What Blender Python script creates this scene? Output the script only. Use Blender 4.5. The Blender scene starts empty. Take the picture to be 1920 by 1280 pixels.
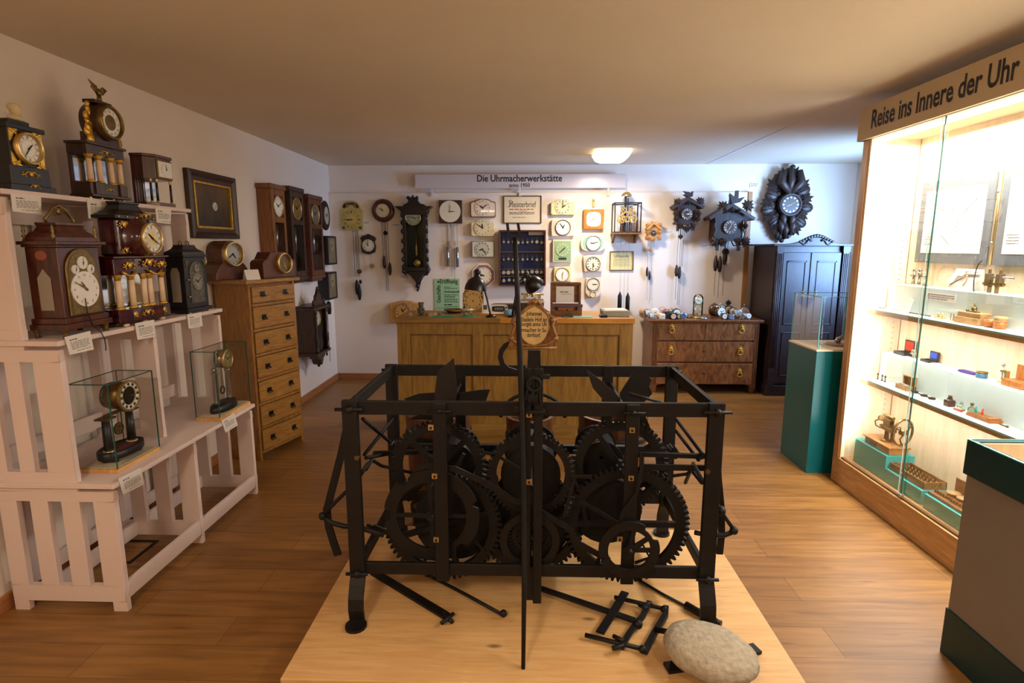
import bpy, bmesh, math, random
from mathutils import Vector, Matrix
random.seed(7)
C = bpy.context.scene.collection
PI = math.pi
# ---------------------------------------------------------------- camera
F_PX, CAM_H = 1060.0, 1.65
TH = math.atan((640-462)/F_PX); PSI = math.atan(30/F_PX*math.cos(TH))
cd = bpy.data.cameras.new('camera'); cam = bpy.data.objects.new('camera', cd); C.objects.link(cam)
cd.sensor_width = 36; cd.lens = 36*F_PX/1920; cd.clip_start = .02
cam.location = (0, 0, CAM_H); cam.rotation_euler = (PI/2-TH, 0, PSI)
bpy.context.scene.camera = cam
def ray(px, py):
    x = (px-960)/F_PX; y = -(py-640)/F_PX
    fw = math.cos(TH)+y*math.sin(TH); up = -math.sin(TH)+y*math.cos(TH)
    return x*math.cos(PSI)-fw*math.sin(PSI), x*math.sin(PSI)+fw*math.cos(PSI), up
def aty(px, py, Y): r = ray(px, py); t = Y/r[1]; return Vector((r[0]*t, Y, CAM_H+r[2]*t))
def atx(px, py, X): r = ray(px, py); t = X/r[0]; return Vector((X, r[1]*t, CAM_H+r[2]*t))
def atz(px, py, Z): r = ray(px, py); t = (Z-CAM_H)/r[2]; return Vector((r[0]*t, r[1]*t, Z))
# ---------------------------------------------------------------- materials
def lin(c):
    return tuple(((v/255)/12.92 if v/255 <= .04045 else ((v/255+.055)/1.055)**2.4) for v in c)+(1,)
def newmat(name):
    m = bpy.data.materials.new(name); m.use_nodes = True
    nt = m.node_tree; return m, nt, nt.nodes['Principled BSDF']
MC = {}
def M(name, rgb, rough=.5, metal=0, var=.0, vs=8, bump=0, emit=0, coat=0, spec=.5):
    if name in MC: return MC[name]
    m, nt, p = newmat(name); col = lin(rgb)
    p.inputs['Base Color'].default_value = col; p.inputs['Roughness'].default_value = rough
    p.inputs['Metallic'].default_value = metal; p.inputs['Coat Weight'].default_value = coat
    p.inputs['Specular IOR Level'].default_value = spec
    if emit:
        p.inputs['Emission Color'].default_value = col; p.inputs['Emission Strength'].default_value = emit
    if var or bump:
        tc = nt.nodes.new('ShaderNodeTexCoord'); n = nt.nodes.new('ShaderNodeTexNoise')
        n.inputs['Scale'].default_value = vs; n.inputs['Detail'].default_value = 5
        nt.links.new(tc.outputs['Object'], n.inputs['Vector'])
        if var:
            r = nt.nodes.new('ShaderNodeValToRGB')
            r.color_ramp.elements[0].position = .3; r.color_ramp.elements[1].position = .7
            r.color_ramp.elements[0].color = tuple(v*(1-var) for v in col[:3])+(1,)
            r.color_ramp.elements[1].color = tuple(min(1, v*(1+var)) for v in col[:3])+(1,)
            nt.links.new(n.outputs['Fac'], r.inputs['Fac']); nt.links.new(r.outputs['Color'], p.inputs['Base Color'])
        if bump:
            b = nt.nodes.new('ShaderNodeBump'); b.inputs['Strength'].default_value = bump; b.inputs['Distance'].default_value = .01
            nt.links.new(n.outputs['Fac'], b.inputs['Height']); nt.links.new(b.outputs['Normal'], p.inputs['Normal'])
    MC[name] = m; return m
def WOOD(name, c1, c2, scale=(2, 2, 2), rough=.45, grain=14, coat=0, knots=0, burl=0):
    """grain stretched along the axis with the smallest scale"""
    if name in MC: return MC[name]
    m, nt, p = newmat(name); N = nt.nodes.new; L = nt.links.new
    tc = N('ShaderNodeTexCoord'); mp = N('ShaderNodeMapping'); mp.inputs['Scale'].default_value = scale
    L(tc.outputs['Object'], mp.inputs['Vector'])
    n = N('ShaderNodeTexNoise'); n.inputs['Scale'].default_value = grain; n.inputs['Detail'].default_value = 6; n.inputs['Distortion'].default_value = .6+burl
    L(mp.outputs['Vector'], n.inputs['Vector'])
    r = N('ShaderNodeValToRGB'); r.color_ramp.elements[0].position = .32; r.color_ramp.elements[1].position = .68
    r.color_ramp.elements[0].color = lin(c1); r.color_ramp.elements[1].color = lin(c2)
    L(n.outputs['Fac'], r.inputs['Fac']); out = r.outputs['Color']
    if knots:
        v = N('ShaderNodeTexVoronoi'); v.inputs['Scale'].default_value = knots
        k = N('ShaderNodeMapping'); k.inputs['Scale'].default_value = tuple(max(.5, s*.25) for s in scale); L(tc.outputs['Object'], k.inputs['Vector']); L(k.outputs['Vector'], v.inputs['Vector'])
        rr = N('ShaderNodeValToRGB'); rr.color_ramp.elements[0].position = .03; rr.color_ramp.elements[1].position = .1
        rr.color_ramp.elements[0].color = (1, 1, 1, 1); rr.color_ramp.elements[1].color = (0, 0, 0, 1)
        L(v.outputs['Distance'], rr.inputs['Fac'])
        mx = N('ShaderNodeMixRGB'); mx.inputs['Color2'].default_value = lin(tuple(v*.55 for v in c1))
        L(rr.outputs['Color'], mx.inputs['Fac']); L(out, mx.inputs['Color1']); out = mx.outputs['Color']
    L(out, p.inputs['Base Color']); p.inputs['Roughness'].default_value = rough; p.inputs['Coat Weight'].default_value = coat
    b = N('ShaderNodeBump'); b.inputs['Strength'].default_value = .08; b.inputs['Distance'].default_value = .004
    L(n.outputs['Fac'], b.inputs['Height']); L(b.outputs['Normal'], p.inputs['Normal'])
    MC[name] = m; return m
def GLASS(name, tint=(251, 253, 252), refl=.8):
    if name in MC: return MC[name]
    m, nt, p = newmat(name); N = nt.nodes.new; L = nt.links.new; nt.nodes.remove(p)
    t = N('ShaderNodeBsdfTransparent'); t.inputs['Color'].default_value = lin(tint)
    g = N('ShaderNodeBsdfGlossy'); g.inputs['Roughness'].default_value = .02
    f = N('ShaderNodeFresnel'); f.inputs['IOR'].default_value = 1.35
    mu = N('ShaderNodeMath'); mu.operation = 'MULTIPLY'; mu.inputs[1].default_value = refl
    mix = N('ShaderNodeMixShader'); L(f.outputs['Fac'], mu.inputs[0]); L(mu.outputs[0], mix.inputs['Fac'])
    L(t.outputs[0], mix.inputs[1]); L(g.outputs[0], mix.inputs[2]); L(mix.outputs[0], nt.nodes['Material Output'].inputs['Surface'])
    MC[name] = m; return m
# ---------------------------------------------------------------- mesh builder
_tc = {}
def glyphs(s, bold, serif=0):
    k = (s, bold, serif)
    if k not in _tc:
        cu = bpy.data.curves.new('t', 'FONT'); cu.body = s; cu.size = 1; cu.align_x = 'CENTER'; cu.offset = bold; cu.resolution_u = 3
        o = bpy.data.objects.new('t', cu); C.objects.link(o)
        dg = bpy.context.evaluated_depsgraph_get(); me = bpy.data.meshes.new_from_object(o.evaluated_get(dg))
        vs = [(v.co.x, v.co.y) for v in me.vertices]; fs = [tuple(p.vertices) for p in me.polygons]
        if serif:          # small slabs on the free ends of the stems
            ed = {}
            for f in fs:
                for i in range(len(f)):
                    e = tuple(sorted((f[i], f[(i+1) % len(f)]))); ed[e] = ed.get(e, 0)+1
            mid = {}
            for f in fs:
                c = sum(vs[i][1] for i in f)/len(f)
                for i in range(len(f)): mid[tuple(sorted((f[i], f[(i+1) % len(f)])))] = c
            for (a, c), n_ in list(ed.items()):
                if n_ == 1 and abs(vs[a][1]-vs[c][1]) < 2e-3 and .05 < abs(vs[a][0]-vs[c][0]) < .16 and (abs(vs[a][1]) < .03 or vs[a][1] > .64):
                    x0, x1 = sorted((vs[a][0], vs[c][0])); y = vs[a][1]; up = 1 if mid[(a, c)] > y else -1; b0 = len(vs)
                    vs += [(x0-serif, y), (x1+serif, y), (x1+serif, y+up*.03), (x0-serif, y+up*.03)]; fs.append((b0, b0+1, b0+2, b0+3))
        C.objects.unlink(o); bpy.data.objects.remove(o); bpy.data.curves.remove(cu); bpy.data.meshes.remove(me)
        xs = [v[0] for v in vs] or [0]; ys = [v[1] for v in vs] or [0]
        _tc[k] = (vs, fs, max(xs)-min(xs), (max(xs)+min(xs))/2, (max(ys)+min(ys))/2)
    return _tc[k]
class MB:
    def __init__(s): s.v = []; s.f = []; s.mi = []; s.sm = []; s.T = Matrix(); s.k = 0
    def add(s, vs, fs, smooth=False):
        b = len(s.v); s.v += [s.T @ Vector(v) for v in vs]
        for f in fs: s.f.append([b+i for i in f]); s.mi.append(s.k); s.sm.append(smooth)
        return s
    def mat(s, k): s.k = k; return s
    def box(s, x0, x1, y0, y1, z0, z1):
        return s.add([(x0,y0,z0),(x1,y0,z0),(x1,y1,z0),(x0,y1,z0),(x0,y0,z1),(x1,y0,z1),(x1,y1,z1),(x0,y1,z1)],
                     [(0,3,2,1),(4,5,6,7),(0,1,5,4),(1,2,6,5),(2,3,7,6),(3,0,4,7)])
    def taper(s, x0, x1, y0, y1, z0, X0, X1, Y0, Y1, z1):
        return s.add([(x0,y0,z0),(x1,y0,z0),(x1,y1,z0),(x0,y1,z0),(X0,Y0,z1),(X1,Y0,z1),(X1,Y1,z1),(X0,Y1,z1)],
                     [(0,3,2,1),(4,5,6,7),(0,1,5,4),(1,2,6,5),(2,3,7,6),(3,0,4,7)])
    def stack(s, rows):   # rows: (x0,x1,y0,y1,z): smooth stepped body of stacked rectangles
        vs = []; fs = []
        for x0,x1,y0,y1,z in rows: vs += [(x0,y0,z),(x1,y0,z),(x1,y1,z),(x0,y1,z)]
        for i in range(len(rows)-1):
            for j in range(4): a=i*4+j; b=i*4+(j+1)%4; fs.append((a,b,b+4,a+4))
        n = len(rows)*4-4; fs += [(3,2,1,0),(n,n+1,n+2,n+3)]
        return s.add(vs, fs)
    def prism(s, pts, y0, y1, smooth=False):   # polygon in x,z extruded along y
        n = len(pts); vs = [(p[0], y0, p[1]) for p in pts]+[(p[0], y1, p[1]) for p in pts]
        s.add(vs, [tuple(range(n)), tuple(range(2*n-1, n-1, -1))])
        return s.add(vs, [(i, (i+1)%n, n+(i+1)%n, n+i) for i in range(n)], smooth)
    def prismz(s, pts, z0, z1, smooth=False):  # polygon in x,y extruded along z
        n = len(pts); vs = [(p[0], p[1], z0) for p in pts]+[(p[0], p[1], z1) for p in pts]
        s.add(vs, [tuple(range(n-1, -1, -1)), tuple(range(n, 2*n))])
        return s.add(vs, [(i, (i+1)%n, n+(i+1)%n, n+i) for i in range(n)], smooth)
    def lathe(s, prof, o=(0,0,0), ax='z', seg=24, sx=1, smooth=True, a0=0, a1=2*PI):
        vs = []; fs = []; m = len(prof); full = abs(a1-a0-2*PI) < 1e-6; ns = seg if full else seg+1
        for i in range(ns):
            a = a0+(a1-a0)*i/seg; ca, sa = math.cos(a), math.sin(a)
            for r, h in prof:
                if ax == 'z': vs.append((o[0]+r*ca*sx, o[1]+r*sa, o[2]+h))
                elif ax == 'y': vs.append((o[0]+r*ca*sx, o[1]+h, o[2]+r*sa))
                else: vs.append((o[0]+h, o[1]+r*ca*sx, o[2]+r*sa))
        for i in range(seg):
            j = (i+1) % ns
            for k in range(m-1): fs.append((i*m+k, j*m+k, j*m+k+1, i*m+k+1))
        return s.add(vs, fs, smooth)
    def cyl(s, p0, p1, r0, r1=None, seg=12, smooth=True):
        r1 = r0 if r1 is None else r1; p0 = Vector(p0); p1 = Vector(p1); d = (p1-p0).normalized()
        u = d.orthogonal().normalized(); w = d.cross(u); vs = []
        for p, r in ((p0, r0), (p1, r1)):
            for i in range(seg): a = 2*PI*i/seg; vs.append(p+u*(r*math.cos(a))+w*(r*math.sin(a)))
        s.add(vs, [(i, (i+1)%seg, seg+(i+1)%seg, seg+i) for i in range(seg)], smooth)
        return s.add(vs, [tuple(range(seg-1, -1, -1)), tuple(range(seg, 2*seg))])
    def tube(s, pts, r, seg=8, flat=None):     # r number or list; flat=(w,h,up): rectangular strap
        pts = [Vector(p) for p in pts]; n = len(pts); vs = []; fs = []; u = None
        for i, p in enumerate(pts):
            d = (pts[min(i+1, n-1)]-pts[max(i-1, 0)]).normalized()
            if flat:
                up = Vector(flat[2]); w = d.cross(up).normalized(); h = w.cross(d).normalized()
                W, H = flat[0]/2, flat[1]/2
                vs += [p+w*W+h*H, p-w*W+h*H, p-w*W-h*H, p+w*W-h*H]; m = 4
            else:
                u = d.orthogonal().normalized() if u is None else (u-d*u.dot(d)).normalized()
                w = d.cross(u); rr = r[i] if isinstance(r, (list, tuple)) else r; m = seg
                for k in range(seg): a = 2*PI*k/seg; vs.append(p+u*(rr*math.cos(a))+w*(rr*math.sin(a)))
        for i in range(n-1):
            for k in range(m): a=i*m+k; b=i*m+(k+1)%m; fs.append((a,b,b+m,a+m))
        s.add(vs, fs, not flat); return s.add(vs, [tuple(range(m-1,-1,-1)), tuple(range((n-1)*m, n*m))])
    def ball(s, c, r, seg=12, sc=(1,1,1)):
        prof = [(max(1e-4, math.sin(PI*i/8))*r, -math.cos(PI*i/8)*r) for i in range(9)]
        T = s.T; s.T = T @ Matrix.Translation(c) @ Matrix.Diagonal((sc[0], sc[1], sc[2], 1)); s.lathe(prof, seg=seg); s.T = T; return s
    def ring(s, cx, cz, ro, ri, y0, y1, seg=32, sx=1, ax='y'):
        return s.lathe([(ri, y0), (ro, y0), (ro, y1), (ri, y1), (ri, y0)], (cx, 0, cz), 'y', seg, sx, False)
    def disc(s, cx, cz, r, y0, y1, seg=32, sx=1):
        return s.lathe([(1e-4, y0), (r, y0), (r, y1), (1e-4, y1)], (cx, 0, cz), 'y', seg, sx, False)
    def gear(s, cx, cz, R, ri, n, th, y0, y1, spokes=4, hub=.03, sw=.022, rot=0):
        out = []
        for i in range(n):
            for k, (q, rr) in enumerate(((0, R-th), (.18, R), (.52, R), (.7, R-th))):
                a = 2*PI*(i+q)/n; out.append((cx+rr*math.cos(a), cz+rr*math.sin(a)))
        inn = [(cx+ri*math.cos(math.atan2(p[1]-cz, p[0]-cx)), cz+ri*math.sin(math.atan2(p[1]-cz, p[0]-cx))) for p in out]
        m = len(out); vs = [(p[0], y, p[1]) for y in (y0, y1) for q in (out, inn) for p in q]; fs = []
        for i in range(m):
            j = (i+1) % m
            fs += [(i, j, m+j, m+i), (2*m+i, 3*m+i, 3*m+j, 2*m+j), (i, 2*m+i, 2*m+j, j), (m+i, m+j, 3*m+j, 3*m+i)]
        s.add(vs, fs)
        if spokes:
            s.disc(cx, cz, hub, y0-.004, y1+.004, 16)
            for i in range(spokes):
                a = rot+2*PI*i/spokes; dx, dz = math.cos(a), math.sin(a); w = sw/2; r2 = ri+.004
                s.prism([(cx-dz*w, cz+dx*w), (cx+dz*w, cz-dx*w), (cx+dx*r2+dz*w, cz+dz*r2-dx*w), (cx+dx*r2-dz*w, cz+dz*r2+dx*w)], y0+.002, y1-.002)
        return s
    def text(s, t, o, u, v, size, bold=0, fit=None, sx=1, serif=0):
        vs, fs, w, cx, cy = glyphs(t, bold, serif); o = Vector(o); u = Vector(u); v = Vector(v)
        if fit and w: sx = fit/(w*size)
        return s.add([o+u*((a-cx)*size*sx)+v*((b-cy)*size) for a, b in vs], fs)
    def words(s, x0, x1, z, h, y, seed=0, gap=.25):   # an illegible printed line: little word bars
        rnd = random.Random(seed); x = x0
        while x < x1-h:
            w = min(h*rnd.uniform(1.5, 5), x1-x); s.add([(x,y,z-h/2),(x+w,y,z-h/2),(x+w,y,z+h/2),(x,y,z+h/2)], [(0,1,2,3)]); x += w+h*.8
        return s
    def build(s, name, mat, parent=None, bev=0, loc=None, fix=True):
        me = bpy.data.meshes.new(name); me.from_pydata([tuple(v) for v in s.v], [], s.f)
        mats = mat if isinstance(mat, (list, tuple)) else [mat]
        for m in mats: me.materials.append(m)
        for p, k, sm in zip(me.polygons, s.mi, s.sm): p.material_index = k; p.use_smooth = sm
        if fix:
            bm = bmesh.new(); bm.from_mesh(me); bmesh.ops.remove_doubles(bm, verts=bm.verts, dist=1e-5)
            bmesh.ops.recalc_face_normals(bm, faces=bm.faces); bm.to_mesh(me); bm.free()
        me.update(); o = bpy.data.objects.new(name, me); C.objects.link(o)
        if parent: o.parent = parent
        if loc is not None: o.location = loc
        if bev:
            b = o.modifiers.new('bevel', 'BEVEL'); b.width = bev; b.segments = 2; b.limit_method = 'ANGLE'; b.angle_limit = .7
        return o
def tag(o, label, cat, group=None, kind=None):
    if label: o['label'] = label
    if cat: o['category'] = cat
    if group: o['group'] = group
    if kind: o['kind'] = kind
    return o
def thing(name, label, cat, loc=(0,0,0), rz=0, group=None):
    o = bpy.data.objects.new(name, None); C.objects.link(o); o.location = loc; o.rotation_euler = (0, 0, rz); o.empty_display_size = .05
    return tag(o, label, cat, group)
def struct(name, mb, mat, bev=0): return tag(mb.build(name, mat, bev=bev), None, None, kind='structure')
def ell(cx, cz, rx, rz, n=32, a0=0, a1=2*PI): return [(cx+rx*math.cos(a0+(a1-a0)*i/n), cz+rz*math.sin(a0+(a1-a0)*i/n)) for i in range(n if abs(a1-a0-2*PI) < 1e-6 else n+1)]
# ---------------------------------------------------------------- palette
IRON = M('black_iron', (17, 14, 13), .55, 0, var=.3, vs=20, bump=.15, spec=.35)
INK = M('black_ink', (22, 20, 20), .6)
GREYINK = M('grey_print', (70, 66, 66), .8)
BLACK = M('black_lacquer', (18, 15, 15), .3)
CHAIN = M('dark_chain', (52, 46, 42), .5, .5)
BRASS = M('brass', (212, 184, 122), .32, .9, var=.15, vs=20)
GILT = M('gilt', (216, 172, 72), .38, .75, var=.25, vs=40)
OLDBRASS = M('old_brass', (120, 96, 52), .4, .8, var=.3, vs=25)
STEEL = M('steel', (176, 178, 182), .25, .9)
NICKEL = M('nickel', (168, 158, 146), .25, .85)
ENAMEL = M('white_enamel', (238, 234, 224), .35)
CREAM = M('cream_dial', (228, 216, 188), .45)
PAPER = M('paper', (236, 228, 220), .85)
CARD = M('card', (230, 222, 212), .85)
WHITE = M('white_paint', (226, 205, 196), .55)
GLS = GLASS('clear_glass'); GLS_ED = M('green_glass_edge', (24, 84, 72), .15)
MAHOG = WOOD('mahogany', (50, 22, 13), (92, 43, 25), (3, 3, .6), .28, coat=.3)
DWOOD = WOOD('dark_walnut', (40, 24, 17), (72, 44, 30), (3, 3, .5), .4)
CUCK = WOOD('dark_carved_wood', (32, 21, 17), (60, 40, 32), (3, 3, 2), .5)
REGW = WOOD('amber_oak', (104, 62, 28), (146, 92, 44), (4, 4, .5), .4)
REGR = WOOD('red_walnut', (66, 34, 22), (108, 60, 36), (4, 4, .5), .35)
def hands(par, cx, cz, r, y, h, m, mat, th=.035):
    for nm, ang, ln, w in (('hour_hand', (h+m/60)/12, .52, th*1.5), ('minute_hand', m/60, .8, th)):
        a = ang*2*PI; dx, dz = math.sin(a), math.cos(a); b = MB()
        P = lambda t, s: (cx+r*(dx*t-dz*s), cz+r*(dz*t+dx*s))
        b.prism([P(-.14, -w*.6), P(-.14, w*.6), P(ln*.55, w*1.1), P(ln, w*.2), P(ln, -w*.2), P(ln*.55, -w*1.1)], y-.0022, y-.001)
        b.disc(cx, cz, r*th*1.8, y-.003, y-.001, 10); b.build(nm, mat, par); y -= .0022
def dial(root, cx, cz, y, r, num='ro', h=10, m=9, face=ENAMEL, ink=INK, bez=None, bw=.1, hm=None, inner=None, sx=1, nr=.8, ns=1, name='dial', th=.035, bd=.012):
    """dial facing -y: face plate with numerals, hands (sub-parts) and bezel"""
    b = MB(); b.disc(cx, cz, r, y-.002, y+.004, 36, sx); mats = [face, ink]
    yi = y-.0026
    if inner:
        mats.append(inner); b.mat(2).disc(cx, cz, r*.55, y-.0024, y, 28, sx)
    b.mat(1)
    nb = [3, 1, 2, 3, 2, 1, 2, 3, 4, 2, 1, 2]
    for i in range(12):
        a = i/12*2*PI; dx, dz = math.sin(a)*sx, math.cos(a)
        if num == 'ar':
            t = str(i or 12); b.text(t, (cx+r*nr*dx, yi, cz+r*nr*dz), (1,0,0), (0,0,1), r*.27*ns, .015)
        elif num in ('ro', 'tk'):
            k = nb[i] if num == 'ro' else 1; w = .035 if num == 'ro' else .03; L = .11*ns if num == 'ro' else .09
            for q in range(k):
                off = (q-(k-1)/2)*w*2.1; slant = .06 if (num == 'ro' and i in (5, 10, 4, 9, 11) and q == 0) else 0
                pt = lambda t, s_: (cx+sx*r*(math.sin(a)*t+math.cos(a)*s_), yi, cz+r*(math.cos(a)*t-math.sin(a)*s_))
                b.add([pt(nr-L, off-w/2+slant), pt(nr-L, off+w/2+slant), pt(nr+L, off+w/2-slant), pt(nr+L, off-w/2-slant)], [(0,1,2,3)])
        elif num == 'dot':
            b.disc(cx+r*nr*dx, cz+r*nr*dz, r*.1*ns, yi, y, 10)
    if num == 'ro':
        for rr in (.97, .64): b.ring(cx, cz, r*rr, r*(rr-.012), yi, y-.0021, 36, sx)
    d = b.build(name, mats, root, fix=False)
    if h is not None: hands(d, cx, cz, r, y-.003, h, m, hm or ink, th)
    if bez:
        b = MB(); b.lathe([(r*.985, y+.004), (r*.99, y-bd*.6), (r*(1+bw*.4), y-bd), (r*(1+bw), y-bd*.4), (r*(1+bw), y+.006)], (cx, 0, cz), 'y', 40, sx); b.build('bezel', bez, root)
    return d
# ================================================================ the room
XL, XR, YB, YF, ZC = -2.40, 3.85, 6.97, -2.6, 2.605
WALL = M('wall_plaster', (232, 218, 204), .9, var=.02, vs=3, bump=.04)
CEIL = M('ceiling_plaster', (224, 208, 184), .95, var=.02, vs=2)
def floor_mat():
    m, nt, p = newmat('plank_floor'); N = nt.nodes.new; L = nt.links.new
    tc = N('ShaderNodeTexCoord'); br = N('ShaderNodeTexBrick'); br.offset = .37
    for k, v in (('Scale', 1), ('Brick Width', 1.3), ('Row Height', .19), ('Mortar Size', .0015), ('Bias', 0)): br.inputs[k].default_value = v
    br.inputs['Color1'].default_value = lin((154, 110, 56)); br.inputs['Color2'].default_value = lin((136, 94, 45)); br.inputs['Mortar'].default_value = lin((96, 62, 30))
    L(tc.outputs['Object'], br.inputs['Vector'])
    mp = N('ShaderNodeMapping'); mp.inputs['Scale'].default_value = (.8, 9, 1); L(tc.outputs['Object'], mp.inputs['Vector'])
    n = N('ShaderNodeTexNoise'); n.inputs['Scale'].default_value = 3.2; n.inputs['Detail'].default_value = 7; n.inputs['Distortion'].default_value = .5; L(mp.outputs['Vector'], n.inputs['Vector'])
    r = N('ShaderNodeValToRGB'); e = r.color_ramp.elements; e[0].position = .3; e[1].position = .68
    e[0].color = (.62, .58, .52, 1); e[1].color = (1.12, 1.1, 1.08, 1); L(n.outputs['Fac'], r.inputs['Fac'])
    mx = N('ShaderNodeMixRGB'); mx.blend_type = 'MULTIPLY'; mx.inputs['Fac'].default_value = .9
    L(br.outputs['Color'], mx.inputs['Color1']); L(r.outputs['Color'], mx.inputs['Color2'])
    mp2 = N('ShaderNodeMapping'); mp2.inputs['Scale'].default_value = (1.3, 6, 1); L(tc.outputs['Object'], mp2.inputs['Vector'])
    v = N('ShaderNodeTexVoronoi'); v.inputs['Scale'].default_value = 1.5; L(mp2.outputs['Vector'], v.inputs['Vector'])
    rk = N('ShaderNodeValToRGB'); e = rk.color_ramp.elements; e[0].position = .02; e[1].position = .12; e[0].color = (.6, .6, .6, 1); e[1].color = (0, 0, 0, 1); L(v.outputs['Distance'], rk.inputs['Fac'])
    m2 = N('ShaderNodeMixRGB'); m2.inputs['Color2'].default_value = lin((84, 52, 26)); L(rk.outputs['Color'], m2.inputs['Fac']); L(mx.outputs['Color'], m2.inputs['Color1'])
    L(m2.outputs['Color'], p.inputs['Base Color']); p.inputs['Roughness'].default_value = .42
    b = N('ShaderNodeBump'); b.inputs['Strength'].default_value = .1; b.inputs['Distance'].default_value = .003; L(n.outputs['Fac'], b.inputs['Height']); L(b.outputs['Normal'], p.inputs['Normal'])
    return m
struct('floor', MB().box(XL-.1, XR+.1, YF-.1, YB+.1, -.1, 0), floor_mat())
struct('ceiling', MB().box(XL-.1, XR+.1, YF-.1, YB+.1, ZC, ZC+.1), CEIL)
struct('wall_left', MB().box(XL-.1, XL, YF, YB, 0, ZC), WALL)
struct('wall_back', MB().box(XL-.1, XR+.1, YB, YB+.1, 0, ZC), WALL)
struct('wall_front', MB().box(XL-.1, XR+.1, YF-.1, YF, 0, ZC), WALL)
# right wall with a window opening by the back corner (daylight comes in there)
WY0, WY1, WZ0, WZ1 = 4.75, 6.1, .95, 2.2
struct('wall_right', MB().box(XR, XR+.1, YF, WY0, 0, ZC).box(XR, XR+.1, WY1, YB, 0, ZC).box(XR, XR+.1, WY0, WY1, 0, WZ0).box(XR, XR+.1, WY0, WY1, WZ1, ZC), WALL)
fm = MB().box(XR+.02, XR+.07, WY0, WY0+.06, WZ0, WZ1).box(XR+.02, XR+.07, WY1-.06, WY1, WZ0, WZ1).box(XR+.02, XR+.07, WY0, WY1, WZ0, WZ0+.06).box(XR+.02, XR+.07, WY0, WY1, WZ1-.06, WZ1).box(XR+.02, XR+.07, 5.4, 5.45, WZ0, WZ1)
struct('window_1', fm, M('window_paint', (230, 230, 226), .4))
YP = 6.92                                              # front of the false wall panel the clocks hang on
struct('wall_panel', MB().box(XL, 2.585, YP, YB-.002, 0, 2.28), WALL)
struct('trim_1', MB().box(2.587, 2.635, YP-.012, YB-.002, 0, 2.285), WOOD('oak_edge', (150, 98, 50), (182, 126, 72), (6, 6, .6)))
SKIRT = WOOD('skirting_wood', (150, 92, 52), (178, 116, 70), (.5, .5, 6), .5)
struct('baseboard_left', MB().box(XL, XL+.018, YF, YP, 0, .075), SKIRT, .003)
struct('baseboard_back', MB().box(XL+.018, 2.58, YP-.018, YP, 0, .075), SKIRT, .003)
struct('trim_2', MB().add([(2.09, YB, ZC-.002), (2.14, YB, ZC-.002), (2.115, 3.9, ZC-.002), (2.09, 3.9, ZC-.002)], [(0,1,2,3)]), M('joint_filler', (226, 214, 204), .9))
# ---------------------------------------------------------------- lights
def area(name, loc, rot, sx, sy, w, col, spread=PI):
    l = bpy.data.lights.new(name, 'AREA'); l.shape = 'RECTANGLE'; l.size = sx; l.size_y = sy; l.energy = w; l.color = col; l.spread = spread
    o = bpy.data.objects.new(name, l); C.objects.link(o); o.location = loc; o.rotation_euler = rot; return o
def aim(o, p): o.rotation_euler = (Vector(p)-o.location).to_track_quat('-Z', 'Y').to_euler()
WARM = (1, .74, .47)
area('ceiling_light_behind', (-.95, -.7, 2.52), (0, 0, 0), .45, .45, 92, (1, .8, .58))
l = bpy.data.lights.new('side_lamp', 'POINT'); l.energy = 46; l.color = (1, .84, .64); l.shadow_soft_size = .15
o = bpy.data.objects.new('side_lamp', l); C.objects.link(o); o.location = (1.35, -.1, 2.15)
aim(area('daylight', (XR+.3, (WY0+WY1)/2-.15, 1.7), (0, PI/2, 0), 1.2, 1.2, 210, (.3, .54, 1), 2.0), (2.75, YB, 2.1))
w = bpy.data.worlds.new('world'); bpy.context.scene.world = w; w.use_nodes = True
w.node_tree.nodes['Background'].inputs['Color'].default_value = (.35, .5, .9, 1); w.node_tree.nodes['Background'].inputs['Strength'].default_value = .6
bpy.context.scene.view_settings.view_transform = 'Standard'
bpy.context.scene.view_settings.look = 'None'
bpy.context.scene.view_settings.exposure = -.62
# lamp on the ceiling, far right of the sign
LX, LY = .845, 6.02
t = thing('ceiling_lamp', 'lit square frosted glass lamp on the ceiling', 'lamp', (LX, LY, ZC))
MB().box(-.13, .13, -.13, .13, -.018, 0).build('mounting_plate', M('lamp_plate', (220, 216, 208), .4), t)
MB().stack([(-.1,.1,-.1,.1,-.105), (-.15,.15,-.15,.15,-.08), (-.185,.185,-.185,.185,-.018)]).build('glass_shade', M('lit_shade', (255, 236, 205), .4, emit=5), t, .008)
area('ceiling_lamp_light', (LX, LY, 2.485), (0, 0, 0), .26, .26, 62, (1, .87, .7))
# ---------------------------------------------------------------- platform
PLW = WOOD('pine_board', (204, 156, 98), (222, 178, 120), (.5, 5, 5), .5, 9, knots=5)
PZ = .10
t = thing('platform', 'low pale pine platform under the black tower clock', 'platform', (0, 2.4, 0))
t.location = (0, 0, 0)
MB().box(-.895, 1.01, 1.80, 2.95, PZ-.03, PZ).build('board', PLW, t, .004)
MB().box(-.87, .985, 1.83, 2.92, 0, PZ-.03).build('plinth', PLW, t)
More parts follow.
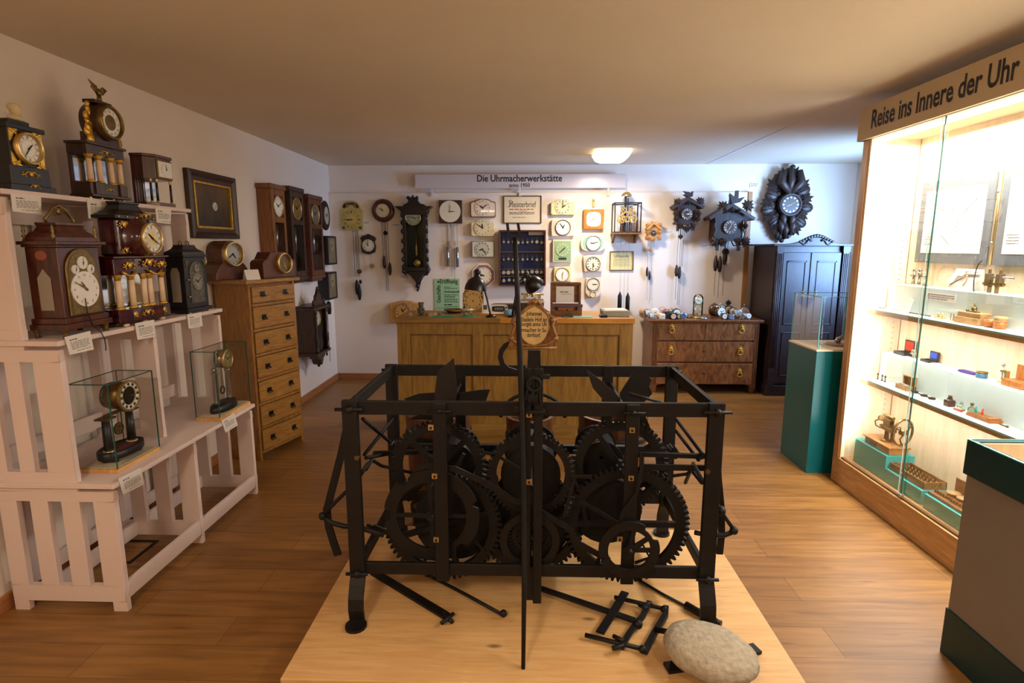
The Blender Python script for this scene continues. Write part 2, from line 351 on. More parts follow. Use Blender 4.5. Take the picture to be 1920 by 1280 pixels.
# ---------------------------------------------------------------- white stepped stand
S_Y = (2.30, 2.905, 3.545)
t = thing('display_stand', 'white stepped slatted stand carrying the table clocks on the left', 'stand', (-2.1, 2.9, 0))
t.location = (0, 0, 0)
Z1, Z2, Z3 = .60, 1.235, 1.86
def slot_panel(y):
    b = MB(); th = .028; y0, y1 = y, y+th
    def strips(x0, x1, z0, z1, slots, zs0, zs1):   # panel from x0..x1 with vertical slots between zs0..zs1
        b.box(x0, x1, y0, y1, z0, zs0); b.box(x0, x1, y0, y1, zs1, z1); x = x0
        for a, c in slots+[(x1, None)]:
            b.box(x, a, y0, y1, zs0, zs1)
            if c: x = c
    lo, w = -2.352, .062
    strips(lo, -1.825, .05, Z1-.02, [(-2.272, -2.21), (-2.130, -2.068), (-1.985, -1.923)], .125, .535)
    strips(lo, -1.985, Z1-.02, Z2-.02, [(-2.29, -2.232), (-2.165, -2.107), ], .67, 1.165)
    strips(lo, -2.135, Z2-.02, Z3-.01, [(-2.29, -2.235)], 1.30, 1.78)
    b.box(lo, -2.285, y0, y1, 0, .05); b.box(-1.89, -1.825, y0, y1, 0, .05); return b
for y in S_Y: slot_panel(y).build('slatted_panel', WHITE, t, .002)
for x, z, d in ((-1.808, Z1, .55), (-1.972, Z2, .39), (-2.118, Z3, .24)):
    MB().box(x-d, x, 2.285, 3.585, z, z+.022).build('shelf', WHITE, t, .003)
    if z < 1.8: MB().box(x-.40 if z < 1 else x-.36, x-.38 if z < 1 else x-.34, 2.33, 3.545, z-.55, z-.47).build('rail', WHITE, t, .002)
for a, c in ((S_Y[0]+.028, S_Y[1]), (S_Y[1]+.028, S_Y[2])):
    MB().box(-1.848, -1.826, a, c, .055, .135).build('rail', WHITE, t, .002)
# rear slatted boards seen between the shelves
for z0, z1 in ((.06, .56), (.66, 1.2), (1.3, 1.82)):
    b = MB(); b.box(-2.372, -2.354, 2.32, 3.56, z0, z0+.07); b.box(-2.372, -2.354, 2.32, 3.56, z1-.07, z1)
    for y in (2.40, 2.72, 3.04, 3.36): b.box(-2.372, -2.354, y-.03, y+.06, z0+.07, z1-.07)
    b.build('rear_slats', WHITE, t)
Z1 += .022; Z2 += .022; Z3 += .022
# black rectangle lying on the floor under it
b = MB(); x0, x1, y0, y1 = -2.29, -2.09, 2.69, 2.925
b.box(x0, x1, y0, y0+.014, 0, .006).box(x0, x1, y1-.014, y1, 0, .006).box(x0, x0+.014, y0+.014, y1-.014, 0, .006).box(x1-.014, x1, y0+.014, y1-.014, 0, .006)
tag(b.build('floor_frame', IRON), 'thin black metal rectangle lying on the floor under the white stand', 'frame')
# ---------------------------------------------------------------- tall chest of drawers (turned a little towards the camera)
OAK = WOOD('golden_oak', (126, 84, 34), (166, 116, 52), (5, 5, .7), .42)
OAKH = WOOD('golden_oak_drawer', (132, 92, 40), (172, 124, 60), (.7, 5, 5), .42)
ang = math.atan2(.96, .28)                           # local +x runs along the front, local -y faces out
CHX, CHY, CHW, CHD, CHH = -2.066, 4.125, .51, .32, 1.375
chest = thing('chest_of_drawers', 'tall narrow oak chest of seven drawers beside the white stand', 'chest of drawers', (CHX, CHY, 0), ang)
MB().box(0, .022, 0, CHD, .0, CHH).build('side_panel', OAK, chest, .002)
MB().box(CHW-.022, CHW, 0, CHD, .0, CHH).build('side_panel', OAK, chest, .002)
MB().box(.022, CHW-.022, .02, CHD, .07, CHH).build('carcass', OAK, chest)
MB().box(-.045, CHW+.035, -.035, CHD+.005, CHH, CHH+.028).build('top', OAKH, chest, .006)
z = CHH-.025
for i in range(7):
    h = .12 if i == 0 else .158; z0 = z-h
    d = MB().box(.026, CHW-.026, -.012, .02, z0, z).build('drawer', OAKH, chest, .003)
    MB().box(.024, CHW-.024, -.004, .02, z0-.027, z0-.006).build('rail', OAK, chest, .002)
    for hx in (.13, .38):
        p = MB().box(hx-.024, hx+.024, -.016, -.012, z0+h*.42, z0+h*.42+.034); p.build('handle', BLACK, d, .002)
        MB().tube([(hx-.022, -.016, z0+h*.45), (hx-.022, -.028, z0+h*.4), (hx+.022, -.028, z0+h*.4), (hx+.022, -.016, z0+h*.45)], .004, 6).build('handle', BLACK, d)
    z = z0-.033
# ---------------------------------------------------------------- workbench
OCH = WOOD('ochre_pine', (116, 84, 32), (150, 112, 48), (4, 4, .55), .45, 8, knots=3)
OCHH = WOOD('ochre_pine_across', (116, 84, 34), (146, 108, 48), (.55, 4, 4), .45, 8)
BY, BZ, BX0, BX1, BD = 4.75, 1.055, -1.115, .885, .55
bench = thing('workbench', 'long ochre panelled workbench behind the tower clock', 'workbench', (0, BY, 0))
X = lambda px: aty(px, 700, BY).x
xs = [X(747), X(771), X(887), X(906), X(1008), X(1026), X(1160), X(1184)]
fr = MB()
for a, c in ((0, 1), (2, 3), (4, 5), (6, 7)): fr.box(xs[a], xs[c], 0, .03, .12, BZ-.045)
for a, c in ((1, 2), (3, 4), (5, 6)): fr.box(xs[a], xs[c], 0, .03, BZ-.145, BZ-.045).box(xs[a], xs[c], 0, .03, .12, .2)
fr.build('front_frame', OCH, bench, .003)
for a, c in ((1, 2), (3, 4), (5, 6)):
    pn = MB().box(xs[a], xs[c], .016, .026, .2, BZ-.145).build('panel', OCH, bench); MB().box(xs[a], xs[a]+.006, .003, .016, .2, BZ-.145).box(xs[c]-.006, xs[c], .003, .016, .2, BZ-.145).box(xs[a]+.006, xs[c]-.006, .003, .016, BZ-.151, BZ-.145).build('shade_strip', M('recess_shade', (84, 56, 22), .6), pn)  # dark strips stand in for shade along the panel recess edges
MB().box(xs[0]-.012, xs[7]+.012, -.02, BD, 0, .12).build('plinth', OCHH, bench, .003)
MB().box(xs[0], xs[0]+.025, .03, BD, .12, BZ-.045).build('side_panel', OCH, bench)
MB().box(xs[7]-.025, xs[7], .03, BD, .12, BZ-.045).build('side_panel', OCH, bench)
xm = X(938)
MB().box(xs[0]-.008, xm, -.018, BD, BZ-.045, BZ).build('worktop', OCHH, bench, .003)
MB().box(xm, xs[7]+.012, -.018, BD, BZ-.045, BZ).build('worktop', WOOD('orange_pine', (168, 110, 34), (194, 134, 52), (.5, 4, 4), .4, 8), bench, .003)
# ---------------------------------------------------------------- walnut commode
WAL = WOOD('walnut_veneer', (100, 56, 26), (158, 98, 50), (3.2, 2, 1.0), .32, 5, coat=.3, burl=1.2)
WALD = WOOD('walnut_frame', (96, 54, 26), (132, 80, 40), (3, 3, .6), .35)
KY, KTOP = 6.33, .845
com = thing('commode', 'walnut commode with three drawers and gilt lion ring handles', 'commode', (0, KY, 0))
kx0, kx1 = aty(1222, 660, KY).x, aty(1421, 660, KY).x
MB().box(kx0, kx1, .02, .52, .13, KTOP-.02).build('carcass', WALD, com, .003)
MB().box(kx0-.055, kx1+.03, -.045, .545, KTOP-.02, KTOP).build('top', WALD, com, .006)
MB().box(kx0-.04, kx1+.035, -.03, .54, KTOP-.035, KTOP-.02).build('top_moulding', WALD, com, .004)
def zz(py): return aty(1320, py, KY).z
for (a, c), pr in (((600, 638), .0), ((641, 678), .0), ((681, 719), -.022)):
    d = MB().box(kx0+.055, kx1-.055, pr-.004, .03, zz(c), zz(a)).build('drawer', WAL, com, .004)
    zc = (zz(a)+zz(c))/2+.015
    for px in (1258, 1388):
        hx = aty(px, 650, KY).x
        b = MB(); b.disc(hx, zc+.025, .026, pr-.014, pr-.004, 16); b.ball((hx, pr-.016, zc+.025), .014, 10, (1, .8, 1.1)); b.prism([(hx-.02, zc+.045), (hx, zc+.062), (hx+.02, zc+.045)], pr-.012, pr-.004)
        T = [(hx+.026*math.sin(q), pr-.02, zc-.018-.026*math.cos(q)) for q in [i/14*2*PI for i in range(15)]]
        b.tube(T, .005, 6); b.build('ring_handle', GILT, d)
    b = MB(); hx = aty(1321, 650, KY).x
    if a == 600: b.prism(ell(hx, zc+.03, .006, .022, 10), pr-.007, pr-.003)
    else: b.lathe([(.02, -.004), (.018, -.009), (.007, -.005), (1e-4, -.0045)], (hx, pr, zc), 'y', 18, .8)
    b.build('keyhole', INK if a == 600 else OLDBRASS, d)
for x0, x1 in ((kx0, kx0+.055), (kx1-.055, kx1)):
    b = MB().box(x0, x1, 0, .03, .13, KTOP-.035); b.box(x0+.012, x0+.018, -.004, .0, .14, KTOP-.05).box(x0+.036, x0+.042, -.004, 0, .14, KTOP-.05); b.build('corner_post', WALD, com)
b = MB(); n = 16; top = [(kx0+(kx1-kx0)*i/n, .135) for i in range(n+1)]
bot = [(x, .045+.075*min(1, min(i, n-i)/2.6)**.6 if 0 < i < n else .04) for i, (x, _) in enumerate(top)]
b.prism(top+bot[::-1], 0, .03); b.build('apron', WALD, com)
for x in (kx0+.035, kx1-.035):
    for y in (.045, .47): MB().taper(x-.028, x+.028, y-.03, y+.03, 0, x-.04, x+.04, y-.04, y+.04, .13).build('foot', WALD, com, .004)
# ---------------------------------------------------------------- wardrobe
EBO = WOOD('dark_stained_wood', (30, 20, 22), (50, 34, 34), (3, 3, .7), .38)
AY = 6.24
war = thing('wardrobe', 'dark stained two door wardrobe with carved arched crest', 'wardrobe', (0, AY, 0))
ax0, ax1 = aty(1441, 600, AY).x+.03, 3.45; AZ = 1.655; am = (ax0+ax1)/2
MB().box(ax0, ax1, .03, .62, .12, AZ).build('carcass', EBO, war, .003)
MB().box(ax0-.02, ax1+.02, -.015, .64, 0, .12).build('plinth', EBO, war, .006)
crest = [(ax0-.05, AZ), (ax1+.05, AZ), (ax1+.05, AZ+.022)]
for i in range(21):
    q = 1-i/10; xx = am+q*(ax1-ax0)*.40; crest.append((xx, AZ+.022+.095*math.exp(-(q*2.1)**2)))
crest.append((ax0-.05, AZ+.022))
MB().prism(crest, -.05, .0).build('cornice', EBO, war, .004)
MB().box(ax0-.05, ax1+.05, .0, .64, AZ, AZ+.022).build('cornice', EBO, war, .004)
b = MB()
for i in range(13):
    q = (i-6)/6; b.ball((am+q*.17, -.055, AZ+.095*math.exp(-(q*1.0)**2)+.012), .02-.006*abs(q), 8, (1.2, .6, 1))
for q in (-1, 1):
    b.tube([(am+q*(.05+.02*k), -.056, AZ+.055+.02*math.sin(k*1.3)-.006*k) for k in range(7)], [.012, .011, .01, .009, .008, .006, .004], 6)
b.build('carved_crest', EBO, war)
for x in (ax0, ax1-.075):
    b = MB().box(x+.008, x+.067, -.012, .03, .3, AZ-.06); b.box(x, x+.075, -.02, .03, .12, .3).box(x, x+.075, -.02, .03, AZ-.06, AZ)
    for k in range(3): b.cyl((x+.02+.018*k, -.012, .32), (x+.02+.018*k, -.012, AZ-.08), .006, seg=6)
    b.build('pilaster', EBO, war)
for x0, x1 in ((ax0+.08, am-.012), (am+.012, ax1-.08)):
    d = MB().box(x0, x1, .004, .028, .14, AZ-.07).build('door', EBO, war, .003)
    b = MB(); a, c = x0+.045, x1-.045
    for z0, z1 in ((.22, .72), (.80, AZ-.16)):
        b.box(a, c, -.004, .004, z0, z0+.016).box(a, c, -.004, .004, z1-.016, z1).box(a, a+.016, -.004, .004, z0, z1).box(c-.016, c, -.004, .004, z0, z1)
    b.build('door_moulding', EBO, d, .003)
    b = MB(); hx = x1-.055 if x0 < am-.1 and x1 < am else x0+.055; b.prism(ell(hx, 1.15, .016, .03, 14), -.003, .003); b.ball((hx, -.006, 1.155), .009, 8); b.build('escutcheon', OLDBRASS, d)
MB().box(am-.014, am+.014, -.006, .03, .14, AZ-.07).build('centre_moulding', EBO, war, .003)
# ================================================================ the iron tower clock movement on the platform
tc = thing('turret_clock', 'large black iron tower clock movement on the pale pine platform', 'clock movement', (0, 0, 0))
YA, YR = 2.15, 2.84; ZT0, ZT1, ZB0, ZB1 = .99, 1.047, .30, .352
xl, xr = -.703, .737
def P2(px, py, Y): v = aty(px, py, Y); return (v.x, v.z)
def pz(py, Y, px=990): return aty(px, py, Y).z
def pr(r, Y): return (aty(960+r, 800, Y).x-aty(960, 800, Y).x)
def poly(name, pts, Y, th, par=tc, mat=IRON, bev=0): return MB().prism([P2(a, b_, Y) for a, b_ in pts], Y, Y+th).build(name, mat, par, bev)
def strap(name, pts, Y, w, th, par=tc, mat=IRON, dy=0):
    n = len(pts); P = [(P2(a, b_, Y+dy*i/(n-1))[0], Y+dy*i/(n-1), P2(a, b_, Y+dy*i/(n-1))[1]) for i, (a, b_) in enumerate(pts)]
    return MB().tube(P, 0, flat=(w, th, (0, 1, 0.01))).build(name, mat, par)
def rod(name, pts, r, par=tc, mat=IRON): return MB().tube(pts, r, 8).build(name, mat, par)
for x in (xl, xr):
    for y in (YA, YR):
        s = -1 if y == YA else 1
        b = MB().box(x-.031, x+.031, y-.013, y+.013, ZB0-.01, ZT1+.004)
        b.build('corner_post', IRON, tc, .003)
        b = MB().tube([(x, y, ZB0), (x, y+s*.02, .265), (x, y+s*.045, .215), (x, y+s*.05, .17), (x, y+s*.04, .125), (x, y+s*.04, .106)], 0, flat=(.062, .014, (0, 1, .01)))
        b.prismz(ell(x, y+s*.06, .044, .045, 14), PZ, PZ+.012)
        b.build('foot', IRON, tc)
        for zq, w_ in ((ZT1-.03, .055), (ZB0+.012, .045)): MB().cyl((x-w_, y+s*.018, zq), (x+w_, y+s*.018, zq), .007).ball((x, y+s*.018, zq), .016, 8).build('wedge_pin', IRON, tc)
for y in (YA, YR):
    MB().box(xl-.031, xr+.031, y+.002, y+.02, ZT0, ZT1).build('top_bar', IRON, tc, .003)
    MB().box(xl, xr, y+.002, y+.02, ZB0, ZB1).build('bottom_bar', IRON, tc, .003)
for x in (xl, xr):
    MB().box(x-.01, x+.01, YA, YR, ZT0+.005, ZT1).build('side_bar', IRON, tc, .003)
    MB().box(x-.01, x+.01, YA, YR, ZB0, ZB1).build('side_bar', IRON, tc, .003)
for a, c in ((813, 838), (1171, 1196)):              # intermediate uprights front and rear
    x0, x1 = aty(a, 850, YA).x, aty(c, 850, YA).x
    MB().box(x0, x1, YA-.012, YA+.004, ZB0-.02, ZT1-.004).build('upright', IRON, tc, .003)
    MB().box(x0, x1, YR-.004, YR+.024, ZB0, ZT1).build('upright', IRON, tc, .003)
    MB().cyl((x0-.02, YA-.018, ZT1-.035), (x1+.02, YA-.018, ZT1-.035), .005).ball(((x0+x1)/2, YA-.018, ZT1-.035), .011, 8).build('wedge_pin', IRON, tc)
c0, c1 = aty(981, 900, 2.12).x, aty(1014, 900, 2.12).x; cm = (c0+c1)/2
b = MB().box(c0, cm-.006, 2.118, 2.14, .345, pz(690, 2.13)).box(cm+.006, c1+.006, 2.118, 2.14, .2, pz(690, 2.13)).box(c0+.008, c1, 2.125, 2.145, .21, .36)
b.build('centre_post', IRON, tc, .003)
MB().box(cm-.03, cm+.03, YA, YR, ZT1-.03, ZT1).build('cross_bar', IRON, tc)
b = MB().taper(*(P2(987, 690, 2.40)[0], P2(1016, 690, 2.40)[0], 2.40, 2.43, ZT1-.02), *(P2(990, 656, 2.40)[0], P2(1013, 656, 2.40)[0], 2.40, 2.43, pz(656, 2.41)))
b.build('sign_bracket', IRON, tc)
b = MB(); 
for (a, z, w, h, d) in ((.0, 1.075, .035, .03, .05), (-.025, 1.09, .025, .045, .03), (.03, 1.11, .02, .03, .03), (.0, 1.02, .1, .012, .05), (.045, 1.16, .04, .016, .02), (-.05, 1.03, .05, .02, .03)):
    b.box(cm+a-w/2, cm+a+w/2, 2.10, 2.10+d, z-h/2, z+h/2)
for k in range(6): b.cyl((cm-.03+.012*k, 2.10, 1.05), (cm-.02+.009*k, 2.11, 1.15-.012*(k % 3)), .004, seg=6)
b.lathe([(.02, -.01), (.03, -.01), (.03, .01), (.02, .01), (.02, -.01)], (cm+.005, 2.09, 1.135), 'y', 18)
b.cyl((cm-.05, 2.09, 1.02), (cm-.005, 2.09, 1.15), .006, seg=6)
b.build('escapement', IRON, tc, .002)
# long rod leaning on the centre post
R = [(965, 443), (970, 545), (976, 690), (981, 900), (983, 1085), (981, 1256)]
Y = [2.06, 2.07, 2.075, 2.07, 2.0, 1.875]
b = MB().tube([aty(a, c, y) for (a, c), y in zip(R, Y)], [.0085, .0095, .0105, .011, .0105, .0075])
b.box(*(lambda v: (v.x-.022, v.x+.035, 2.05, 2.07, v.z-.004, v.z+.006))(aty(965, 443, 2.06)))
for a, c, d, e in ((951, 418, 954, 442), (971, 418, 975, 442)): b.tube([aty(a, c, 2.06), aty(d, e, 2.06)], 0, flat=(.010, .004, (0, 1, .01)))
b.build('pendulum_rod', IRON, tc)
# wheels: name, centre px, outer px, inner px, plane y, thickness, teeth, tooth px, spokes
WH = [('great_wheel', 830, 985, 107, 84, 2.30, .022, 62, 8, 4, .3), ('great_wheel', 995, 985, 96, 74, 2.42, .022, 60, 7, 4, .2), ('great_wheel', 1175, 984, 112, 88, 2.30, .024, 66, 8, 4, 0),
      ('second_wheel', 822, 876, 88, 66, 2.37, .018, 54, 8, 4, .8), ('second_wheel', 995, 890, 80, 62, 2.28, .018, 52, 7, 0, 0), ('second_wheel', 1162, 874, 88, 66, 2.37, .018, 54, 8, 4, .6),
      ('small_wheel', 996, 1003, 40, 28, 2.20, .012, 36, 6, 4, .4), ('small_wheel', 860, 935, 34, 20, 2.5, .012, 30, 6, 4, .4), ('small_wheel', 1215, 905, 32, 18, 2.45, .014, 30, 6, 4, .4), ('small_wheel', 1000, 925, 44, 30, 2.5, .012, 40, 6, 4, 0),
      ('small_wheel', 1125, 850, 26, 14, 2.5, .012, 26, 5, 3, 0), ('pinion', 740, 842, 11, 2, 2.55, .06, 9, 4, 0, 0), ('pinion', 1262, 850, 11, 2, 2.55, .06, 9, 4, 0, 0)]
for nm, px, py, ro, ri, Y, th, n, tt, sp, rot in WH:
    cx, cz = P2(px, py, Y); k = (aty(961, py+ro*.6, Y).x-aty(960, py+ro*.6, Y).x)*1.03
    b = MB().gear(cx, cz, ro*k, ri*k, n, tt*k, Y, Y+th, sp, .026, .024, rot)
    b.cyl((cx, YA if ro > 50 else Y-.05, cz), (cx, YR if ro > 50 else Y+.1, cz), .009, seg=8)
    b.build(nm, IRON, tc)
# count wheels in front (notched rings)
def countwheel(px, py, ro, ri, Y, notches, spokes):
    cx, cz = P2(px, py, Y); k = pr(1, Y); b = MB(); n = 72; out = []
    for i in range(n):
        a = 2*PI*i/n; r_ = ro*.86 if any(abs(i-q) <= w for q, w in notches) else ro; out.append((a, r_*k))
    vs = []; fs = []
    for y in (Y, Y+.012):
        vs += [(cx+r_*math.cos(a), y, cz+r_*math.sin(a)) for a, r_ in out]+[(cx+ri*k*math.cos(a), y, cz+ri*k*math.sin(a)) for a, r_ in out]
    for i in range(n):
        j = (i+1) % n; fs += [(i, j, n+j, n+i), (2*n+i, 3*n+i, 3*n+j, 2*n+j), (i, 2*n+i, 2*n+j, j), (n+i, n+j, 3*n+j, 3*n+i)]
    b.add(vs, fs)
    for a in spokes:
        dx, dz = math.cos(a), math.sin(a); b.tube([(cx, Y+.006, cz), (cx+dx*ri*k*1.03, Y+.006, cz+dz*ri*k*1.03)], 0, flat=(.018, .008, (0, 1, .01)))
    b.cyl((cx, Y-.03, cz), (cx, Y+.1, cz), .012, seg=10).disc(cx, cz, .024, Y-.004, Y+.016, 14)
    b.build('count_wheel', IRON, tc)
countwheel(809, 967, 93, 68, 2.20, ((25, 1), (36, 1), (62, 1), (3, 0)), (0, PI, PI/2+.05, -PI/2))
countwheel(1180, 1032, 59, 41, 2.11, ((8, 3), (40, 0)), (0, PI/2-.2, .6))
countwheel(993, 1015, 58, 44, 2.17, ((20, 0),), ())
# barrels of the movement (dark drums), widened to darken the gaps behind the wheels
for px, py, r_, Y0, Y1 in ((852, 978, 78, 2.36, 2.76), (995, 985, 76, 2.47, 2.78), (1138, 958, 66, 2.36, 2.76), (995, 890, 57, 2.36, 2.7), (1128, 868, 42, 2.45, 2.7), (850, 872, 42, 2.45, 2.7)):
    cx, cz = P2(px, py, Y0); k = pr(1, Y0)*r_
    MB().lathe([(1e-4, 0), (k, 0), (k, .012), (k*.86, .014), (k*.86, Y1-Y0-.014), (k, Y1-Y0-.012), (k, Y1-Y0), (1e-4, Y1-Y0)], (cx, Y0, cz), 'y', 28, 1, False).build('drum', IRON, tc)
# bars, levers and braces
for pts, Y, w, th in ((((783, 875), (805, 872), (853, 879), (897, 899), (930, 916), (960, 936), (1002, 952), (1037, 973), (1068, 990), (1085, 1019), (1120, 1038), (1142, 1050)), 2.18, .024, .008),
                      (((1110, 893), (1077, 893), (1070, 925), (1057, 968), (1040, 974)), 2.2, .014, .008), (((1086, 938), (1120, 957), (1158, 981)), 2.22, .016, .008),
                      (((1203, 848), (1203, 880), (1193, 925), (1167, 960), (1162, 985)), 2.13, .016, .008), (((1198, 851), (1325, 855)), 2.3, .018, .018), (((1200, 875), (1330, 877)), 2.24, .024, .01),
                      (((1215, 890), (1240, 880), (1262, 866)), 2.4, .014, .01), (((800, 880), (790, 862), (800, 838)), 2.22, .012, .008), (((870, 850), (850, 885), (862, 910)), 2.26, .014, .008),
                      (((745, 880), (800, 892)), 2.5, .012, .008), (((700, 985), (760, 1010), (800, 1050)), 2.35, .014, .01), (((975, 880), (930, 852), (905, 848)), 2.3, .012, .01),
                      (((1185, 1035), (1205, 1020), (1218, 1045), (1190, 1055)), 2.16, .01, .008), (((1090, 1020), (1125, 1040), (1118, 1062)), 2.2, .018, .01),
                      (((700, 850), (812, 846)), 2.6, .02, .02), (((1060, 880), (1090, 920), (1100, 990)), 2.3, .014, .008), (((880, 1000), (905, 1030), (880, 1060), (800, 1045)), 2.25, .012, .008)):
    strap('lever', pts, Y, w, th)
zq = pz(839, YR)
MB().box(xl, xr, YR-.03, YR, zq-.022, zq+.022).build('rear_rail', IRON, tc)
for side, X, L in ((-1, xl, (((680, 785), (742, 838)), ((738, 783), (683, 852)), ((686, 858), (735, 850), (800, 846)), ((686, 880), (697, 862), (715, 873), (745, 879)), ((690, 1040), (720, 985), (745, 950)), ((690, 985), (725, 1000)))),
                   (1, xr, (((1268, 786), (1318, 852)), ((1268, 808), (1310, 862)), ((1262, 850), (1316, 858)), ((1262, 892), (1290, 888), (1300, 872)), ((1300, 868), (1285, 905)), ((1300, 885), (1316, 905)), ((1280, 990), (1316, 1060))))):
    for pts in L:
        MB().tube([v if v.y < 2.84 else aty(a, c, 2.82) for a, c, v in [(a, c, atx(a, c, X)) for a, c in pts]], .0085, 7).build('brace', IRON, tc)
strap('lever', ((652, 795), (640, 850), (622, 920), (613, 955), (616, 985), (625, 1015), (634, 1040)), 2.22, .03, .012)
strap('lever', ((1342, 830), (1347, 900), (1352, 950), (1353, 1000), (1349, 1038)), 2.22, .026, .012)
b = MB().tube([aty(a, c, 2.18) for a, c in ((605, 967), (622, 980), (645, 986), (668, 987), (720, 1003))], .0105).tube([aty(a, c, 2.18) for a, c in ((605, 967), (630, 940), (668, 903), (690, 868))], .008); b.ball(aty(605, 967, 2.18), .017, 8); b.build('crank_arm', IRON, tc)
b = MB().tube([aty(a, c, 2.18) for a, c in ((1303, 998), (1330, 1003), (1358, 1003), (1376, 996))], .0105).tube([aty(a, c, 2.18) for a, c in ((1376, 993), (1360, 970), (1338, 935), (1300, 870))], .008); b.ball(aty(1376, 994, 2.18), .018, 8).ball(aty(1352, 957, 2.18), .02, 8); b.build('crank_arm', IRON, tc)
# flies
poly('fly_blade', ((820, 697), (851, 671), (857, 735), (848, 800), (835, 860), (822, 860), (812, 770), (816, 730)), 2.52, .006, mat=M('fly_sheet', (44, 40, 39), .45, .4))
poly('fly_blade', ((857, 737), (900, 731), (919, 730), (908, 760), (855, 760)), 2.56, .006); poly('fly_blade', ((757, 748), (785, 738), (815, 736), (815, 755), (765, 752)), 2.55, .006)
poly('fly_blade', ((765, 786), (790, 776), (830, 772), (830, 787)), 2.5, .006)
FS = MC['fly_sheet']
poly('fly_blade', ((1100, 694), (1130, 715), (1165, 748), (1172, 760), (1140, 760), (1112, 728)), 2.50, .006, mat=FS); poly('fly_blade', ((1195, 686), (1222, 712), (1217, 724), (1223, 738), (1205, 757), (1160, 760), (1163, 736)), 2.55, .006)
poly('fly_blade', ((1195, 770), (1211, 782), (1227, 818), (1208, 812), (1190, 800)), 2.5, .006, mat=FS)
for px, py in ((846, 752), (1163, 752)):
    v = aty(px, py, 2.5); MB().cyl((v.x, YA, v.z), (v.x, YR, v.z), .011).build('fly_arbor', IRON, tc)
MB().cyl(aty(1180, 738, 2.35), aty(1240, 754, 2.35), .007).build('lever', IRON, tc)
strap('hammer_spring', ((958, 643), (947, 648), (940, 658), (938, 669), (942, 682), (952, 692), (968, 697)), 2.45, .022, .014)
hc = aty(999, 782, 2.78); MB().tube([(hc.x+pr(60, 2.78)*math.cos(a), 2.78, hc.z+pr(46, 2.78)*math.sin(a)) for a in [PI*i/16 for i in range(17)]], .009).build('hoop', IRON, tc)
# brass bushings
for px, py, Y in ((808, 801, YA-.014), (1185, 806, YA-.014), (1183, 896, YA-.014), (815, 892, YA-.014), (992, 777, 2.112), (992, 903, 2.112), (818, 1011, YA-.014), (1162, 1010, YA-.014)):
    v = aty(px, py, Y); b = MB().box(v.x-.0105, v.x+.0105, Y-.004, Y+.004, v.z-.0105, v.z+.0105); b.build('brass_bushing', BRASS, tc)
    MB().box(v.x-.004, v.x+.004, Y-.012, Y, v.z-.004, v.z+.004).build('arbor_end', IRON, tc)
for px, py in ((1327, 884), (669, 858)):
    v = aty(px, py, YA-.016); MB().disc(v.x, v.z, .01, YA-.02, YA-.01, 14).build('bolt', OLDBRASS, tc)
# ---------------------------------------------------------------- painted name board standing on the movement
Y = 2.385
sg = thing('painted_sign', 'brown scrolled wooden sign with oval lettered panel on top of the tower clock', 'sign', (0, 0, 0))
OUT = ((950, 655), (955, 641), (952, 633), (958, 624), (961, 612), (957, 602), (961, 595), (972, 592), (977, 583), (986, 577), (992, 565), (1003, 558), (1014, 565), (1020, 577), (1029, 584), (1034, 592), (1044, 596), (1046, 604), (1041, 613), (1042, 624), (1048, 633), (1043, 642), (1045, 655))
CARV = WOOD('painted_brown_wood', (92, 58, 26), (142, 96, 46), (6, 6, 3), .5, 8)
MB().prism([P2(a, c, Y) for a, c in OUT], Y, Y+.014).build('board', CARV, sg, .004)
b = MB()
for pts in (((953, 652), (1043, 652)), ((955, 632), (964, 640), (975, 646), (1001, 648), (1025, 646), (1036, 640), (1044, 632)), ((962, 597), (966, 610), (961, 626), (957, 636)), ((1040, 597), (1036, 610), (1041, 626), (1045, 636)), ((975, 590), (990, 578), (1002, 572), (1014, 578), (1028, 590)), ((990, 570), (1003, 560), (1014, 570))):
    b.tube([aty(a, c, Y-.002) for a, c in pts], .006, 6)
for a, c in ((960, 634), (1041, 634), (966, 600), (1037, 600), (1003, 566)): b.ball(aty(a, c, Y-.002), .011, 8)
b.build('carved_scrolls', WOOD('gold_brown_wood', (124, 84, 36), (168, 120, 60), (6, 6, 3), .45), sg)
cx, cz = P2(1001, 609, Y); k = pr(1, Y)
b = MB(); b.prism(ell(cx, cz, 27*k, 36*k, 32), Y-.006, Y)
b.mat(1); yy = Y-.0068
for i, (t, f) in enumerate((('Johannes', 28), ('Stadele Hof an', 46), ('burget anno Uh', 46), ('rmacher in Su', 44), ('dorfdorf.', 24))):
    b.text(t, (cx, yy, cz+(20-9.5*i)*k), (1, 0, 0), (0, 0, 1), 11*k, .012, f*k)
b.build('oval_panel', [M('aged_cream', (206, 176, 118), .6, var=.12, vs=30), INK], sg, fix=False)
b = MB(); b.tube([(cx+28*k*math.cos(a), Y-.004, cz+37*k*math.sin(a)) for a in [2*PI*i/32 for i in range(33)]], .004, 6); b.build('oval_moulding', CARV, sg)
# ---------------------------------------------------------------- loose iron parts lying on the platform
Z = PZ+.018
pe = thing('pendulum', 'black iron pendulum rod ending in forked bracket and flat stone bob', 'pendulum', (0, 0, 0))
b = MB().tube([atz(1000, 1098, Z), atz(1100, 1132, Z), atz(1190, 1163, Z)], 0, flat=(.026, .012, (0, 0, 1))); b.build('rod', IRON, pe)
b = MB().tube([atz(1172, 1110, Z+.012), atz(1150, 1147, Z+.012), atz(1125, 1186, Z+.012)], 0, flat=(.034, .008, (0, 0, 1))); b.build('cross_plate', IRON, pe)
b = MB().tube([atz(1152, 1119, Z), atz(1250, 1142, Z)], .009).tube([atz(1097, 1190, Z), atz(1208, 1217, Z)], .009)
b.tube([atz(1249, 1138, Z), atz(1248, 1152, Z), atz(1228, 1185, Z), atz(1208, 1222, Z)], 0, flat=(.022, .02, (0, 0, 1)))
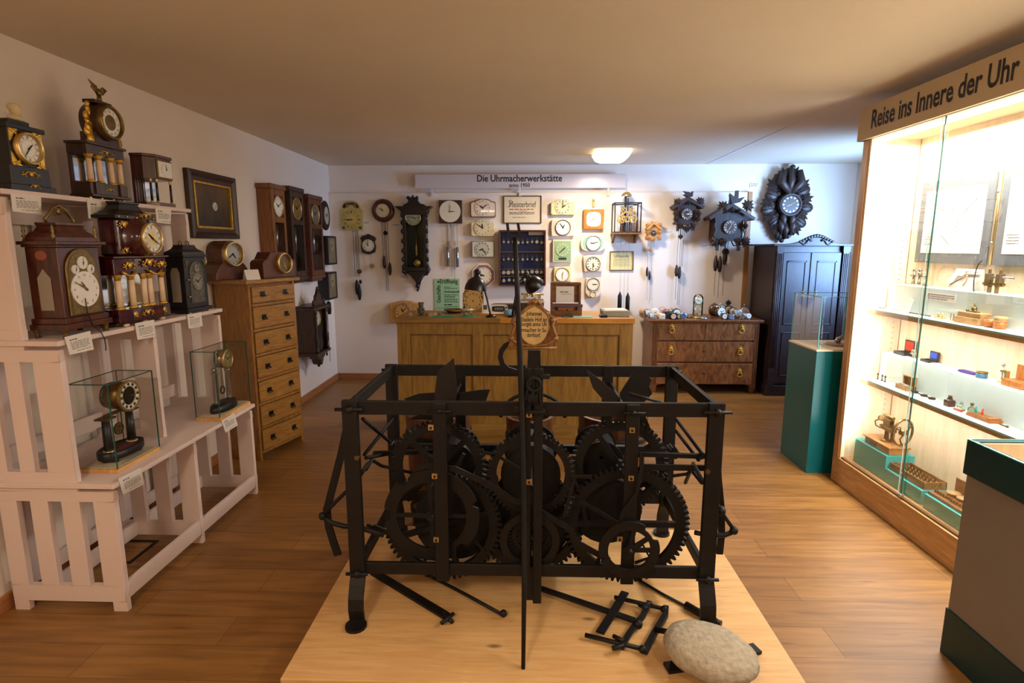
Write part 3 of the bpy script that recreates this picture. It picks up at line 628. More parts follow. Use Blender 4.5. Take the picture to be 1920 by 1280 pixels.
b.tube([atz(1218, 1128, Z+.008), atz(1205, 1155, Z+.008), atz(1192, 1170, Z+.008), atz(1178, 1190, Z+.008), atz(1164, 1215, Z+.008)], 0, flat=(.022, .012, (0, 0, 1)))
b.cyl(atz(1230, 1180, Z+.01), atz(1262, 1186, Z+.04), .011)
for p, q in (((1205, 1136), (1222, 1130)), ((1198, 1133), (1214, 1142)), ((1150, 1192), (1170, 1202)), ((1148, 1215), (1170, 1210))): b.tube([atz(*p, Z+.01), atz(*q, Z+.014)], .009, 6)
b.ball(atz(1196, 1170, Z+.01), .02, 8).ball(atz(1245, 1142, Z), .016, 8).ball(atz(1205, 1217, Z), .016, 8); b.build('bracket', IRON, pe)
STONE = M('pale_stone', (172, 158, 136), .95, var=.16, vs=45, bump=.9)
sc_ = atz(1331, 1222, .165); b = MB()
prof = [(.001, -.05), (.1, -.045), (.145, -.025), (.160, .0), (.152, .025), (.12, .043), (.06, .052), (.001, .054)]
b.T = Matrix.Translation(sc_) @ Matrix.Rotation(math.radians(-28), 4, 'Z') @ Matrix.Rotation(math.radians(4), 4, 'Y') @ Matrix.Diagonal((1.07, .90, 1, 1)); b.lathe(prof, seg=40)
so = b.build('stone_bob', STONE, pe)
for v in so.data.vertices:
    n_ = math.sin(v.co.x*31)*math.cos(v.co.y*27)*.003; v.co += Vector((n_, n_*.7, n_*.6))
b = MB().tube([atz(1249, 1252, PZ+.008), atz(1300, 1245, PZ+.008), atz(1420, 1215, PZ+.008)], 0, flat=(.05, .012, (0, 0, 1))); b.T = Matrix(); b.build('strap', IRON, pe)
def loose(name, label, pts, r, end=None, flat=None, knob=0):
    b = MB()
    P = [atz(*p, PZ+(r if not flat else flat[1]/2)+.001) for p in pts]
    if flat: b.tube(P, 0, flat=(flat[0], flat[1], (0, 0, 1)))
    else: b.tube(P, r)
    if knob: b.ball(P[-1]+Vector((0, 0, knob-r)), knob, 8)
    if end: b.tube([atz(*end[0], PZ+.02), atz(*end[1], PZ+.02)], .009, 6).tube([atz(*end[2], PZ+.014), atz(*end[3], PZ+.014)], .009, 6)
    tag(b.build(name, IRON), label, 'iron bar', 'loose iron bars on the platform')
loose('iron_bar', 'flat black iron bar with a cross pinned end by the left front foot', ((700, 1072), (760, 1108), (838, 1155)), .01, ((828, 1168), (850, 1150), (832, 1150), (848, 1166)), (.038, .012))
loose('iron_rod', 'thin black iron rod with ball end lying left of centre', ((800, 1076), (875, 1115), (944, 1153)), .0075, knob=.016)
loose('iron_rod', 'thin black iron rod with thick socket end by the right front foot', ((1195, 1085), (1240, 1112), (1290, 1138)), .0065)
b = MB().cyl(atz(1286, 1134, PZ+.018), atz(1342, 1166, PZ+.018), .017).cyl(atz(1335, 1163, PZ+.016), atz(1352, 1170, PZ+.016), .015); o = b.build('socket', IRON); o.parent = [q for q in C.objects if q.name.startswith('iron_rod')][-1]
# ---------------------------------------------------------------- wooden tubs behind the platform
TUB = WOOD('tub_wood', (64, 36, 18), (104, 62, 30), (5, 5, .6), .4, 9)
for lab, px, r_, zt in (('left one of the brown wooden tubs behind the tower clock, pale stone inside', 822, .19, .70), ('middle one of the brown wooden tubs behind the tower clock', 993, .135, .70), ('right one of the brown wooden tubs behind the tower clock', 1150, .2, .70)):
    x = aty(px, 800, 2.98).x*1.06; t = thing('wooden_tub', lab, 'tub', (x, 2.985+r_, 0), 0, 'wooden tubs behind the platform')
    b = MB().lathe([(.001, .0), (r_*.88, 0), (r_, zt), (r_-.02, zt), (r_*.88-.02, .03), (.001, .03)], seg=24, smooth=False); b.build('staves', TUB, t)
    for z in (.12, zt-.12): rr = r_*.88+r_*.12*z/zt+.002; MB().lathe([(rr, z-.018), (rr+.004, z-.018), (rr+.006, z+.018), (rr+.001, z+.018), (rr, z-.018)], seg=24).build('hoop', IRON, t)
    if px < 900: x0 = x
b = MB().ball((0, 0, 0), .10, 14, (1, .8, .6)); tag(b.build('stone', M('white_stone', (222, 206, 176), .9, var=.1, bump=.3), loc=(x0+.06, 3.12, .62)), 'pale rounded stone lying in the left wooden tub', 'stone')
b = MB().lathe([(.001, .03), (.165, .03), (.17, .60), (.001, .60)], (x0, 2.985+.19, 0), seg=20); tag(b.build('tub_filling', M('dark_filling', (60, 50, 40), .9, var=.2, bump=.5)), 'dark gravel filling the left wooden tub', 'filling', kind='stuff')
# ================================================================ clocks on the white stand
def LT(name, label, cat, x, y, z, rz=PI/2, group=None): return thing(name, label, cat, (x, y, z), rz, group)
EBON = WOOD('ebonised_wood', (15, 13, 16), (24, 21, 24), (2, 2, 2), .42)
REDL = WOOD('red_lacquer_wood', (40, 10, 14), (78, 20, 26), (3, 3, .6), .2, coat=.6)
ALAB = M('alabaster', (226, 196, 160), .4, var=.08, vs=12)
MIRR = M('mirror', (190, 196, 200), .05, 1)
def flourish(b, cx, cz, w, h, y, n=9, seed=0):     # chased gilt mount: scrolls and leaves in relief
    rnd = random.Random(seed)
    for s in (-1, 1):
        pts = [(cx+s*w/2*t, y, cz+h*.32*math.sin(t*5+rnd.random()*.3)*(1-t*.5)) for t in [i/7 for i in range(8)]]
        b.tube(pts, [h*.11*(1-.7*i/7)+.001 for i in range(8)], 5)
        for i in range(n//2):
            t = (i+.6)/(n/2); b.ball((cx+s*w/2*t, y, cz+h*.3*math.sin(i*2.2)), h*.13*(1.2-t*.6), 6, (1.3, .6, 1))
    b.ball((cx, y, cz), h*.3, 8, (1, .5, 1.1)); return b
def squash(root, sx, sy, skip=()):
    for ch in [o for o in C.objects if o.parent == root]:
        k = ch.name.split('.')[0] in skip; xs_ = [v.co.x for v in ch.data.vertices]; cx = (min(xs_)+max(xs_))/2
        for o in [ch]+[q for q in C.objects if q.parent == ch]:
            for v in o.data.vertices:
                if k: v.co.x += cx*(sx-1)
                else: v.co.x *= sx
                if v.co.y > 0: v.co.y *= sy
def column(par, x, y, z0, z1, r, mat, cap=GILT, cr=1.5):
    c = MB().lathe([(1e-4, z0), (r*1.02, z0), (r*1.0, (z0+z1)/2), (r*.86, z1), (1e-4, z1)], (x, y, 0), seg=14).build('column', mat, par)
    h = (z1-z0)*.1
    MB().lathe([(1e-4, z1-h*1.6), (r*.95, z1-h*1.6), (r*1.05, z1-h), (r*cr, z1-h*.15), (r*cr, z1), (1e-4, z1)], (x, y, 0), seg=12).build('capital', cap, c)
    MB().lathe([(1e-4, z0), (r*cr, z0), (r*cr, z0+h*.4), (r*1.1, z0+h*.8), (1e-4, z0+h*.8)], (x, y, 0), seg=12).build('base', cap, c); return c
# -- top shelf
t = LT('mantel_clock', 'black square mantel clock with gilt corner mounts on the top shelf, cream bust on it', 'clock', -2.15, 2.485, Z3)
MB().box(-.135, .135, -.01, .19, 0, .028).box(-.118, .118, 0, .185, .028, .105).box(-.1, .1, .005, .18, .105, .26).box(-.115, .11, -.008, .185, .255, .275).box(-.095, .03, .0, .18, .275, .292).build('case', EBON, t, .002)
dial(t, 0, .182, -.003, .056, 'ro', 1, 36, bez=BRASS, bw=.24, bd=.02, nr=.82)
for sx in (-1, 1):
    for z in (.118, .243):
        b = MB(); s = 1 if z > .2 else -1; b.prism([(sx*.096, z+s*.012), (sx*.040, z+s*.012), (sx*.066, z-s*.004), (sx*.085, z-s*.034), (sx*.096, z-s*.042)], .001, .006)
        for q in range(4): b.ball((sx*(.088-.01*q), .0, z+s*(.008-.004*q)), .008, 6, (1, .5, 1))
        b.build('corner_mount', GILT, t)
flourish(MB(), 0, .075, .12, .035, -.002, 9).build('gilt_mount', GILT, t); flourish(MB(), 0, .025, .07, .022, -.012, 7).build('gilt_mount', GILT, t)
squash(t, .84, .9, ('dial', 'bezel')); t.location.y = 2.472
# bust
bu = LT('bust', 'small cream plaster bust on the black mantel clock', 'bust', -2.235, 2.53, Z3+.292, PI*.62)
b = MB().lathe([(1e-4, 0), (.022, 0), (.02, .008), (.012, .014), (.013, .02), (1e-4, .021)], seg=16)
b.lathe([(.006, .016), (.034, .02), (.03, .03), (.015, .038), (.0135, .048), (1e-4, .049)], seg=16, sx=1.25)
b.ball((0, -.003, .062), .023, 14, (.82, 1, 1.2)); b.ball((0, -.024, .062), .0045, 6, (.7, 1, 1.4)).ball((0, -.021, .052), .0045, 6, (1.4, .6, .5)).ball((0, -.017, .045), .007, 6); b.ball((-.007, -.02, .067), .003, 6).ball((.007, -.02, .067), .003, 6)
b.ball((0, .004, .072), .0225, 12, (.95, 1.05, .85)); b.build('head', M('plaster', (222, 202, 160), .7, var=.06, bump=.2), bu)
t = LT('portico_clock', 'portico clock with four pale columns and gilt eagle on the top shelf', 'clock', -2.14, 2.865, Z3)
MB().box(-.2, .2, -.012, .17, .012, .024).box(-.19, .19, 0, .165, .024, .082).box(-.155, -.095, -.01, .0, .024, .085).box(.095, .155, -.01, 0, .024, .085).build('base', DWOOD, t, .002)
MB().box(-.19, .19, .0, .165, .215, .262).box(-.2, .2, -.012, .17, .262, .275).build('entablature', DWOOD, t, .002)
MB().box(-.185, .185, .15, .165, .082, .215).build('back_panel', DWOOD, t); MB().box(-.16, .16, .146, .15, .09, .21).build('mirror', MIRR, t)
for x in (-.155, -.06, .06, .155): column(t, x, .022, .082, .215, .021, ALAB)
for x in (-.17, -.06, .06, .17): MB().ball((x, .03, .006), .012, 8).ball((x, .13, .006), .012, 8).build('foot', BRASS, t)
flourish(MB(), 0, .052, .1, .02, -.002).build('gilt_mount', GILT, t); flourish(MB(), 0, .235, .16, .026, -.003, 9, 3).build('gilt_mount', GILT, t)
b = MB().lathe([(.0, -.0), (.09, 0), (.09, .13), (1e-4, .13)], (0.03, -.02, .385), 'y', 32); b.box(-.055, .115, .0, .12, .275, .33).box(-.03, .09, .0, .1, .47, .487); b.build('drum_case', DWOOD, t, .002)
dial(t, .03, .385, -.024, .068, 'ar', None, 0, bez=OLDBRASS, bw=.25, inner=OLDBRASS, bd=.02)
b = MB()                                             # eagle
b.cyl((.03, .03, .487), (.03, .03, .515), .016, .012, 10); b.ball((.03, .03, .53), .02, 10, (.8, 1.2, 1)); b.ball((.012, .03, .552), .01, 8).cyl((.008, .03, .553), (-.004, .03, .549), .004, .001, 6)
for s, tip in ((-1, (-.035, .575)), (1, (.085, .55))):
    for q in range(5): b.tube([(.03+s*.008, .03, .535-.003*q), (.03+s*(.03+.004*q), .028, .556-.002*q), (tip[0]-s*.008*q, .026, tip[1]-.007*q)], [.008, .008, .003], 6)
b.build('eagle', OLDBRASS, t)
for x, h in ((-.105, .18), (.155, .10)):
    b = MB(); b.cyl((x, .03, .275), (x, .03, .282), .03)
    for i in range(9): a = i*1.9; b.ball((x+.016*math.sin(a), .02+.004*(i % 3), .29+h*i/10), .027-.0012*i, 7, (1, .7, 1.1))
    b.ball((x, .022, .275+h), .014, 8); b.build('gilt_figure', GILT, t)
squash(t, .68, .62, ('drum_case', 'dial', 'bezel', 'eagle', 'gilt_figure')); t.location.y = 2.925
t = LT('shelf_clock', 'small brown bow sided clock with square dial on the top shelf', 'clock', -2.135, 3.315, Z3)
hexo = [(-.13, .16), (-.13, .06), (-.07, 0), (.11, 0), (.13, .03), (.13, .16)]
sc = lambda q: [(x*q, y if y > .1 else y-(q-1)*.13) for x, y in hexo]
MB().prismz(sc(1), .15, .272).prismz(sc(1.06), .272, .288).build('case', MAHOG, t, .002); MB().prismz(sc(1.05), 0, .02).build('base', MAHOG, t, .002)
MB().box(-.128, .128, .14, .16, .02, .15).build('back_panel', MAHOG, t); MB().box(-.05, .1, .134, .139, .025, .145).build('mirror', MIRR, t)
for x, y in ((-.095, .035), (-.06, .012), (.1, .012)): column(t, x, y, .02, .15, .009, EBON, BRASS)
for q in range(4): MB().cyl((-.118, .07+.02*q, .02), (-.118, .07+.02*q, .15), .004, seg=6).build('spindle', MAHOG, t)
b = MB().box(-.042, .098, -.006, 0, .158, .262); b.build('dial_frame', OLDBRASS, t, .003)
MB().box(-.034, .09, -.008, -.005, .166, .254).build('dial_plate', ENAMEL, t); dial(t, .028, .21, -.0095, .040, 'tk', 11, 58, face=ENAMEL)
squash(t, .8, .7, ('dial', 'dial_plate', 'dial_frame')); t.location.y = 3.355
# -- middle shelf
t = LT('bracket_clock', 'large mahogany bracket clock with brass handle, finials and three small dials', 'clock', -2.0, 2.475, Z2)
W_ = .128
MB().box(-W_-.02, W_+.02, -.018, .225, .035, .06).box(-W_-.012, W_+.012, -.01, .218, .06, .085).box(-W_, W_, 0, .21, .085, .39).build('case', MAHOG, t, .003)
MB().box(-W_-.025, W_+.025, -.024, .232, .40, .415).box(-W_-.012, W_+.012, -.012, .22, .39, .40).build('cornice', MAHOG, t, .003)
MB().stack([(-.125,.125,0,.2,.415), (-.126,.126,-.0,.2,.432), (-.115,.115,.01,.19,.448), (-.095,.095,.025,.175,.458), (-.082,.082,.035,.165,.478), (-.088,.088,.03,.17,.486), (-.088,.088,.03,.17,.495)]).build('bell_top', MAHOG, t)
for x in (-W_+.0, W_-.0):
    for y in (.01, .2):
        MB().lathe([(1e-4, 0), (.016, 0), (.011, .012), (.016, .03), (.02, .036), (1e-4, .036)], (x, y, 0), seg=10).build('foot', OLDBRASS, t)
        MB().lathe([(1e-4, .415), (.012, .415), (.005, .428), (.013, .436), (.004, .446), (.010, .458), (.006, .468), (.009, .476), (1e-4, .486)], (x, y, 0), seg=10).build('finial', OLDBRASS, t)
b = MB().tube([(-.08, .1, .495), (-.085, .1, .51), (-.06, .1, .53), (-.04, .1, .555), (0, .1, .572), (.04, .1, .555), (.06, .1, .53), (.085, .1, .51), (.08, .1, .495)], .008)
flourish(b, 0, .545, .09, .05, .1, 9, 2); b.build('handle', OLDBRASS, t)
arch = [(-.085, .10), (.085, .10), (.085, .285)]+[(.085*math.cos(a), .285+.085*math.sin(a)) for a in [PI*i/16 for i in range(1, 16)]]+[(-.085, .285)]
arco = [(-.1, .092), (.1, .092), (.1, .285)]+[(.1*math.cos(a), .285+.1*math.sin(a)) for a in [PI*i/16 for i in range(1, 16)]]+[(-.1, .285)]
MB().prism(arco, -.008, 0).build('dial_surround', OLDBRASS, t, .003); MB().prism(arch, -.0095, -.008).build('dial_plate', M('engraved_brass', (122, 100, 60), .5, .6, var=.4, vs=60), t)
dial(t, 0, .205, -.012, .079, 'ar', 10, 50, face=ENAMEL, ns=.7, hm=OLDBRASS)
for x, z, r in ((0, .322, .028), (-.048, .293, .02), (.048, .293, .02)): dial(t, x, z, -.012, r, 'tk', 6, 0, name='small_dial')
for s in (-1, 1):
    pass
b = MB().add([(-W_-.002, y, z) for y, z in ((.06, .12), (.15, .12), (.15, .26), (.13, .275), (.105, .30), (.08, .275), (.06, .26))], [tuple(range(7))]); b.build('side_window', M('dull_window', (150, 140, 124), .2), t, fix=False)
b = MB().add([(-W_-.002, .105+.04*math.cos(a), .355+.02*math.sin(a)) for a in [2*PI*i/20 for i in range(20)]], [tuple(range(20))]); b.build('side_vent', M('red_cloth', (150, 84, 58), .8), t, fix=False)
MB().tube([(-.02, -.02, .165), (-.012, -.016, .1), (.005, -.022, .04), (.035, -.034, .004), (.05, -.036, -.03), (.052, -.036, -.07), (.048, -.036, -.085)], .0022, 6).build('cord', IRON, t)
squash(t, .92, .66, ('dial', 'small_dial')); t.location.y = 2.492
t = LT('portico_clock', 'dark red portico clock with gilt swags and pale columns on the middle shelf', 'clock', -1.985, 2.865, Z2)
MB().box(-.215, .215, .02, .2, .012, .022).prismz([(-.2, .19), (-.2, .01), (-.12, -.008), (-.05, .0), (.05, 0), (.12, -.008), (.2, .01), (.2, .19)], .022, .085).build('base', REDL, t, .003)
MB().prismz([(-.2, .19), (-.2, .01), (-.1, -.002), (-.05, .01), (.05, .01), (.1, -.002), (.2, .01), (.2, .19)], .255, .335).box(-.21, .21, -.008, .2, .335, .346).build('entablature', REDL, t, .003)
MB().box(-.2, .2, .17, .19, .085, .255).build('back_panel', REDL, t); MB().box(-.19, .19, .165, .17, .09, .25).build('mirror', MIRR, t)
for x in (-.165, -.07, .02, .07, .165): column(t, x, .03, .085, .255, .018, ALAB)
MB().box(-.13, .13, .03, .18, .346, .53).build('case', REDL, t, .012)
MB().stack([(-.15,.15,.01,.2,.53), (-.15,.15,.01,.2,.545), (-.12,.12,.03,.18,.555), (-.085,.085,.05,.16,.575), (-.068,.068,.06,.15,.602), (-.075,.075,.055,.155,.606), (-.075,.075,.055,.155,.615)]).build('roof', EBON, t)
b = MB().lathe([(.128, .028), (.1, .0), (.078, -.03), (.078, -.04), (1e-4, -.04)], (0.03, 0, .435), 'y', 36); b.build('dial_cone', REDL, t)
dial(t, .03, .435, -.043, .07, 'ro', 10, 21, bez=BRASS, bw=.12, inner=BRASS)
for i, x in enumerate((-.13, -.07, 0, .07, .13)): MB().ball((x, .006, .538), .006, 6).build('stud', BRASS, t)
for x, z, w, h in ((-.085, .5, .08, .05), (-.085, .375, .08, .04), (0.06, .55, .1, .03), (-.1, .30, .1, .05), (.05, .31, .12, .06), (.15, .3, .08, .05), (0, .055, .1, .04), (-.1, .055, .05, .045), (.13, .055, .05, .045)):
    flourish(MB(), x, z, w, h, .018 if z > .35 and z < .52 else -.004, 9, int(x*100)+5).build('gilt_mount', GILT, t)
for s in (-1, 1): MB().tube([(s*.1-.06, -.004, .27), (s*.1-.03, -.008, .252), (s*.1, -.008, .248), (s*.1+.04, -.006, .268)], .006, 6).build('gilt_swag', GILT, t)
for x in (-.14, 0, .14): MB().ball((x, .03, .006), .02, 8, (1, 1, .45)).ball((x, .16, .006), .02, 8, (1, 1, .45)).build('foot', ALAB, t)
squash(t, 1, .66); t.location.y = 2.885
t = LT('bracket_clock', 'black bracket clock with curled brass handle at the right of the middle shelf', 'clock', -1.995, 3.36, Z2)
MB().box(-.13, .13, -.012, .2, .01, .03).box(-.112, .112, 0, .19, .03, .33).box(-.125, .125, -.01, .2, .33, .345).build('case', EBON, t, .003)
MB().stack([(-.115,.115,0,.19,.345), (-.11,.11,.005,.185,.36), (-.075,.075,.035,.155,.378), (-.06,.06,.045,.145,.395), (-.062,.062,.043,.147,.402)]).build('bell_top', EBON, t)
b = MB()
for s in (-1, 1): b.tube([(s*.05, .095, .402), (s*.05, .095, .418), (s*.032, .095, .424), (s*.014, .095, .414), (s*.026, .095, .406)], .005, 6)
b.build('handle', OLDBRASS, t)
archb = [(-.07, .06), (.07, .06), (.07, .235)]+[(.07*math.cos(a), .235+.07*math.sin(a)) for a in [PI*i/14 for i in range(1, 14)]]+[(-.07, .235)]
MB().prism(archb, -.004, 0).build('dial_plate', M('grey_engraving', (96, 92, 84), .45, .6, var=.5, vs=50), t)
dial(t, 0, .185, -.006, .052, 'ro', 10, 8, face=M('pewter_dial', (150, 142, 124), .4, .5)); dial(t, 0, .265, -.006, .022, 'tk', 12, 0, face=MC['pewter_dial'], name='small_dial')
for s in (-1, 1): MB().prism([(s*.1, .31), (s*.06, .31), (s*.085, .295), (s*.1, .27)], -.004, .001).build('corner_mount', OLDBRASS, t)
for z in (.1, .2): MB().ball((-.09, -.006, z), .007, 8).build('hinge_knob', BRASS, t)
MB().add([(-.1135, y, z) for y, z in ((.05, .07), (.14, .07), (.14, .24), (.12, .27), (.07, .27), (.05, .24))], [tuple(range(6))]).build('side_window', MC['dull_window'], t, fix=False)
for x in (-.1, .1): MB().ball((x, 0, .004), .012, 8, (1, 1, .6)).ball((x, .18, .004), .012, 8, (1, 1, .6)).build('foot', BRASS, t)
squash(t, 1, .6); t.location.y = 3.365
# -- glass cases on the lower shelf
def glass_case(label, x0, x1, y0, y1, z, h):
    t = thing('glass_case', label, 'glass case', (x0, y0, z)); w, d = x1-x0, y1-y0; e = .003
    MB().box(0, w, 0, d, 0, .02).build('base', WOOD('pale_beech', (206, 150, 84), (226, 176, 112), (4, .6, 4), .5), t, .002)
    MB().box(.008, w-.008, .008, d-.008, .02, .024).build('lining', M('felt_cream', (214, 198, 162), .9), t)
    for a, c in (((.004, 0, .02), (w-.004, 0, h)), ((.004, d, .02), (w-.004, d, h)), ((0, .004, .02), (0, d-.004, h)), ((w, .004, .02), (w, d-.004, h))):
        if a[1] == c[1]: v = [(a[0], a[1], a[2]), (c[0], a[1], a[2]), (c[0], a[1], c[2]), (a[0], a[1], c[2])]
        else: v = [(a[0], a[1], a[2]), (a[0], c[1], a[2]), (a[0], c[1], c[2]), (a[0], a[1], c[2])]
        MB().add(v, [(0, 1, 2, 3)]).build('pane', GLS, t, fix=False)
    MB().add([(0, 0, h), (w, 0, h), (w, d, h), (0, d, h)], [(0, 1, 2, 3)]).build('pane', GLS, t, fix=False)
    b = MB()
    for x in (0, w):
        for y in (0, d): b.box(x-e*.7, x+e*.7, y-e*.7, y+e*.7, .02, h)
    for y in (0, d): b.box(0, w, y-e*.8, y+e*.8, h-e, h+e*.4)
    for x in (0, w): b.box(x-e*.8, x+e*.8, 0, d, h-e, h+e*.4)
    b.build('glass_edges', GLS_ED, t); return t
glass_case('glass case with wooden base at the left end of the lower white shelf', -2.06, -1.878, 2.41, 2.71, Z1, .418)
glass_case('glass case with wooden base at the right end of the lower white shelf', -1.975, -1.832, 3.2, 3.575, Z1, .42)
t = LT('skeleton_clock', 'two pillar clock with pierced white dial on black oval base inside the left glass case', 'clock', -1.968, 2.565, Z1+.024)
b = MB(); b.T = Matrix.Diagonal((1, .55, 1, 1)); b.lathe([(1e-4, .02), (.128, .02), (.13, .03), (.13, .055), (.118, .058), (.112, .048), (1e-4, .048)], seg=36); b.build('base', EBON, t)
b = MB(); b.T = Matrix.Diagonal((1, .5, 1, 1)); b.lathe([(1e-4, .049), (.108, .049), (.108, .051), (1e-4, .051)], seg=30); b.build('base_felt', M('dark_red_felt', (86, 26, 24), .9), t)
for x in (-.08, .08):
    for y in (-.03, .03): MB().ball((x, y, .01), .013, 8).build('foot', EBON, t)
for x in (-.078, .078):
    c = MB().lathe([(1e-4, .05), (.02, .05), (.019, .12), (.0165, .2), (1e-4, .2)], (x, 0, 0), seg=14).build('column', EBON, t)
    MB().lathe([(.001, .05), (.026, .05), (.026, .055), (.02, .06), (.001, .06)], (x, 0, 0), seg=14).build('base', BRASS, c); MB().lathe([(.001, .2), (.018, .2), (.022, .208), (.001, .209)], (x, 0, 0), seg=14).box(x-.032, x+.032, -.03, .03, .209, .217).build('capital', OLDBRASS, c)
MB().box(-.085, .085, -.006, .006, .217, .23).lathe([(.062, -.05), (.066, -.05), (.066, .03), (.062, .03), (.062, -.05)], (0.02, 0, .298), 'y', 32).build('movement', OLDBRASS, t)
b = MB().ring(.02, .298, .066, .045, -.056, -.05, 40); b.mat(1)
for i in range(12): a = i*PI/6; b.disc(.02+.055*math.sin(a), .298+.055*math.cos(a), .0075, -.058, -.0565, 8)
b.build('dial_ring', [ENAMEL, OLDBRASS], t, fix=False); MB().ring(.02, .298, .074, .065, -.06, -.048, 40).build('bezel', BRASS, t); MB().disc(.02, .298, .044, -.05, -.046, 28).build('dial_centre', M('dark_gear', (48, 38, 22), .4, .6, var=.5, vs=80), t); hands(t, .02, .298, .055, -.058, 3, 15, OLDBRASS)
MB().gear(0.02, .298, .06, .05, 40, .004, .045, .05, 4, .01, .006).build('wheel', STEEL, t)
b = MB().ring(0, .14, .03, .025, -.004, .004, 24).cyl((0, 0, .165), (0, 0, .23), .002, seg=6)
for i in range(7):
    a = i*.9; b.ring(.014*math.sin(a), .14+.014*math.cos(a), .010, .007, -.002, .002, 12)
b.build('pendulum', OLDBRASS, t)
t = LT('skeleton_clock', 'two pillar clock with silvered columns on dark base inside the right glass case', 'clock', -1.905, 3.385, Z1+.024)
b = MB(); b.T = Matrix.Diagonal((1, .42, 1, 1)); b.lathe([(1e-4, .0), (.128, .0), (.13, .02), (.12, .042), (.1, .048), (1e-4, .05)], seg=32); b.build('base', EBON, t)
for x in (-.075, .07):
    c = MB().lathe([(1e-4, .048), (.02, .048), (.017, .06), (.016, .075), (.017, .15), (.016, .225), (.02, .235), (.02, .242), (1e-4, .242)], (x, 0, 0), seg=14).build('column', NICKEL, t)
    MB().ball((x, 0, .262), .017, 10).cyl((x, 0, .275), (x, 0, .3), .004, .001, 6).build('finial', NICKEL, c)
MB().lathe([(1e-4, 0), (.058, 0), (.058, .05), (1e-4, .05)], (.02, -.03, .315), 'y', 28).build('movement', NICKEL, t)
dial(t, .02, .315, -.033, .05, 'ro', 10, 12, face=M('aged_dial', (150, 132, 96), .5), bez=BRASS, bw=.18)
MB().ball((-.045, 0, .37), .013, 8).tube([(-.045, 0, .357), (-.04, 0, .32), (-.01, 0, .3)], .003, 6).build('bell', BRASS, t)
MB().ring(0, .12, .026, .019, -.004, .004, 20).cyl((0, 0, .14), (0, 0, .28), .002, seg=6).build('pendulum', OLDBRASS, t)
# -- paper cards hanging on the shelf fronts
def card(X, c4, label, n=6, seed=0):
    P = [atx(a, c, X) for a, c in c4]; o = P[0]; u = P[1]-P[0]; v = P[3]-P[0]; nrm = Vector((1, 0, 0))
    b = MB().add([p for p in P]+[p-nrm*.0012 for p in P], [(0, 3, 2, 1), (4, 5, 6, 7), (0, 1, 5, 4), (1, 2, 6, 5), (2, 3, 7, 6), (3, 0, 4, 7)])
    b.mat(1); rnd = random.Random(seed)
    def line(x0, x1, y, h):
        x = x0
        while x < x1-.02:
            w = min(rnd.uniform(.05, .16), x1-x); q = [o+u*x+v*(y-h)+nrm*.0004, o+u*(x+w)+v*(y-h)+nrm*.0004, o+u*(x+w)+v*(y+h)+nrm*.0004, o+u*x+v*(y+h)+nrm*.0004]; b.add(q, [(0, 1, 2, 3)]); x += w+.025
    line(.14, .42, .24, .03)
    for i in range(n): line(.14, .86-.1*(i == n-1), .38+.075*i, .014)
    line(.3, .86, .9, .014)
    tag(b.build('label_card', [CARD, GREYINK], fix=False), label, 'card', 'paper cards on the white stand')
CR = lambda x0, y0, w, h, a: [(x0, y0), (x0+w, y0+a), (x0+w+1.5, y0+a+h), (x0+2.5, y0+h)]
card(-2.112, [(20, 362), (77, 367), (78, 402), (24, 396)], 'paper card hanging under the black mantel clock', 6, 1)
card(-2.112, [(163, 373), (203, 378), (202, 412), (166, 409)], 'paper card hanging under the portico clock of the top shelf', 5, 2)
card(-2.112, [(291, 388), (321, 392), (320, 420), (294, 417)], 'paper card hanging under the brown bow sided clock', 5, 3)
card(-1.964, [(121, 632), (169, 620), (176, 655), (131, 665)], 'tilted paper card hanging under the mahogany bracket clock', 6, 4)
card(-1.964, [(253, 606), (289, 599), (291, 631), (258, 637)], 'paper card hanging under the dark red portico clock', 6, 5)
card(-1.964, [(351, 590), (377, 585), (380, 611), (354, 616)], 'paper card hanging under the black bracket clock', 6, 6)
card(-1.8045, [(222, 897), (264, 876), (271, 907), (231, 927)], 'tilted paper card hanging under the left glass case', 6, 7)
card(-1.8045, [(415, 788), (439, 774), (446, 797), (423, 811)], 'tilted paper card hanging under the right glass case', 5, 8)
# ================================================================ on top of the chest of drawers
CR_ = Matrix.Translation((CHX, CHY, 0)) @ Matrix.Rotation(ang, 4, 'Z'); CT = CHH+.028
def onchest(x, y): v = CR_ @ Vector((x, y, 0)); return (v.x, v.y, CT)
t = thing('mantel_clock', 'brown round topped mantel clock with silver dial at the left on the chest', 'clock', onchest(.075, .19), ang)
cam_p = [(-.17, 0), (.17, 0), (.165, .05), (.12, .11)]+[(.1*math.cos(a), .185+.105*math.sin(a)) for a in [-.5+(PI+1)*i/18 for i in range(19)]]+[(-.12, .11), (-.165, .05)]
MB().prism([(x, z) for x, z in cam_p], 0, .16).build('case', REGR, t, .006)
dial(t, 0.0, .19, -.004, .082, 'ar', 4, 40, face=M('silvered', (164, 158, 146), .35, .6), bez=BRASS, bw=.12, bd=.03)
t = thing('tambour_clock', 'brown stepped tambour clock with brass bezel at the right on the chest', 'clock', onchest(.42, .05), ang)
MB().prism([(-.19, 0), (.19, 0), (.19, .12), (.17, .14), (.14, .15), (.1, .205), (-.1, .205), (-.14, .15), (-.17, .14), (-.19, .12)], 0, .13).build('case', REGR, t, .006)
dial(t, .03, .115, -.006, .072, 'tk', 5, 25, face=M('brown_dial', (112, 90, 58), .4, .3), bez=BRASS, bw=.14, bd=.03, hm=BRASS)
b = MB().add([(-.055, 0, 0), (.055, 0, 0), (.055, .03, .075), (-.055, .03, .075), (.055, .06, 0), (-.055, .06, 0)], [(0, 1, 2, 3), (3, 2, 4, 5)])
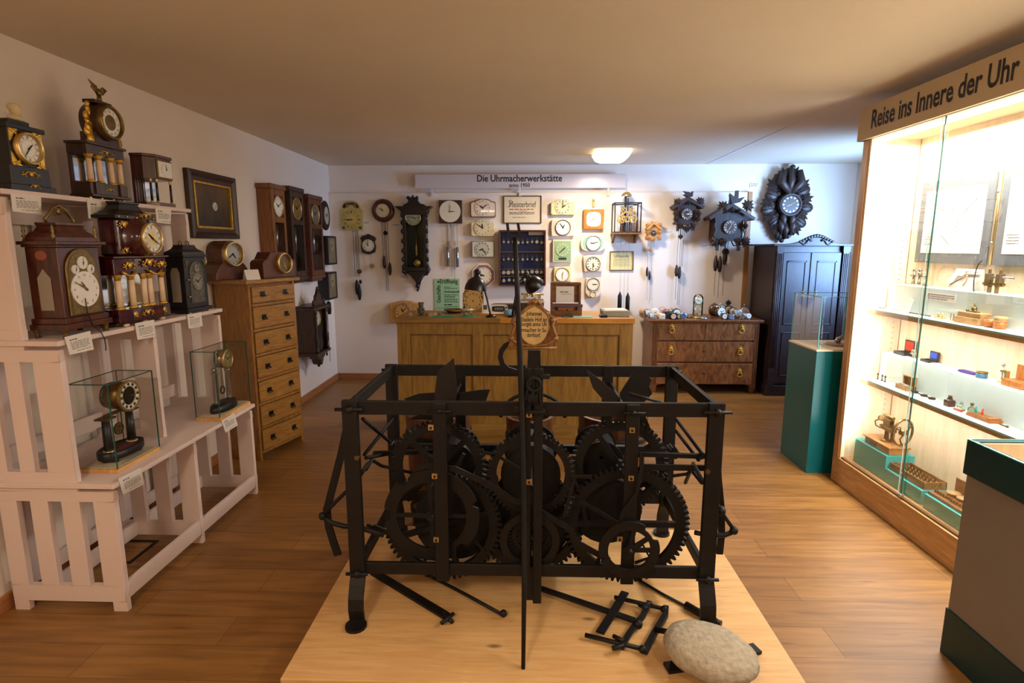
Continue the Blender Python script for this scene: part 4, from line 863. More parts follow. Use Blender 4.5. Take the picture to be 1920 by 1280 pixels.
o = b.build('folded_card', PAPER, fix=False); o.location = onchest(.10, .03); o.rotation_euler = (0, 0, ang-.35); tag(o, 'white folded blank card standing on the chest between two clocks', 'card')
b = MB().lathe([(1e-4, 0), (.016, 0), (.018, .012), (.01, .02), (.014, .034), (.007, .042), (1e-4, .044)], seg=12); tag(b.build('ornament', EBON, loc=onchest(.20, .13)), 'small black ornament on the chest behind the folded card', 'ornament')
# ================================================================ left wall
def lwall(name, label, cat, X, px, py, group=None):   # local frame: x along the wall, y into it
    p = atx(px, py, X); return thing(name, label, cat, (X, p.y, p.z), PI/2, group), p
pa, pb = atx(352, 313, -2.36), atx(451, 446, -2.36)
t = thing('picture_clock', 'dark painted picture clock in wide walnut and gilt frame on the left wall', 'picture clock', (-2.36, (pa.y+pb.y)/2, (1.71+2.19)/2), PI/2)
w, h = (pb.y-pa.y)/2, .24
b = MB(); o_, i_ = .0, .075
def ringframe(b, W, H, i, yb, y0, y1):
    L = [(W, H, yb), (W, H, y0), (W-i*.35, H-i*.35, y0-.006), (W-i*.6, H-i*.6, y1), (W-i, H-i, y1), (W-i, H-i, yb)]; vs = []
    for a, c, y in L: vs += [(-a, y, -c), (a, y, -c), (a, y, c), (-a, y, c)]
    return b.add(vs, [(q*4+k, q*4+(k+1) % 4, q*4+4+(k+1) % 4, q*4+4+k) for q in range(5) for k in range(4)])
ringframe(b, w, h, i_, .038, .004, .016).build('frame', DWOOD, t); w2, h2 = w-i_, h-i_; b = MB(); g = .014
for s in (-1, 1): b.box(s*w2-(s > 0)*g, s*w2+(s < 0)*g, .01, .035, -h2, h2).box(-w2+g, w2-g, .01, .035, s*h2-(s > 0)*g, s*h2+(s < 0)*g)
b.build('gilt_slip', GILT, t, .003)
def paint():
    m, nt, p = newmat('dark_painting'); N = nt.nodes.new; L = nt.links.new
    tc_ = N('ShaderNodeTexCoord'); mp = N('ShaderNodeMapping'); mp.inputs['Scale'].default_value = (9, 1, 3.5); n = N('ShaderNodeTexNoise'); n.inputs['Scale'].default_value = 1.6; n.inputs['Detail'].default_value = 6
    sp = N('ShaderNodeSeparateXYZ'); L(tc_.outputs['Object'], sp.inputs[0]); L(tc_.outputs['Object'], mp.inputs[0]); L(mp.outputs[0], n.inputs['Vector'])
    ad = N('ShaderNodeMath'); ad.operation = 'MULTIPLY_ADD'; ad.inputs[1].default_value = 2.2; L(sp.outputs['Z'], ad.inputs[0]); L(n.outputs['Fac'], ad.inputs[2])
    r = N('ShaderNodeValToRGB'); e = r.color_ramp.elements; e[0].position = .25; e[1].position = .8; e[0].color = lin((30, 22, 14)); e[1].color = lin((92, 68, 38)); L(ad.outputs[0], r.inputs['Fac']); L(r.outputs['Color'], p.inputs['Base Color']); p.inputs['Roughness'].default_value = .4; return m
MB().box(-w2+g*.5, w2-g*.5, .03, .036, -h2+g*.5, h2-g*.5).build('painting', paint(), t)
dial(t, .03, .0, .027, .032, 'ro', 12, 35, face=ENAMEL); 
def regulator(label, a, c, pt, pb_, wood, dface, door, X=-2.275, dbz=BRASS, z0=None):
    p0, p1 = atx(a, pt, X), atx(c, pt, X); w = (p1.y-p0.y)/2; zt = (p0.z+p1.z)/2; zb = z0 or atx((a+c)/2, pb_, X).z; D = X-XL-.0
    t = thing('regulator_clock', label, 'wall clock', (X, (p0.y+p1.y)/2, zb), PI/2, 'long case wall clocks on the left wall'); h = zt-zb; D = -D if D < 0 else D
    MB().box(-w, -w+.02, 0, D-.002, .03, h-.03).box(w-.02, w, 0, D-.002, .03, h-.03).box(-w+.02, w-.02, D-.014, D-.002, .03, h-.03).build('case', wood, t, .002)
    MB().box(-w-.02, w+.02, -.02, D-.002, h-.045, h).build('cornice', wood, t, .008); MB().box(-w-.015, w+.015, -.012, D-.002, .0, .035).box(-w+.03, w-.03, .01, D-.01, -.03, 0).build('base', wood, t, .006)
    d = MB().box(-w, -w+.045, -.012, 0, .035, h-.045).box(w-.045, w, -.012, 0, .035, h-.045).box(-w+.045, w-.045, -.012, 0, .035, .09).box(-w+.045, w-.045, -.012, 0, h-.1, h-.045).box(-w+.045, w-.045, -.012, 0, h*.60, h*.60+.05).build('door', wood, t, .004)
    MB().add([(-w+.04, -.006, .08), (w-.04, -.006, .08), (w-.04, -.006, h*.61), (-w+.04, -.006, h*.61)], [(0, 1, 2, 3)]).build('pane', GLS, d, fix=False)
    r = min(w-.05, .1); zc = h*.60+.05+(h*.40-.15)/2
    MB().box(-w+.02, w-.02, .004, .012, h*.62, h-.05).build('dial_board', wood, t); dial(t, 0, zc, -.002, r, 'ar', 10, 10, face=dface, bez=dbz, bw=.08, inner=None)
    b = MB().cyl((0, .06, h*.6), (0, .06, .2), .006, seg=6); b.lathe([(1e-4, -.006), (.045, -.004), (.045, .004), (1e-4, .006)], (0, .06, .17), 'y', 20); b.build('pendulum', BRASS, t)
    MB().box(-w+.03, w-.03, D-.02, D-.0145, .05, h*.6).build('back_glass', M('case_silver', (120, 122, 122), .2, .6), t)
    for x in (-.05, .05): MB().cyl((x, .05, h*.3), (x, .05, h*.58), .013, seg=10).build('weight', STEEL, t)
    return t
regulator('left one of three long wall clocks above the chest, light amber oak with white dial', 505, 530, 346, 515, REGW, ENAMEL, 0, z0=1.36)
regulator('middle one of three long wall clocks, dark walnut with brass dial', 541, 565, 351, 522, DWOOD, M('gold_dial', (150, 122, 66), .35, .5), 0, z0=1.32)
regulator('right one of three long wall clocks, red walnut with grey dial', 576, 600, 366, 522, REGR, M('grey_dial', (120, 114, 104), .35, .3), 0, z0=1.31)
t, p = lwall('wall_clock', 'black oval wall clock near the left back corner', 'wall clock', -2.285, 612, 404)
MB().prism(ell(0, 0, .125, .165, 36), 0, .03).build('frame', EBON, t, .012); MB().prism(ell(0, 0, .08, .1, 24), .03, .113).build('movement_box', EBON, t)
b = MB().prism(ell(0, 0, .068, .098, 30), -.004, 0); b.build('dial', M('oval_dial', (176, 168, 150), .4, var=.15, vs=30), t); hands(t, 0, .0, .07, -.006, 10, 8, INK)
for x in (-.02, .02): MB().disc(x, -.01, .006, -.006, -.004, 8).build('winding_hole', INK, t)
for lab, py0, py1, px0, px1, chain in (('upper black box wall clock with glazed front near the corner', 442, 495, 612, 631, 0), ('lower black box wall clock with chain and weight near the corner', 511, 558, 613, 632, 1)):
    X = -2.285; p0, p1 = atx(px0, py0, X), atx(px1, py1, X); w = (p1.y-p0.y)/2; h = (p0.z-p1.z)/2
    t = thing('box_clock', lab, 'wall clock', (X, (p0.y+p1.y)/2, (p0.z+p1.z)/2), PI/2)
    MB().box(-w, w, .0, .112, -h, h).build('case', EBON, t, .003); b = MB()
    for s in (-1, 1): b.box(s*w-(s > 0)*.02, s*w+(s < 0)*.02, -.01, 0, -h, h).box(-w+.02, w-.02, -.01, 0, s*h-(s > 0)*.02, s*h+(s < 0)*.02)
    b.build('frame', EBON, t, .002); MB().box(-w+.02, w-.02, -.004, -.001, -h+.02, h-.02).build('face_panel', M('smoky_panel', (112, 98, 78), .3, var=.3, vs=6), t)
    dial(t, 0, h*.35, -.006, w*.5, 'tk', 9, 40, face=MC['aged_dial'])
    if chain:
        MB().cyl((-.06, .05, -h), (-.06, .05, -.9), .003, seg=5).cyl((.0, .05, -h), (.0, .05, -.2), .003, seg=5).build('chain', CHAIN, t); MB().lathe([(.001, -.34), (.02, -.335), (.026, -.28), (.024, -.2), (.005, -.185), (.001, -.184)], (0, .05, 0), seg=10).build('weight', IRON, t)
# lower carved regulator
X = -2.215; p0, p1, pt_, pbm = atx(583, 580, X), atx(613, 570, X), atx(600, 548, X), atx(590, 690, X)
t = thing('carved_wall_clock', 'dark carved wall clock with turned columns low on the left wall', 'wall clock', (X, (p0.y+p1.y)/2, .44), PI/2); w = .19; D = X-XL-.003
MB().box(-w+.02, -w+.04, 0, D, .1, .56).box(w-.04, w-.02, 0, D, .1, .56).box(-w+.04, w-.04, D-.012, D, .1, .56).build('case', DWOOD, t, .002)
MB().box(-w-.03, w+.03, -.03, D, .555, .585).box(-w-.01, w+.01, -.01, D, .585, .6).build('cornice', DWOOD, t, .006); MB().box(-w-.02, w+.02, -.03, D, .075, .105).build('base', DWOOD, t, .006)
crp = [(-.13, .6), (.13, .6), (.12, .65), (.08, .66), (.07, .70), (.03, .72), (0, .77), (-.03, .72), (-.07, .70), (-.08, .66), (-.12, .65)]
MB().prism(crp, .0, .03).ball((0, .01, .775), .018, 8).build('crest', DWOOD, t, .004)
for x in (-.15, .15):
    MB().lathe([(1e-4, .6), (.014, .6), (.006, .62), (.015, .635), (.004, .655), (1e-4, .67)], (x, 0, 0), seg=10).build('finial', DWOOD, t)
    MB().lathe([(1e-4, .105), (.02, .105), (.02, .13), (.012, .15), (.018, .22), (.02, .26), (.011, .3), (.015, .45), (.011, .5), (.02, .53), (.02, .555), (1e-4, .555)], (x, -.012, 0), seg=12).build('column', DWOOD, t)
    MB().lathe([(1e-4, .075), (.012, .075), (.006, .055), (.014, .04), (.003, .02), (1e-4, .015)], (x, 0, 0), seg=10).build('drop_finial', DWOOD, t)
MB().prism([(-.13, .075), (.13, .075), (.09, .03), (.05, .02), (.03, -.02), (0, -.05), (-.03, -.02), (-.05, .02), (-.09, .03)], .0, .1).ball((0, .04, -.055), .018, 8).build('bracket', DWOOD, t, .004)
dial(t, 0, .455, .03, .075, 'ro', 10, 0, face=CREAM, bez=BRASS, bw=.08)
MB().cyl((0, .06, .4), (0, .06, .22), .004, seg=6).lathe([(1e-4, -.005), (.04, -.003), (.04, .003), (1e-4, .005)], (0, .06, .19), 'y', 20).build('pendulum', BRASS, t)
MB().add([(-w+.04, .004, .11), (w-.04, .004, .11), (w-.04, .004, .55), (-w+.04, .004, .55)], [(0, 1, 2, 3)]).build('pane', GLS, t, fix=False)
# ================================================================ the clock wall
KX = aty(1001, 430, YP).x-aty(1000, 430, YP).x; KZ = aty(1000, 430, YP).z-aty(1000, 431, YP).z
WO = bpy.data.objects
def wt(name, label, cat, px, py, group=None, Y=YP):
    p = aty(px, py, Y); t = thing(name, label, cat, (p.x, Y, p.z), 0, group); kx = aty(px+1, py, Y).x-p.x; kz = p.z-aty(px, py+1, Y).z
    return t, (lambda a, c: ((a-px)*kx, -(c-py)*kz)), kx
def LL(l, pts): return [l(*p) for p in pts]
def wire(b, l, pts, y=-.03, r=.0028): return b.tube([(l(*p)[0], y, l(*p)[1]) for p in pts], r, 5)
def cone_weight(b, x, z0, z1, r, y=-.03):
    h = z1-z0; return b.lathe([(1e-4, z0), (r*.55, z0+h*.02), (r, z0+h*.3), (r, z0+h*.6), (r*.6, z0+h*.88), (r*.2, z1), (1e-4, z1)], (x, y, 0), seg=10)
PR = .0065
# sign on top
p0, p1 = aty(778, 329, 6.885), aty(1173, 350, 6.885); ts = thing('workshop_sign', 'long pale grey sign reading Die Uhrmacherwerkstätte anno 1950 on the back wall', 'sign', ((p0.x+p1.x)/2, 6.885, (p0.z+p1.z)/2))
w, h = (p1.x-p0.x)/2, .08
MB().box(-w, w, 0, .012, -h, h).build('board', M('sign_grey', (212, 200, 198), .25), ts, .001)
b = MB(); c_ = aty(974, 334, 6.885).x-ts.location.x
b.text('Die Uhrmacherwerkstätte', (c_, -.001, .033), (1, 0, 0), (0, 0, 1), .108, .02, (1052-897)*PR*.995, serif=.05); b.text('anno 1950', (c_, -.001, -.046), (1, 0, 0), (0, 0, 1), .062, .018, 38*PR, serif=.045)
b.build('lettering', INK, ts, fix=False)
for px in (809, 975, 1141):
    x = aty(px, 355, 6.885).x-ts.location.x; MB().box(x-.013, x+.013, .012, .034, -h-.09, -h+.05).build('strap', M('strap_white', (216, 204, 194), .5), ts)
# 1 painted shield clock
t, l, k = wt('shield_clock', 'pale green painted arched shield clock at the left end of the back wall', 'wall clock', 660, 410)
pts = [(640, 432), (681, 432), (681, 393)]+[(660.5+17*math.cos(a), 393-17*math.sin(a)) for a in [PI*i/14 for i in range(15)]]+[(640, 393)]
b = MB().prism(LL(l, pts), -.03, -.005); b.mat(1)
for i in range(9): a = PI*i/8; q = l(660+12*math.cos(a), 388-6*math.sin(a)); b.disc(q[0], q[1], .02, -.0315, -.03, 8)
b.mat(2)
for px in (653, 668): q = l(px, 386); b.disc(q[0], q[1], .022, -.0325, -.03, 8)
b.mat(1)
for px in (645, 676): q = l(px, 427); b.disc(q[0], q[1], .018, -.0315, -.03, 8)
b.build('shield', [M('pale_green_lacquer', (186, 168, 96), .4, var=.1, vs=12), M('dark_green_paint', (70, 76, 40), .5), M('rose_paint', (150, 84, 44), .5)], t, fix=False)
q = l(660.5, 412); dial(t, q[0], q[1], -.032, .112, 'ro', 8, 45, face=M('ochre_dial', (196, 170, 96), .5, var=.1))
b = MB()
for px in (662, 666, 668.5, 671): wire(b, l, ((px, 432), (px+.3, 520)))
b.build('chain', CHAIN, t); q = l(671, 510); MB().disc(q[0], q[1], .029, -.04, -.03, 16).build('pendulum_bob', OLDBRASS, t)
for px, a, c in ((665, 526, 555), (669, 534, 566)): z1, z0 = l(px, a)[1], l(px, c)[1]; cone_weight(MB(), l(px, 0)[0], z0, z1, .025).build('weight', IRON, t)
q = l(672, 530); MB().ball((q[0], -.03, q[1]), .018, 8, (1, 1, 1.4)).build('counterweight', IRON, t)
# 2 round brown clock
t, l, k = wt('round_wall_clock', 'round brown framed wall clock with two cone weights on chains', 'wall clock', 719, 395)
MB().lathe([(.08, -.04), (.1, -.05), (.125, -.045), (.138, -.02), (.138, -.004), (.08, -.004)], (0, 0, 0), 'y', 40).build('frame', MAHOG, t)
dial(t, 0, 0, -.036, .083, 'ar', 10, 50, face=CREAM, ns=.9)
b = MB()
for px in (716, 720, 723, 726.5): wire(b, l, ((px, 415), (px+1, 548 if px > 719 and px < 725 else 500)))
b.build('chain', CHAIN, t); q = l(722.5, 437); MB().disc(q[0], q[1], .026, -.04, -.032, 14).build('pendulum_bob', IRON, t)
for px, a, c in ((718, 480, 505), (728.5, 493, 518)): cone_weight(MB(), l(px, 0)[0], l(px, c)[1], l(px, a)[1], .02).build('weight', CUCK, t)
# 3 small dark clock
t, l, k = wt('small_wall_clock', 'small black lobed clock with brass pendulum below the round brown clock', 'wall clock', 692, 458)
pts = [(680, 473), (678, 462), (680, 452), (677, 447), (681, 442), (687, 441), (692, 438), (698, 441), (703, 443), (707, 447), (704, 453), (706, 462), (704, 473), (698, 475), (692, 477), (685, 475)]
MB().prism(LL(l, pts), -.04, -.005).build('case', CUCK, t, .01)
q = l(692, 460); dial(t, q[0], q[1], -.044, .072, 'ro', 11, 0, face=CREAM, ink=INK)
q = l(697, 499); b = wire(MB(), l, ((696, 476), (697, 508))); b.disc(q[0], q[1], .031, -.036, -.026, 18); b.build('pendulum', BRASS, t)
# 4 Vienna regulator
t, l, k = wt('vienna_regulator', 'tall carved black regulator wall clock with white dial and brass pendulum', 'wall clock', 782, 455)
bd = [(758, 392), (808, 392), (806, 400), (803, 406), (804, 420), (802, 440), (803, 460), (802, 480), (803, 495), (807, 506), (802, 514), (793, 519), (788, 528), (786, 536), (784, 545), (780, 536), (777, 528), (771, 519), (761, 512), (757, 504), (761, 495), (761, 470), (760, 445), (761, 420), (757, 404)]
MB().prism(LL(l, bd), -.02, -.003).build('back_board', BLACK, t, .004)
b = MB()
for a, c in (((760, 402), (766, 500)), ((797, 402), (803, 500))):
    p, q = l(*a), l(*c); b.box(p[0], q[0], -.13, -.018, q[1], p[1])
p, q = l(758, 400), l(805, 391); b.box(p[0], q[0], -.13, -.02, p[1], q[1]); p, q = l(757, 508), l(806, 500); b.box(p[0], q[0], -.13, -.02, p[1], q[1]); b.build('case', BLACK, t, .004)
MB().prism(LL(l, [(747, 388.5), (815, 388.5), (811, 392), (805, 397), (803, 404), (760, 404), (757, 397), (751, 392)]), -.15, -.02).build('cornice', BLACK, t, .004)
cr_ = [(760, 390), (804, 390), (800, 385), (792, 383), (788, 378), (789, 373), (787, 369), (782, 373), (779, 367), (776, 373), (770, 369), (767, 373), (771, 378), (768, 383), (762, 385)]
MB().prism(LL(l, cr_), -.1, -.05).build('crest', BLACK, t, .004)
b = MB()
for py in (404, 418, 434, 452, 470, 486, 500, 508):
    for px in (759, 804): q = l(px, py); b.ball((q[0], -.12, q[1]), .02, 8, (1, .7, 1.5))
b.build('carving', BLACK, t)
b = MB().prism(LL(l, [(765, 508), (800, 508), (794, 516), (788, 524), (783, 531), (777, 523), (771, 516)]), -.12, -.02); q = l(783, 536); b.ball((q[0], -.07, q[1]), .028, 10).ball((q[0], -.07, q[1]-.045), .016, 8, (1, 1, 1.6)); b.build('lower_bracket', BLACK, t, .006)
for px in (762, 802): q = l(px, 513); MB().ball((q[0], -.1, q[1]), .014, 8, (1, 1, 1.5)).build('drop_finial', BLACK, t)
q = l(779.5, 409); dial(t, q[0], q[1], -.118, .086, 'ro', 3, 46, face=ENAMEL, bez=BRASS, bw=.08)
b = MB(); q = l(783, 493); b.lathe([(1e-4, -.012), (.04, -.009), (.058, 0), (.04, .009), (1e-4, .012)], (q[0], -.08, q[1]), 'y', 24); p, r_ = l(781.5, 459), l(784.5, 478); b.box(p[0], r_[0], -.085, -.08, r_[1], p[1]); b.cyl((q[0], -.08, l(0, 425)[1]), (q[0], -.08, l(0, 493)[1]), .004, seg=6); b.build('pendulum', BRASS, t)
p, q = l(766, 500), l(797, 402); MB().add([(p[0], -.126, p[1]), (q[0], -.126, p[1]), (q[0], -.126, q[1]), (p[0], -.126, q[1])], [(0, 1, 2, 3)]).build('pane', GLASS('dark_clock_glass', (225, 235, 230)), t, fix=False)
MB().box(p[0], q[0], -.023, -.0205, p[1], q[1]).build('inner_back', M('dark_green_back', (22, 34, 28), .3), t)
# 5 square clock with silver tube weights
t, l, k = wt('square_wall_clock', 'square dark brown clock with large round cream dial and silver tube weights', 'wall clock', 845, 397)
p, q = l(824.5, 419), l(867, 376); MB().box(p[0], q[0], -.06, -.004, p[1], q[1]).build('case', DWOOD, t, .003)
MB().disc(0, 0, .126, -.066, -.06, 40).build('dial_plate', CREAM, t); b = MB()
hands(b.disc(0, 0, .008, -.07, -.066, 10).build('dial_hub', INK, t), 0, 0, .12, -.068, 3, 0, GREYINK, .025)
b = MB()
for px, pe_ in ((838.5, 463), (857, 464), (846, 520), (851, 528)): wire(b, l, ((px, 419), (px, pe_)), r=.0018)
b.build('cord', CHAIN, t); q = l(848.5, 457); b = MB().disc(q[0], q[1], .042, -.04, -.028, 24); p, r_ = l(847, 450), l(850, 419); b.box(p[0], r_[0], -.036, -.03, p[1], r_[1]); b.build('pendulum', STEEL, t)
for px, a, c in ((839, 463, 501), (857, 464, 502)): MB().cyl((l(px, 0)[0], -.03, l(0, c)[1]), (l(px, 0)[0], -.03, l(0, a)[1]), .018, seg=16).build('tube_weight', STEEL, t)
# kitchen clocks
def kitchen(label, pts, dpx, dpy, r, body, face=CREAM, num='ar', h=10, m=10, bez=None, dep=.06, bev=.008, extra=None, ink=INK, hm=None, name='kitchen_clock', nr=.8, bw=.08, sideband=None, inset=None):
    xs_ = [p[0] for p in pts]; ys_ = [p[1] for p in pts]; cx, cy = (min(xs_)+max(xs_))/2, (min(ys_)+max(ys_))/2
    t, l, k = wt(name, label, 'wall clock', cx, cy, 'kitchen clocks on the back wall'); MB().prism(LL(l, pts), -dep, -.003).build('case', body, t, bev)
    if inset: MB().prism(LL(l, inset[0]), -dep-.004, -dep+.002).build('face_panel', inset[1], t, .002)
    q = l(dpx, dpy); dial(t, q[0], q[1], -dep-.008, r*k, num, h, m, face=face, ink=ink, bez=bez, nr=nr, bw=bw, hm=hm, th=.05)
    if extra: extra(t, l, k)
    return t, l, k
arch_t = lambda x0, x1, y0, y1, s: [(x0+2, y1), (x1-2, y1), (x1, y1-3), (x1, y0+s+2), (x1-3, y0+s)]+[((x0+x1)/2+(x1-x0)*.33*math.cos(a), y0+s-s*math.sin(a)) for a in [PI*i/12 for i in range(13)]]+[(x0+3, y0+s), (x0, y0+s+2), (x0, y1-3)]
CERC = M('cream_ceramic', (226, 206, 180), .25, coat=.3); CERY = M('yellowish_ceramic', (224, 206, 160), .25, coat=.3); CERW = M('white_ceramic', (232, 222, 206), .2, coat=.3); PYEL = M('pale_yellow', (228, 212, 150), .3)
BROWNT = M('brown_trim', (140, 90, 52), .4)
kitchen('cream kitchen clock with brown rim and wavy top, top of the left kitchen clock column', arch_t(882, 930, 373, 408, 5), 906, 390, 15, BROWNT, CERC, 'ar', 10, 9, dep=.05, inset=(arch_t(884, 928, 375, 406, 5), CERC))
kitchen('yellowish curved top kitchen clock, second in the left kitchen clock column', arch_t(884, 928, 412, 443, 4), 905.5, 427, 15, CERY, CERY, 'ar', 11, 50)
kitchen('grey rectangular kitchen clock, third in the left kitchen clock column', [(885, 452), (927, 452), (927, 482.5), (885, 482.5)], 905.5, 467, 14, M('grey_metal_rim', (120, 116, 106), .4), M('grey_green_dial', (186, 182, 158), .4), 'dot', 8, 23, bev=.003, ink=M('dial_grey', (110, 108, 98), .5), hm=INK, inset=([(886.5, 453.5), (925.5, 453.5), (925.5, 481), (886.5, 481)], M('pale_grey_panel', (204, 200, 184), .35)))
octo = lambda cx, cy, r: [(cx+r*math.cos(PI/8+PI/4*i), cy+r*math.sin(PI/8+PI/4*i)) for i in range(8)]
kitchen('octagonal white porcelain plate clock with purple rim, behind the left desk lamp', octo(907, 516, 24), 907, 516, 15, CERW, CERW, 'ar', 9, 45, bez=None, dep=.035, inset=(octo(907, 516, 21), M('purple_transfer', (150, 104, 116), .4, var=.5, vs=60)), nr=.85)
kitchen('cream and pale blue kitchen clock, top of the column right of the certificate', arch_t(1032, 1078, 374, 404, 5), 1054.5, 388.5, 14, M('pale_blue_grey', (176, 180, 172), .3), CERY, 'dot', 2, 0, ink=M('dot_blue', (112, 124, 150), .4), hm=INK, inset=(arch_t(1033, 1077, 375, 403, 5), PYEL))
kitchen('ivory kitchen clock with ringed dial, second right of the certificate', [(1034, 412), (1076, 412), (1077, 427), (1076, 443), (1034, 443), (1033, 427)], 1055, 427, 13, CERC, ENAMEL, 'ar', 12, 54, bez=M('grey_ring', (104, 92, 78), .4), bw=.12)
gy = [(1036, 449), (1071, 449), (1071, 491), (1036, 491)]
def tabs(t, l, k):
    for i in range(4): q = l(1049+3.6*i, 484.5); MB().disc(q[0], q[1], .014, -.068, -.06, 6).build('knob', INK, t)
kitchen('green faced rectangular kitchen timer clock with four black knobs', gy, 1054.5, 468, 13, CERC, M('sage_green', (150, 172, 122), .4), 'dot', 1, 38, bev=.004, ink=M('pale_dots', (206, 204, 170), .4), hm=INK, extra=tabs, inset=([(1038.5, 451.5), (1070, 451.5), (1070, 489), (1038.5, 489)], MC['sage_green']))
kitchen('pale yellow square kitchen clock at the bottom of the green clock column', [(1038, 500), (1070, 499), (1070, 527), (1038, 527)], 1054, 514, 12, PYEL, ENAMEL, 'tk', 12, 30, bez=M('gold_ring', (190, 160, 96), .3, .7), hm=GILT)
def hook(t, l, k):
    p, q = l(1110, 388), l(1114.5, 374); MB().box(p[0], q[0], -.02, -.004, p[1], q[1]).ball(((p[0]+q[0])/2, -.02, q[1]-.01), .016, 8).build('hanger', WO and M('hanger_gold', (214, 170, 96), .4), t, .004)
sq = lambda cx, cy, w, h, n=3.5: [(cx+w*(abs(math.cos(a))**(2/n))*(1 if math.cos(a) > 0 else -1), cy+h*(abs(math.sin(a))**(2/n))*(1 if math.sin(a) > 0 else -1)) for a in [2*PI*i/32 for i in range(32)]]
kitchen('orange brown wooden clock with rounded square white dial on a hanger', [(1093, 393), (1131.5, 392.5), (1131, 430), (1093, 430)], 1112, 412, 9, WOOD('honey_wood', (178, 104, 34), (208, 134, 58), (4, 4, 1), .3), ENAMEL, 'tk', 10, 10, extra=hook, hm=GILT, ink=GREYINK, inset=(sq(1112, 411.5, 13.5, 13.5), ENAMEL))
kitchen('white and mint green oval kitchen clock below the orange wooden clock', sq(1111, 456, 23, 15.5, 3), 1111.5, 456, 13, CERW, ENAMEL, 'tk', 9, 12, bez=MC['grey_ring'], bw=.08, hm=OLDBRASS, inset=(sq(1111, 456, 19, 13, 3), M('mint_green', (160, 206, 168), .3)))
kitchen('ivory flared kitchen clock below the mint green clock', [(1095, 509), (1127, 509), (1130, 480), (1121, 478), (1102, 478), (1092, 480)], 1111, 494.5, 12.5, CERC, CREAM, 'dot', 5, 31, bez=MC['grey_ring'], hm=OLDBRASS, ink=GREYINK)
def sub(t, l, k): q = l(1111, 551); dial(t, q[0], q[1], -.065, .032, 'tk', 6, 0, face=CREAM, bez=GILT, bw=.15, name='small_dial', hm=GILT)
kitchen('ivory shield shaped clock with small lower dial at the bottom of the right column', [(1097, 520), (1126, 520), (1126, 545)]+[(1111.5+14.5*math.cos(a), 545+13*math.sin(a)) for a in [PI*i/10 for i in range(1, 10)]]+[(1097, 545)], 1111, 532, 11, CERC, CREAM, 'tk', 3, 15, bez=MC['grey_ring'], extra=sub, hm=OLDBRASS)
kitchen('plain ochre wooden kitchen clock hanging left of the workbench', arch_t(733, 788, 563, 603, 4), 759, 582, 14, WOOD('tan_wood', (176, 126, 62), (200, 150, 84), (4, 4, 1), .5), M('tan_dial', (196, 146, 80), .5), 'ro', 11, 7, bez=NICKEL, bw=.06, dep=.09)
# framed certificates
def frame(name, label, x0, y0, x1, y1, wood, paper, bw=2, Y=YP):
    t, l, k = wt(name, label, 'certificate', (x0+x1)/2, (y0+y1)/2); p, q = l(x0, y1), l(x1, y0); w = bw*k; b = MB()
    b.box(p[0], q[0], -.022, -.003, p[1], p[1]+w).box(p[0], q[0], -.022, -.003, q[1]-w, q[1]).box(p[0], p[0]+w, -.022, -.003, p[1]+w, q[1]-w).box(q[0]-w, q[0], -.022, -.003, p[1]+w, q[1]-w)
    b.build('frame', wood, t, .002); MB().box(p[0]+w, q[0]-w, -.012, -.004, p[1]+w, q[1]-w).build('sheet', paper, t); return t, l, k
t, l, k = frame('certificate', 'large framed certificate headed Meisterbrief above the watch case', 944, 367, 1015, 419, DWOOD, M('parchment', (226, 204, 168), .7), 1.6)
b = MB(); q = l(980, 383); b.text('Meisterbrief', (q[0], -.0128, q[1]), (1, 0, 0), (0, 0, 1), .095, .0, 50*k, serif=.03); b.tube([(l(a, c)[0], -.013, l(a, c)[1]) for a, c in ((953, 378), (957, 375), (961, 379), (957, 386), (952, 388))], .0025, 5)
for i, py in enumerate((392.5, 396, 398.5, 401)): p, r_ = l(955 if i != 1 else 974, py), l(1002 if i != 1 else 988, py); b.mat(1 if i in (0, 1) else 2).words(p[0], r_[0], p[1], .008 if i else .012, -.0126, i)
p, r_ = l(961, 407.5), l(985, 407.5); b.mat(2).words(p[0], r_[0], p[1], .006, -.0126, 9)
b.build('lettering', [INK, M('red_print', (196, 84, 54), .7), GREYINK], t, fix=False)
t, l, k = frame('certificate', 'small yellowed framed certificate below the skeleton bell clock', 1143, 471, 1187, 507, REGR, M('yellow_sheet', (214, 200, 140), .7), 1.4)
b = MB(); q = l(1165, 480); b.text('Urkunde', (q[0], -.0128, q[1]), (1, 0, 0), (0, 0, 1), .05, .004)
for i in range(5): p, r_ = l(1150, 486+3*i), l(1180, 486+3*i); b.words(p[0], r_[0], p[1], .005, -.0126, i)
b.build('lettering', GREYINK, t, fix=False)
# pocket watch case
t, l, k = wt('watch_case', 'mahogany framed glazed case with rows of pocket watches on dark blue velvet', 'display case', 979.5, 484)
p, q = l(936.5, 535), l(1022.5, 432); w = 2.6*k; b = MB(); D = .11
b.box(p[0], q[0], -D, -.003, p[1], p[1]+w).box(p[0], q[0], -D, -.003, q[1]-w, q[1]).box(p[0], p[0]+w, -D, -.003, p[1]+w, q[1]-w).box(q[0]-w, q[0], -D, -.003, p[1]+w, q[1]-w); b.build('frame', MAHOG, t, .004)
MB().box(p[0]+w, q[0]-w, -.02, -.004, p[1]+w, q[1]-w).build('velvet_back', M('navy_velvet', (36, 52, 100), .9), t)
for py in (472, 504.5, 518): z = l(0, py)[1]; MB().box(p[0]+w, q[0]-w, -.05, -.02, z-.004, z+.004).build('shelf_rail', M('gold_rail', (150, 110, 60), .4, .5), t)
MB().add([(p[0]+w, -D+.01, p[1]+w), (q[0]-w, -D+.01, p[1]+w), (q[0]-w, -D+.01, q[1]-w), (p[0]+w, -D+.01, q[1]-w)], [(0, 1, 2, 3)]).build('pane', GLS, t, fix=False)
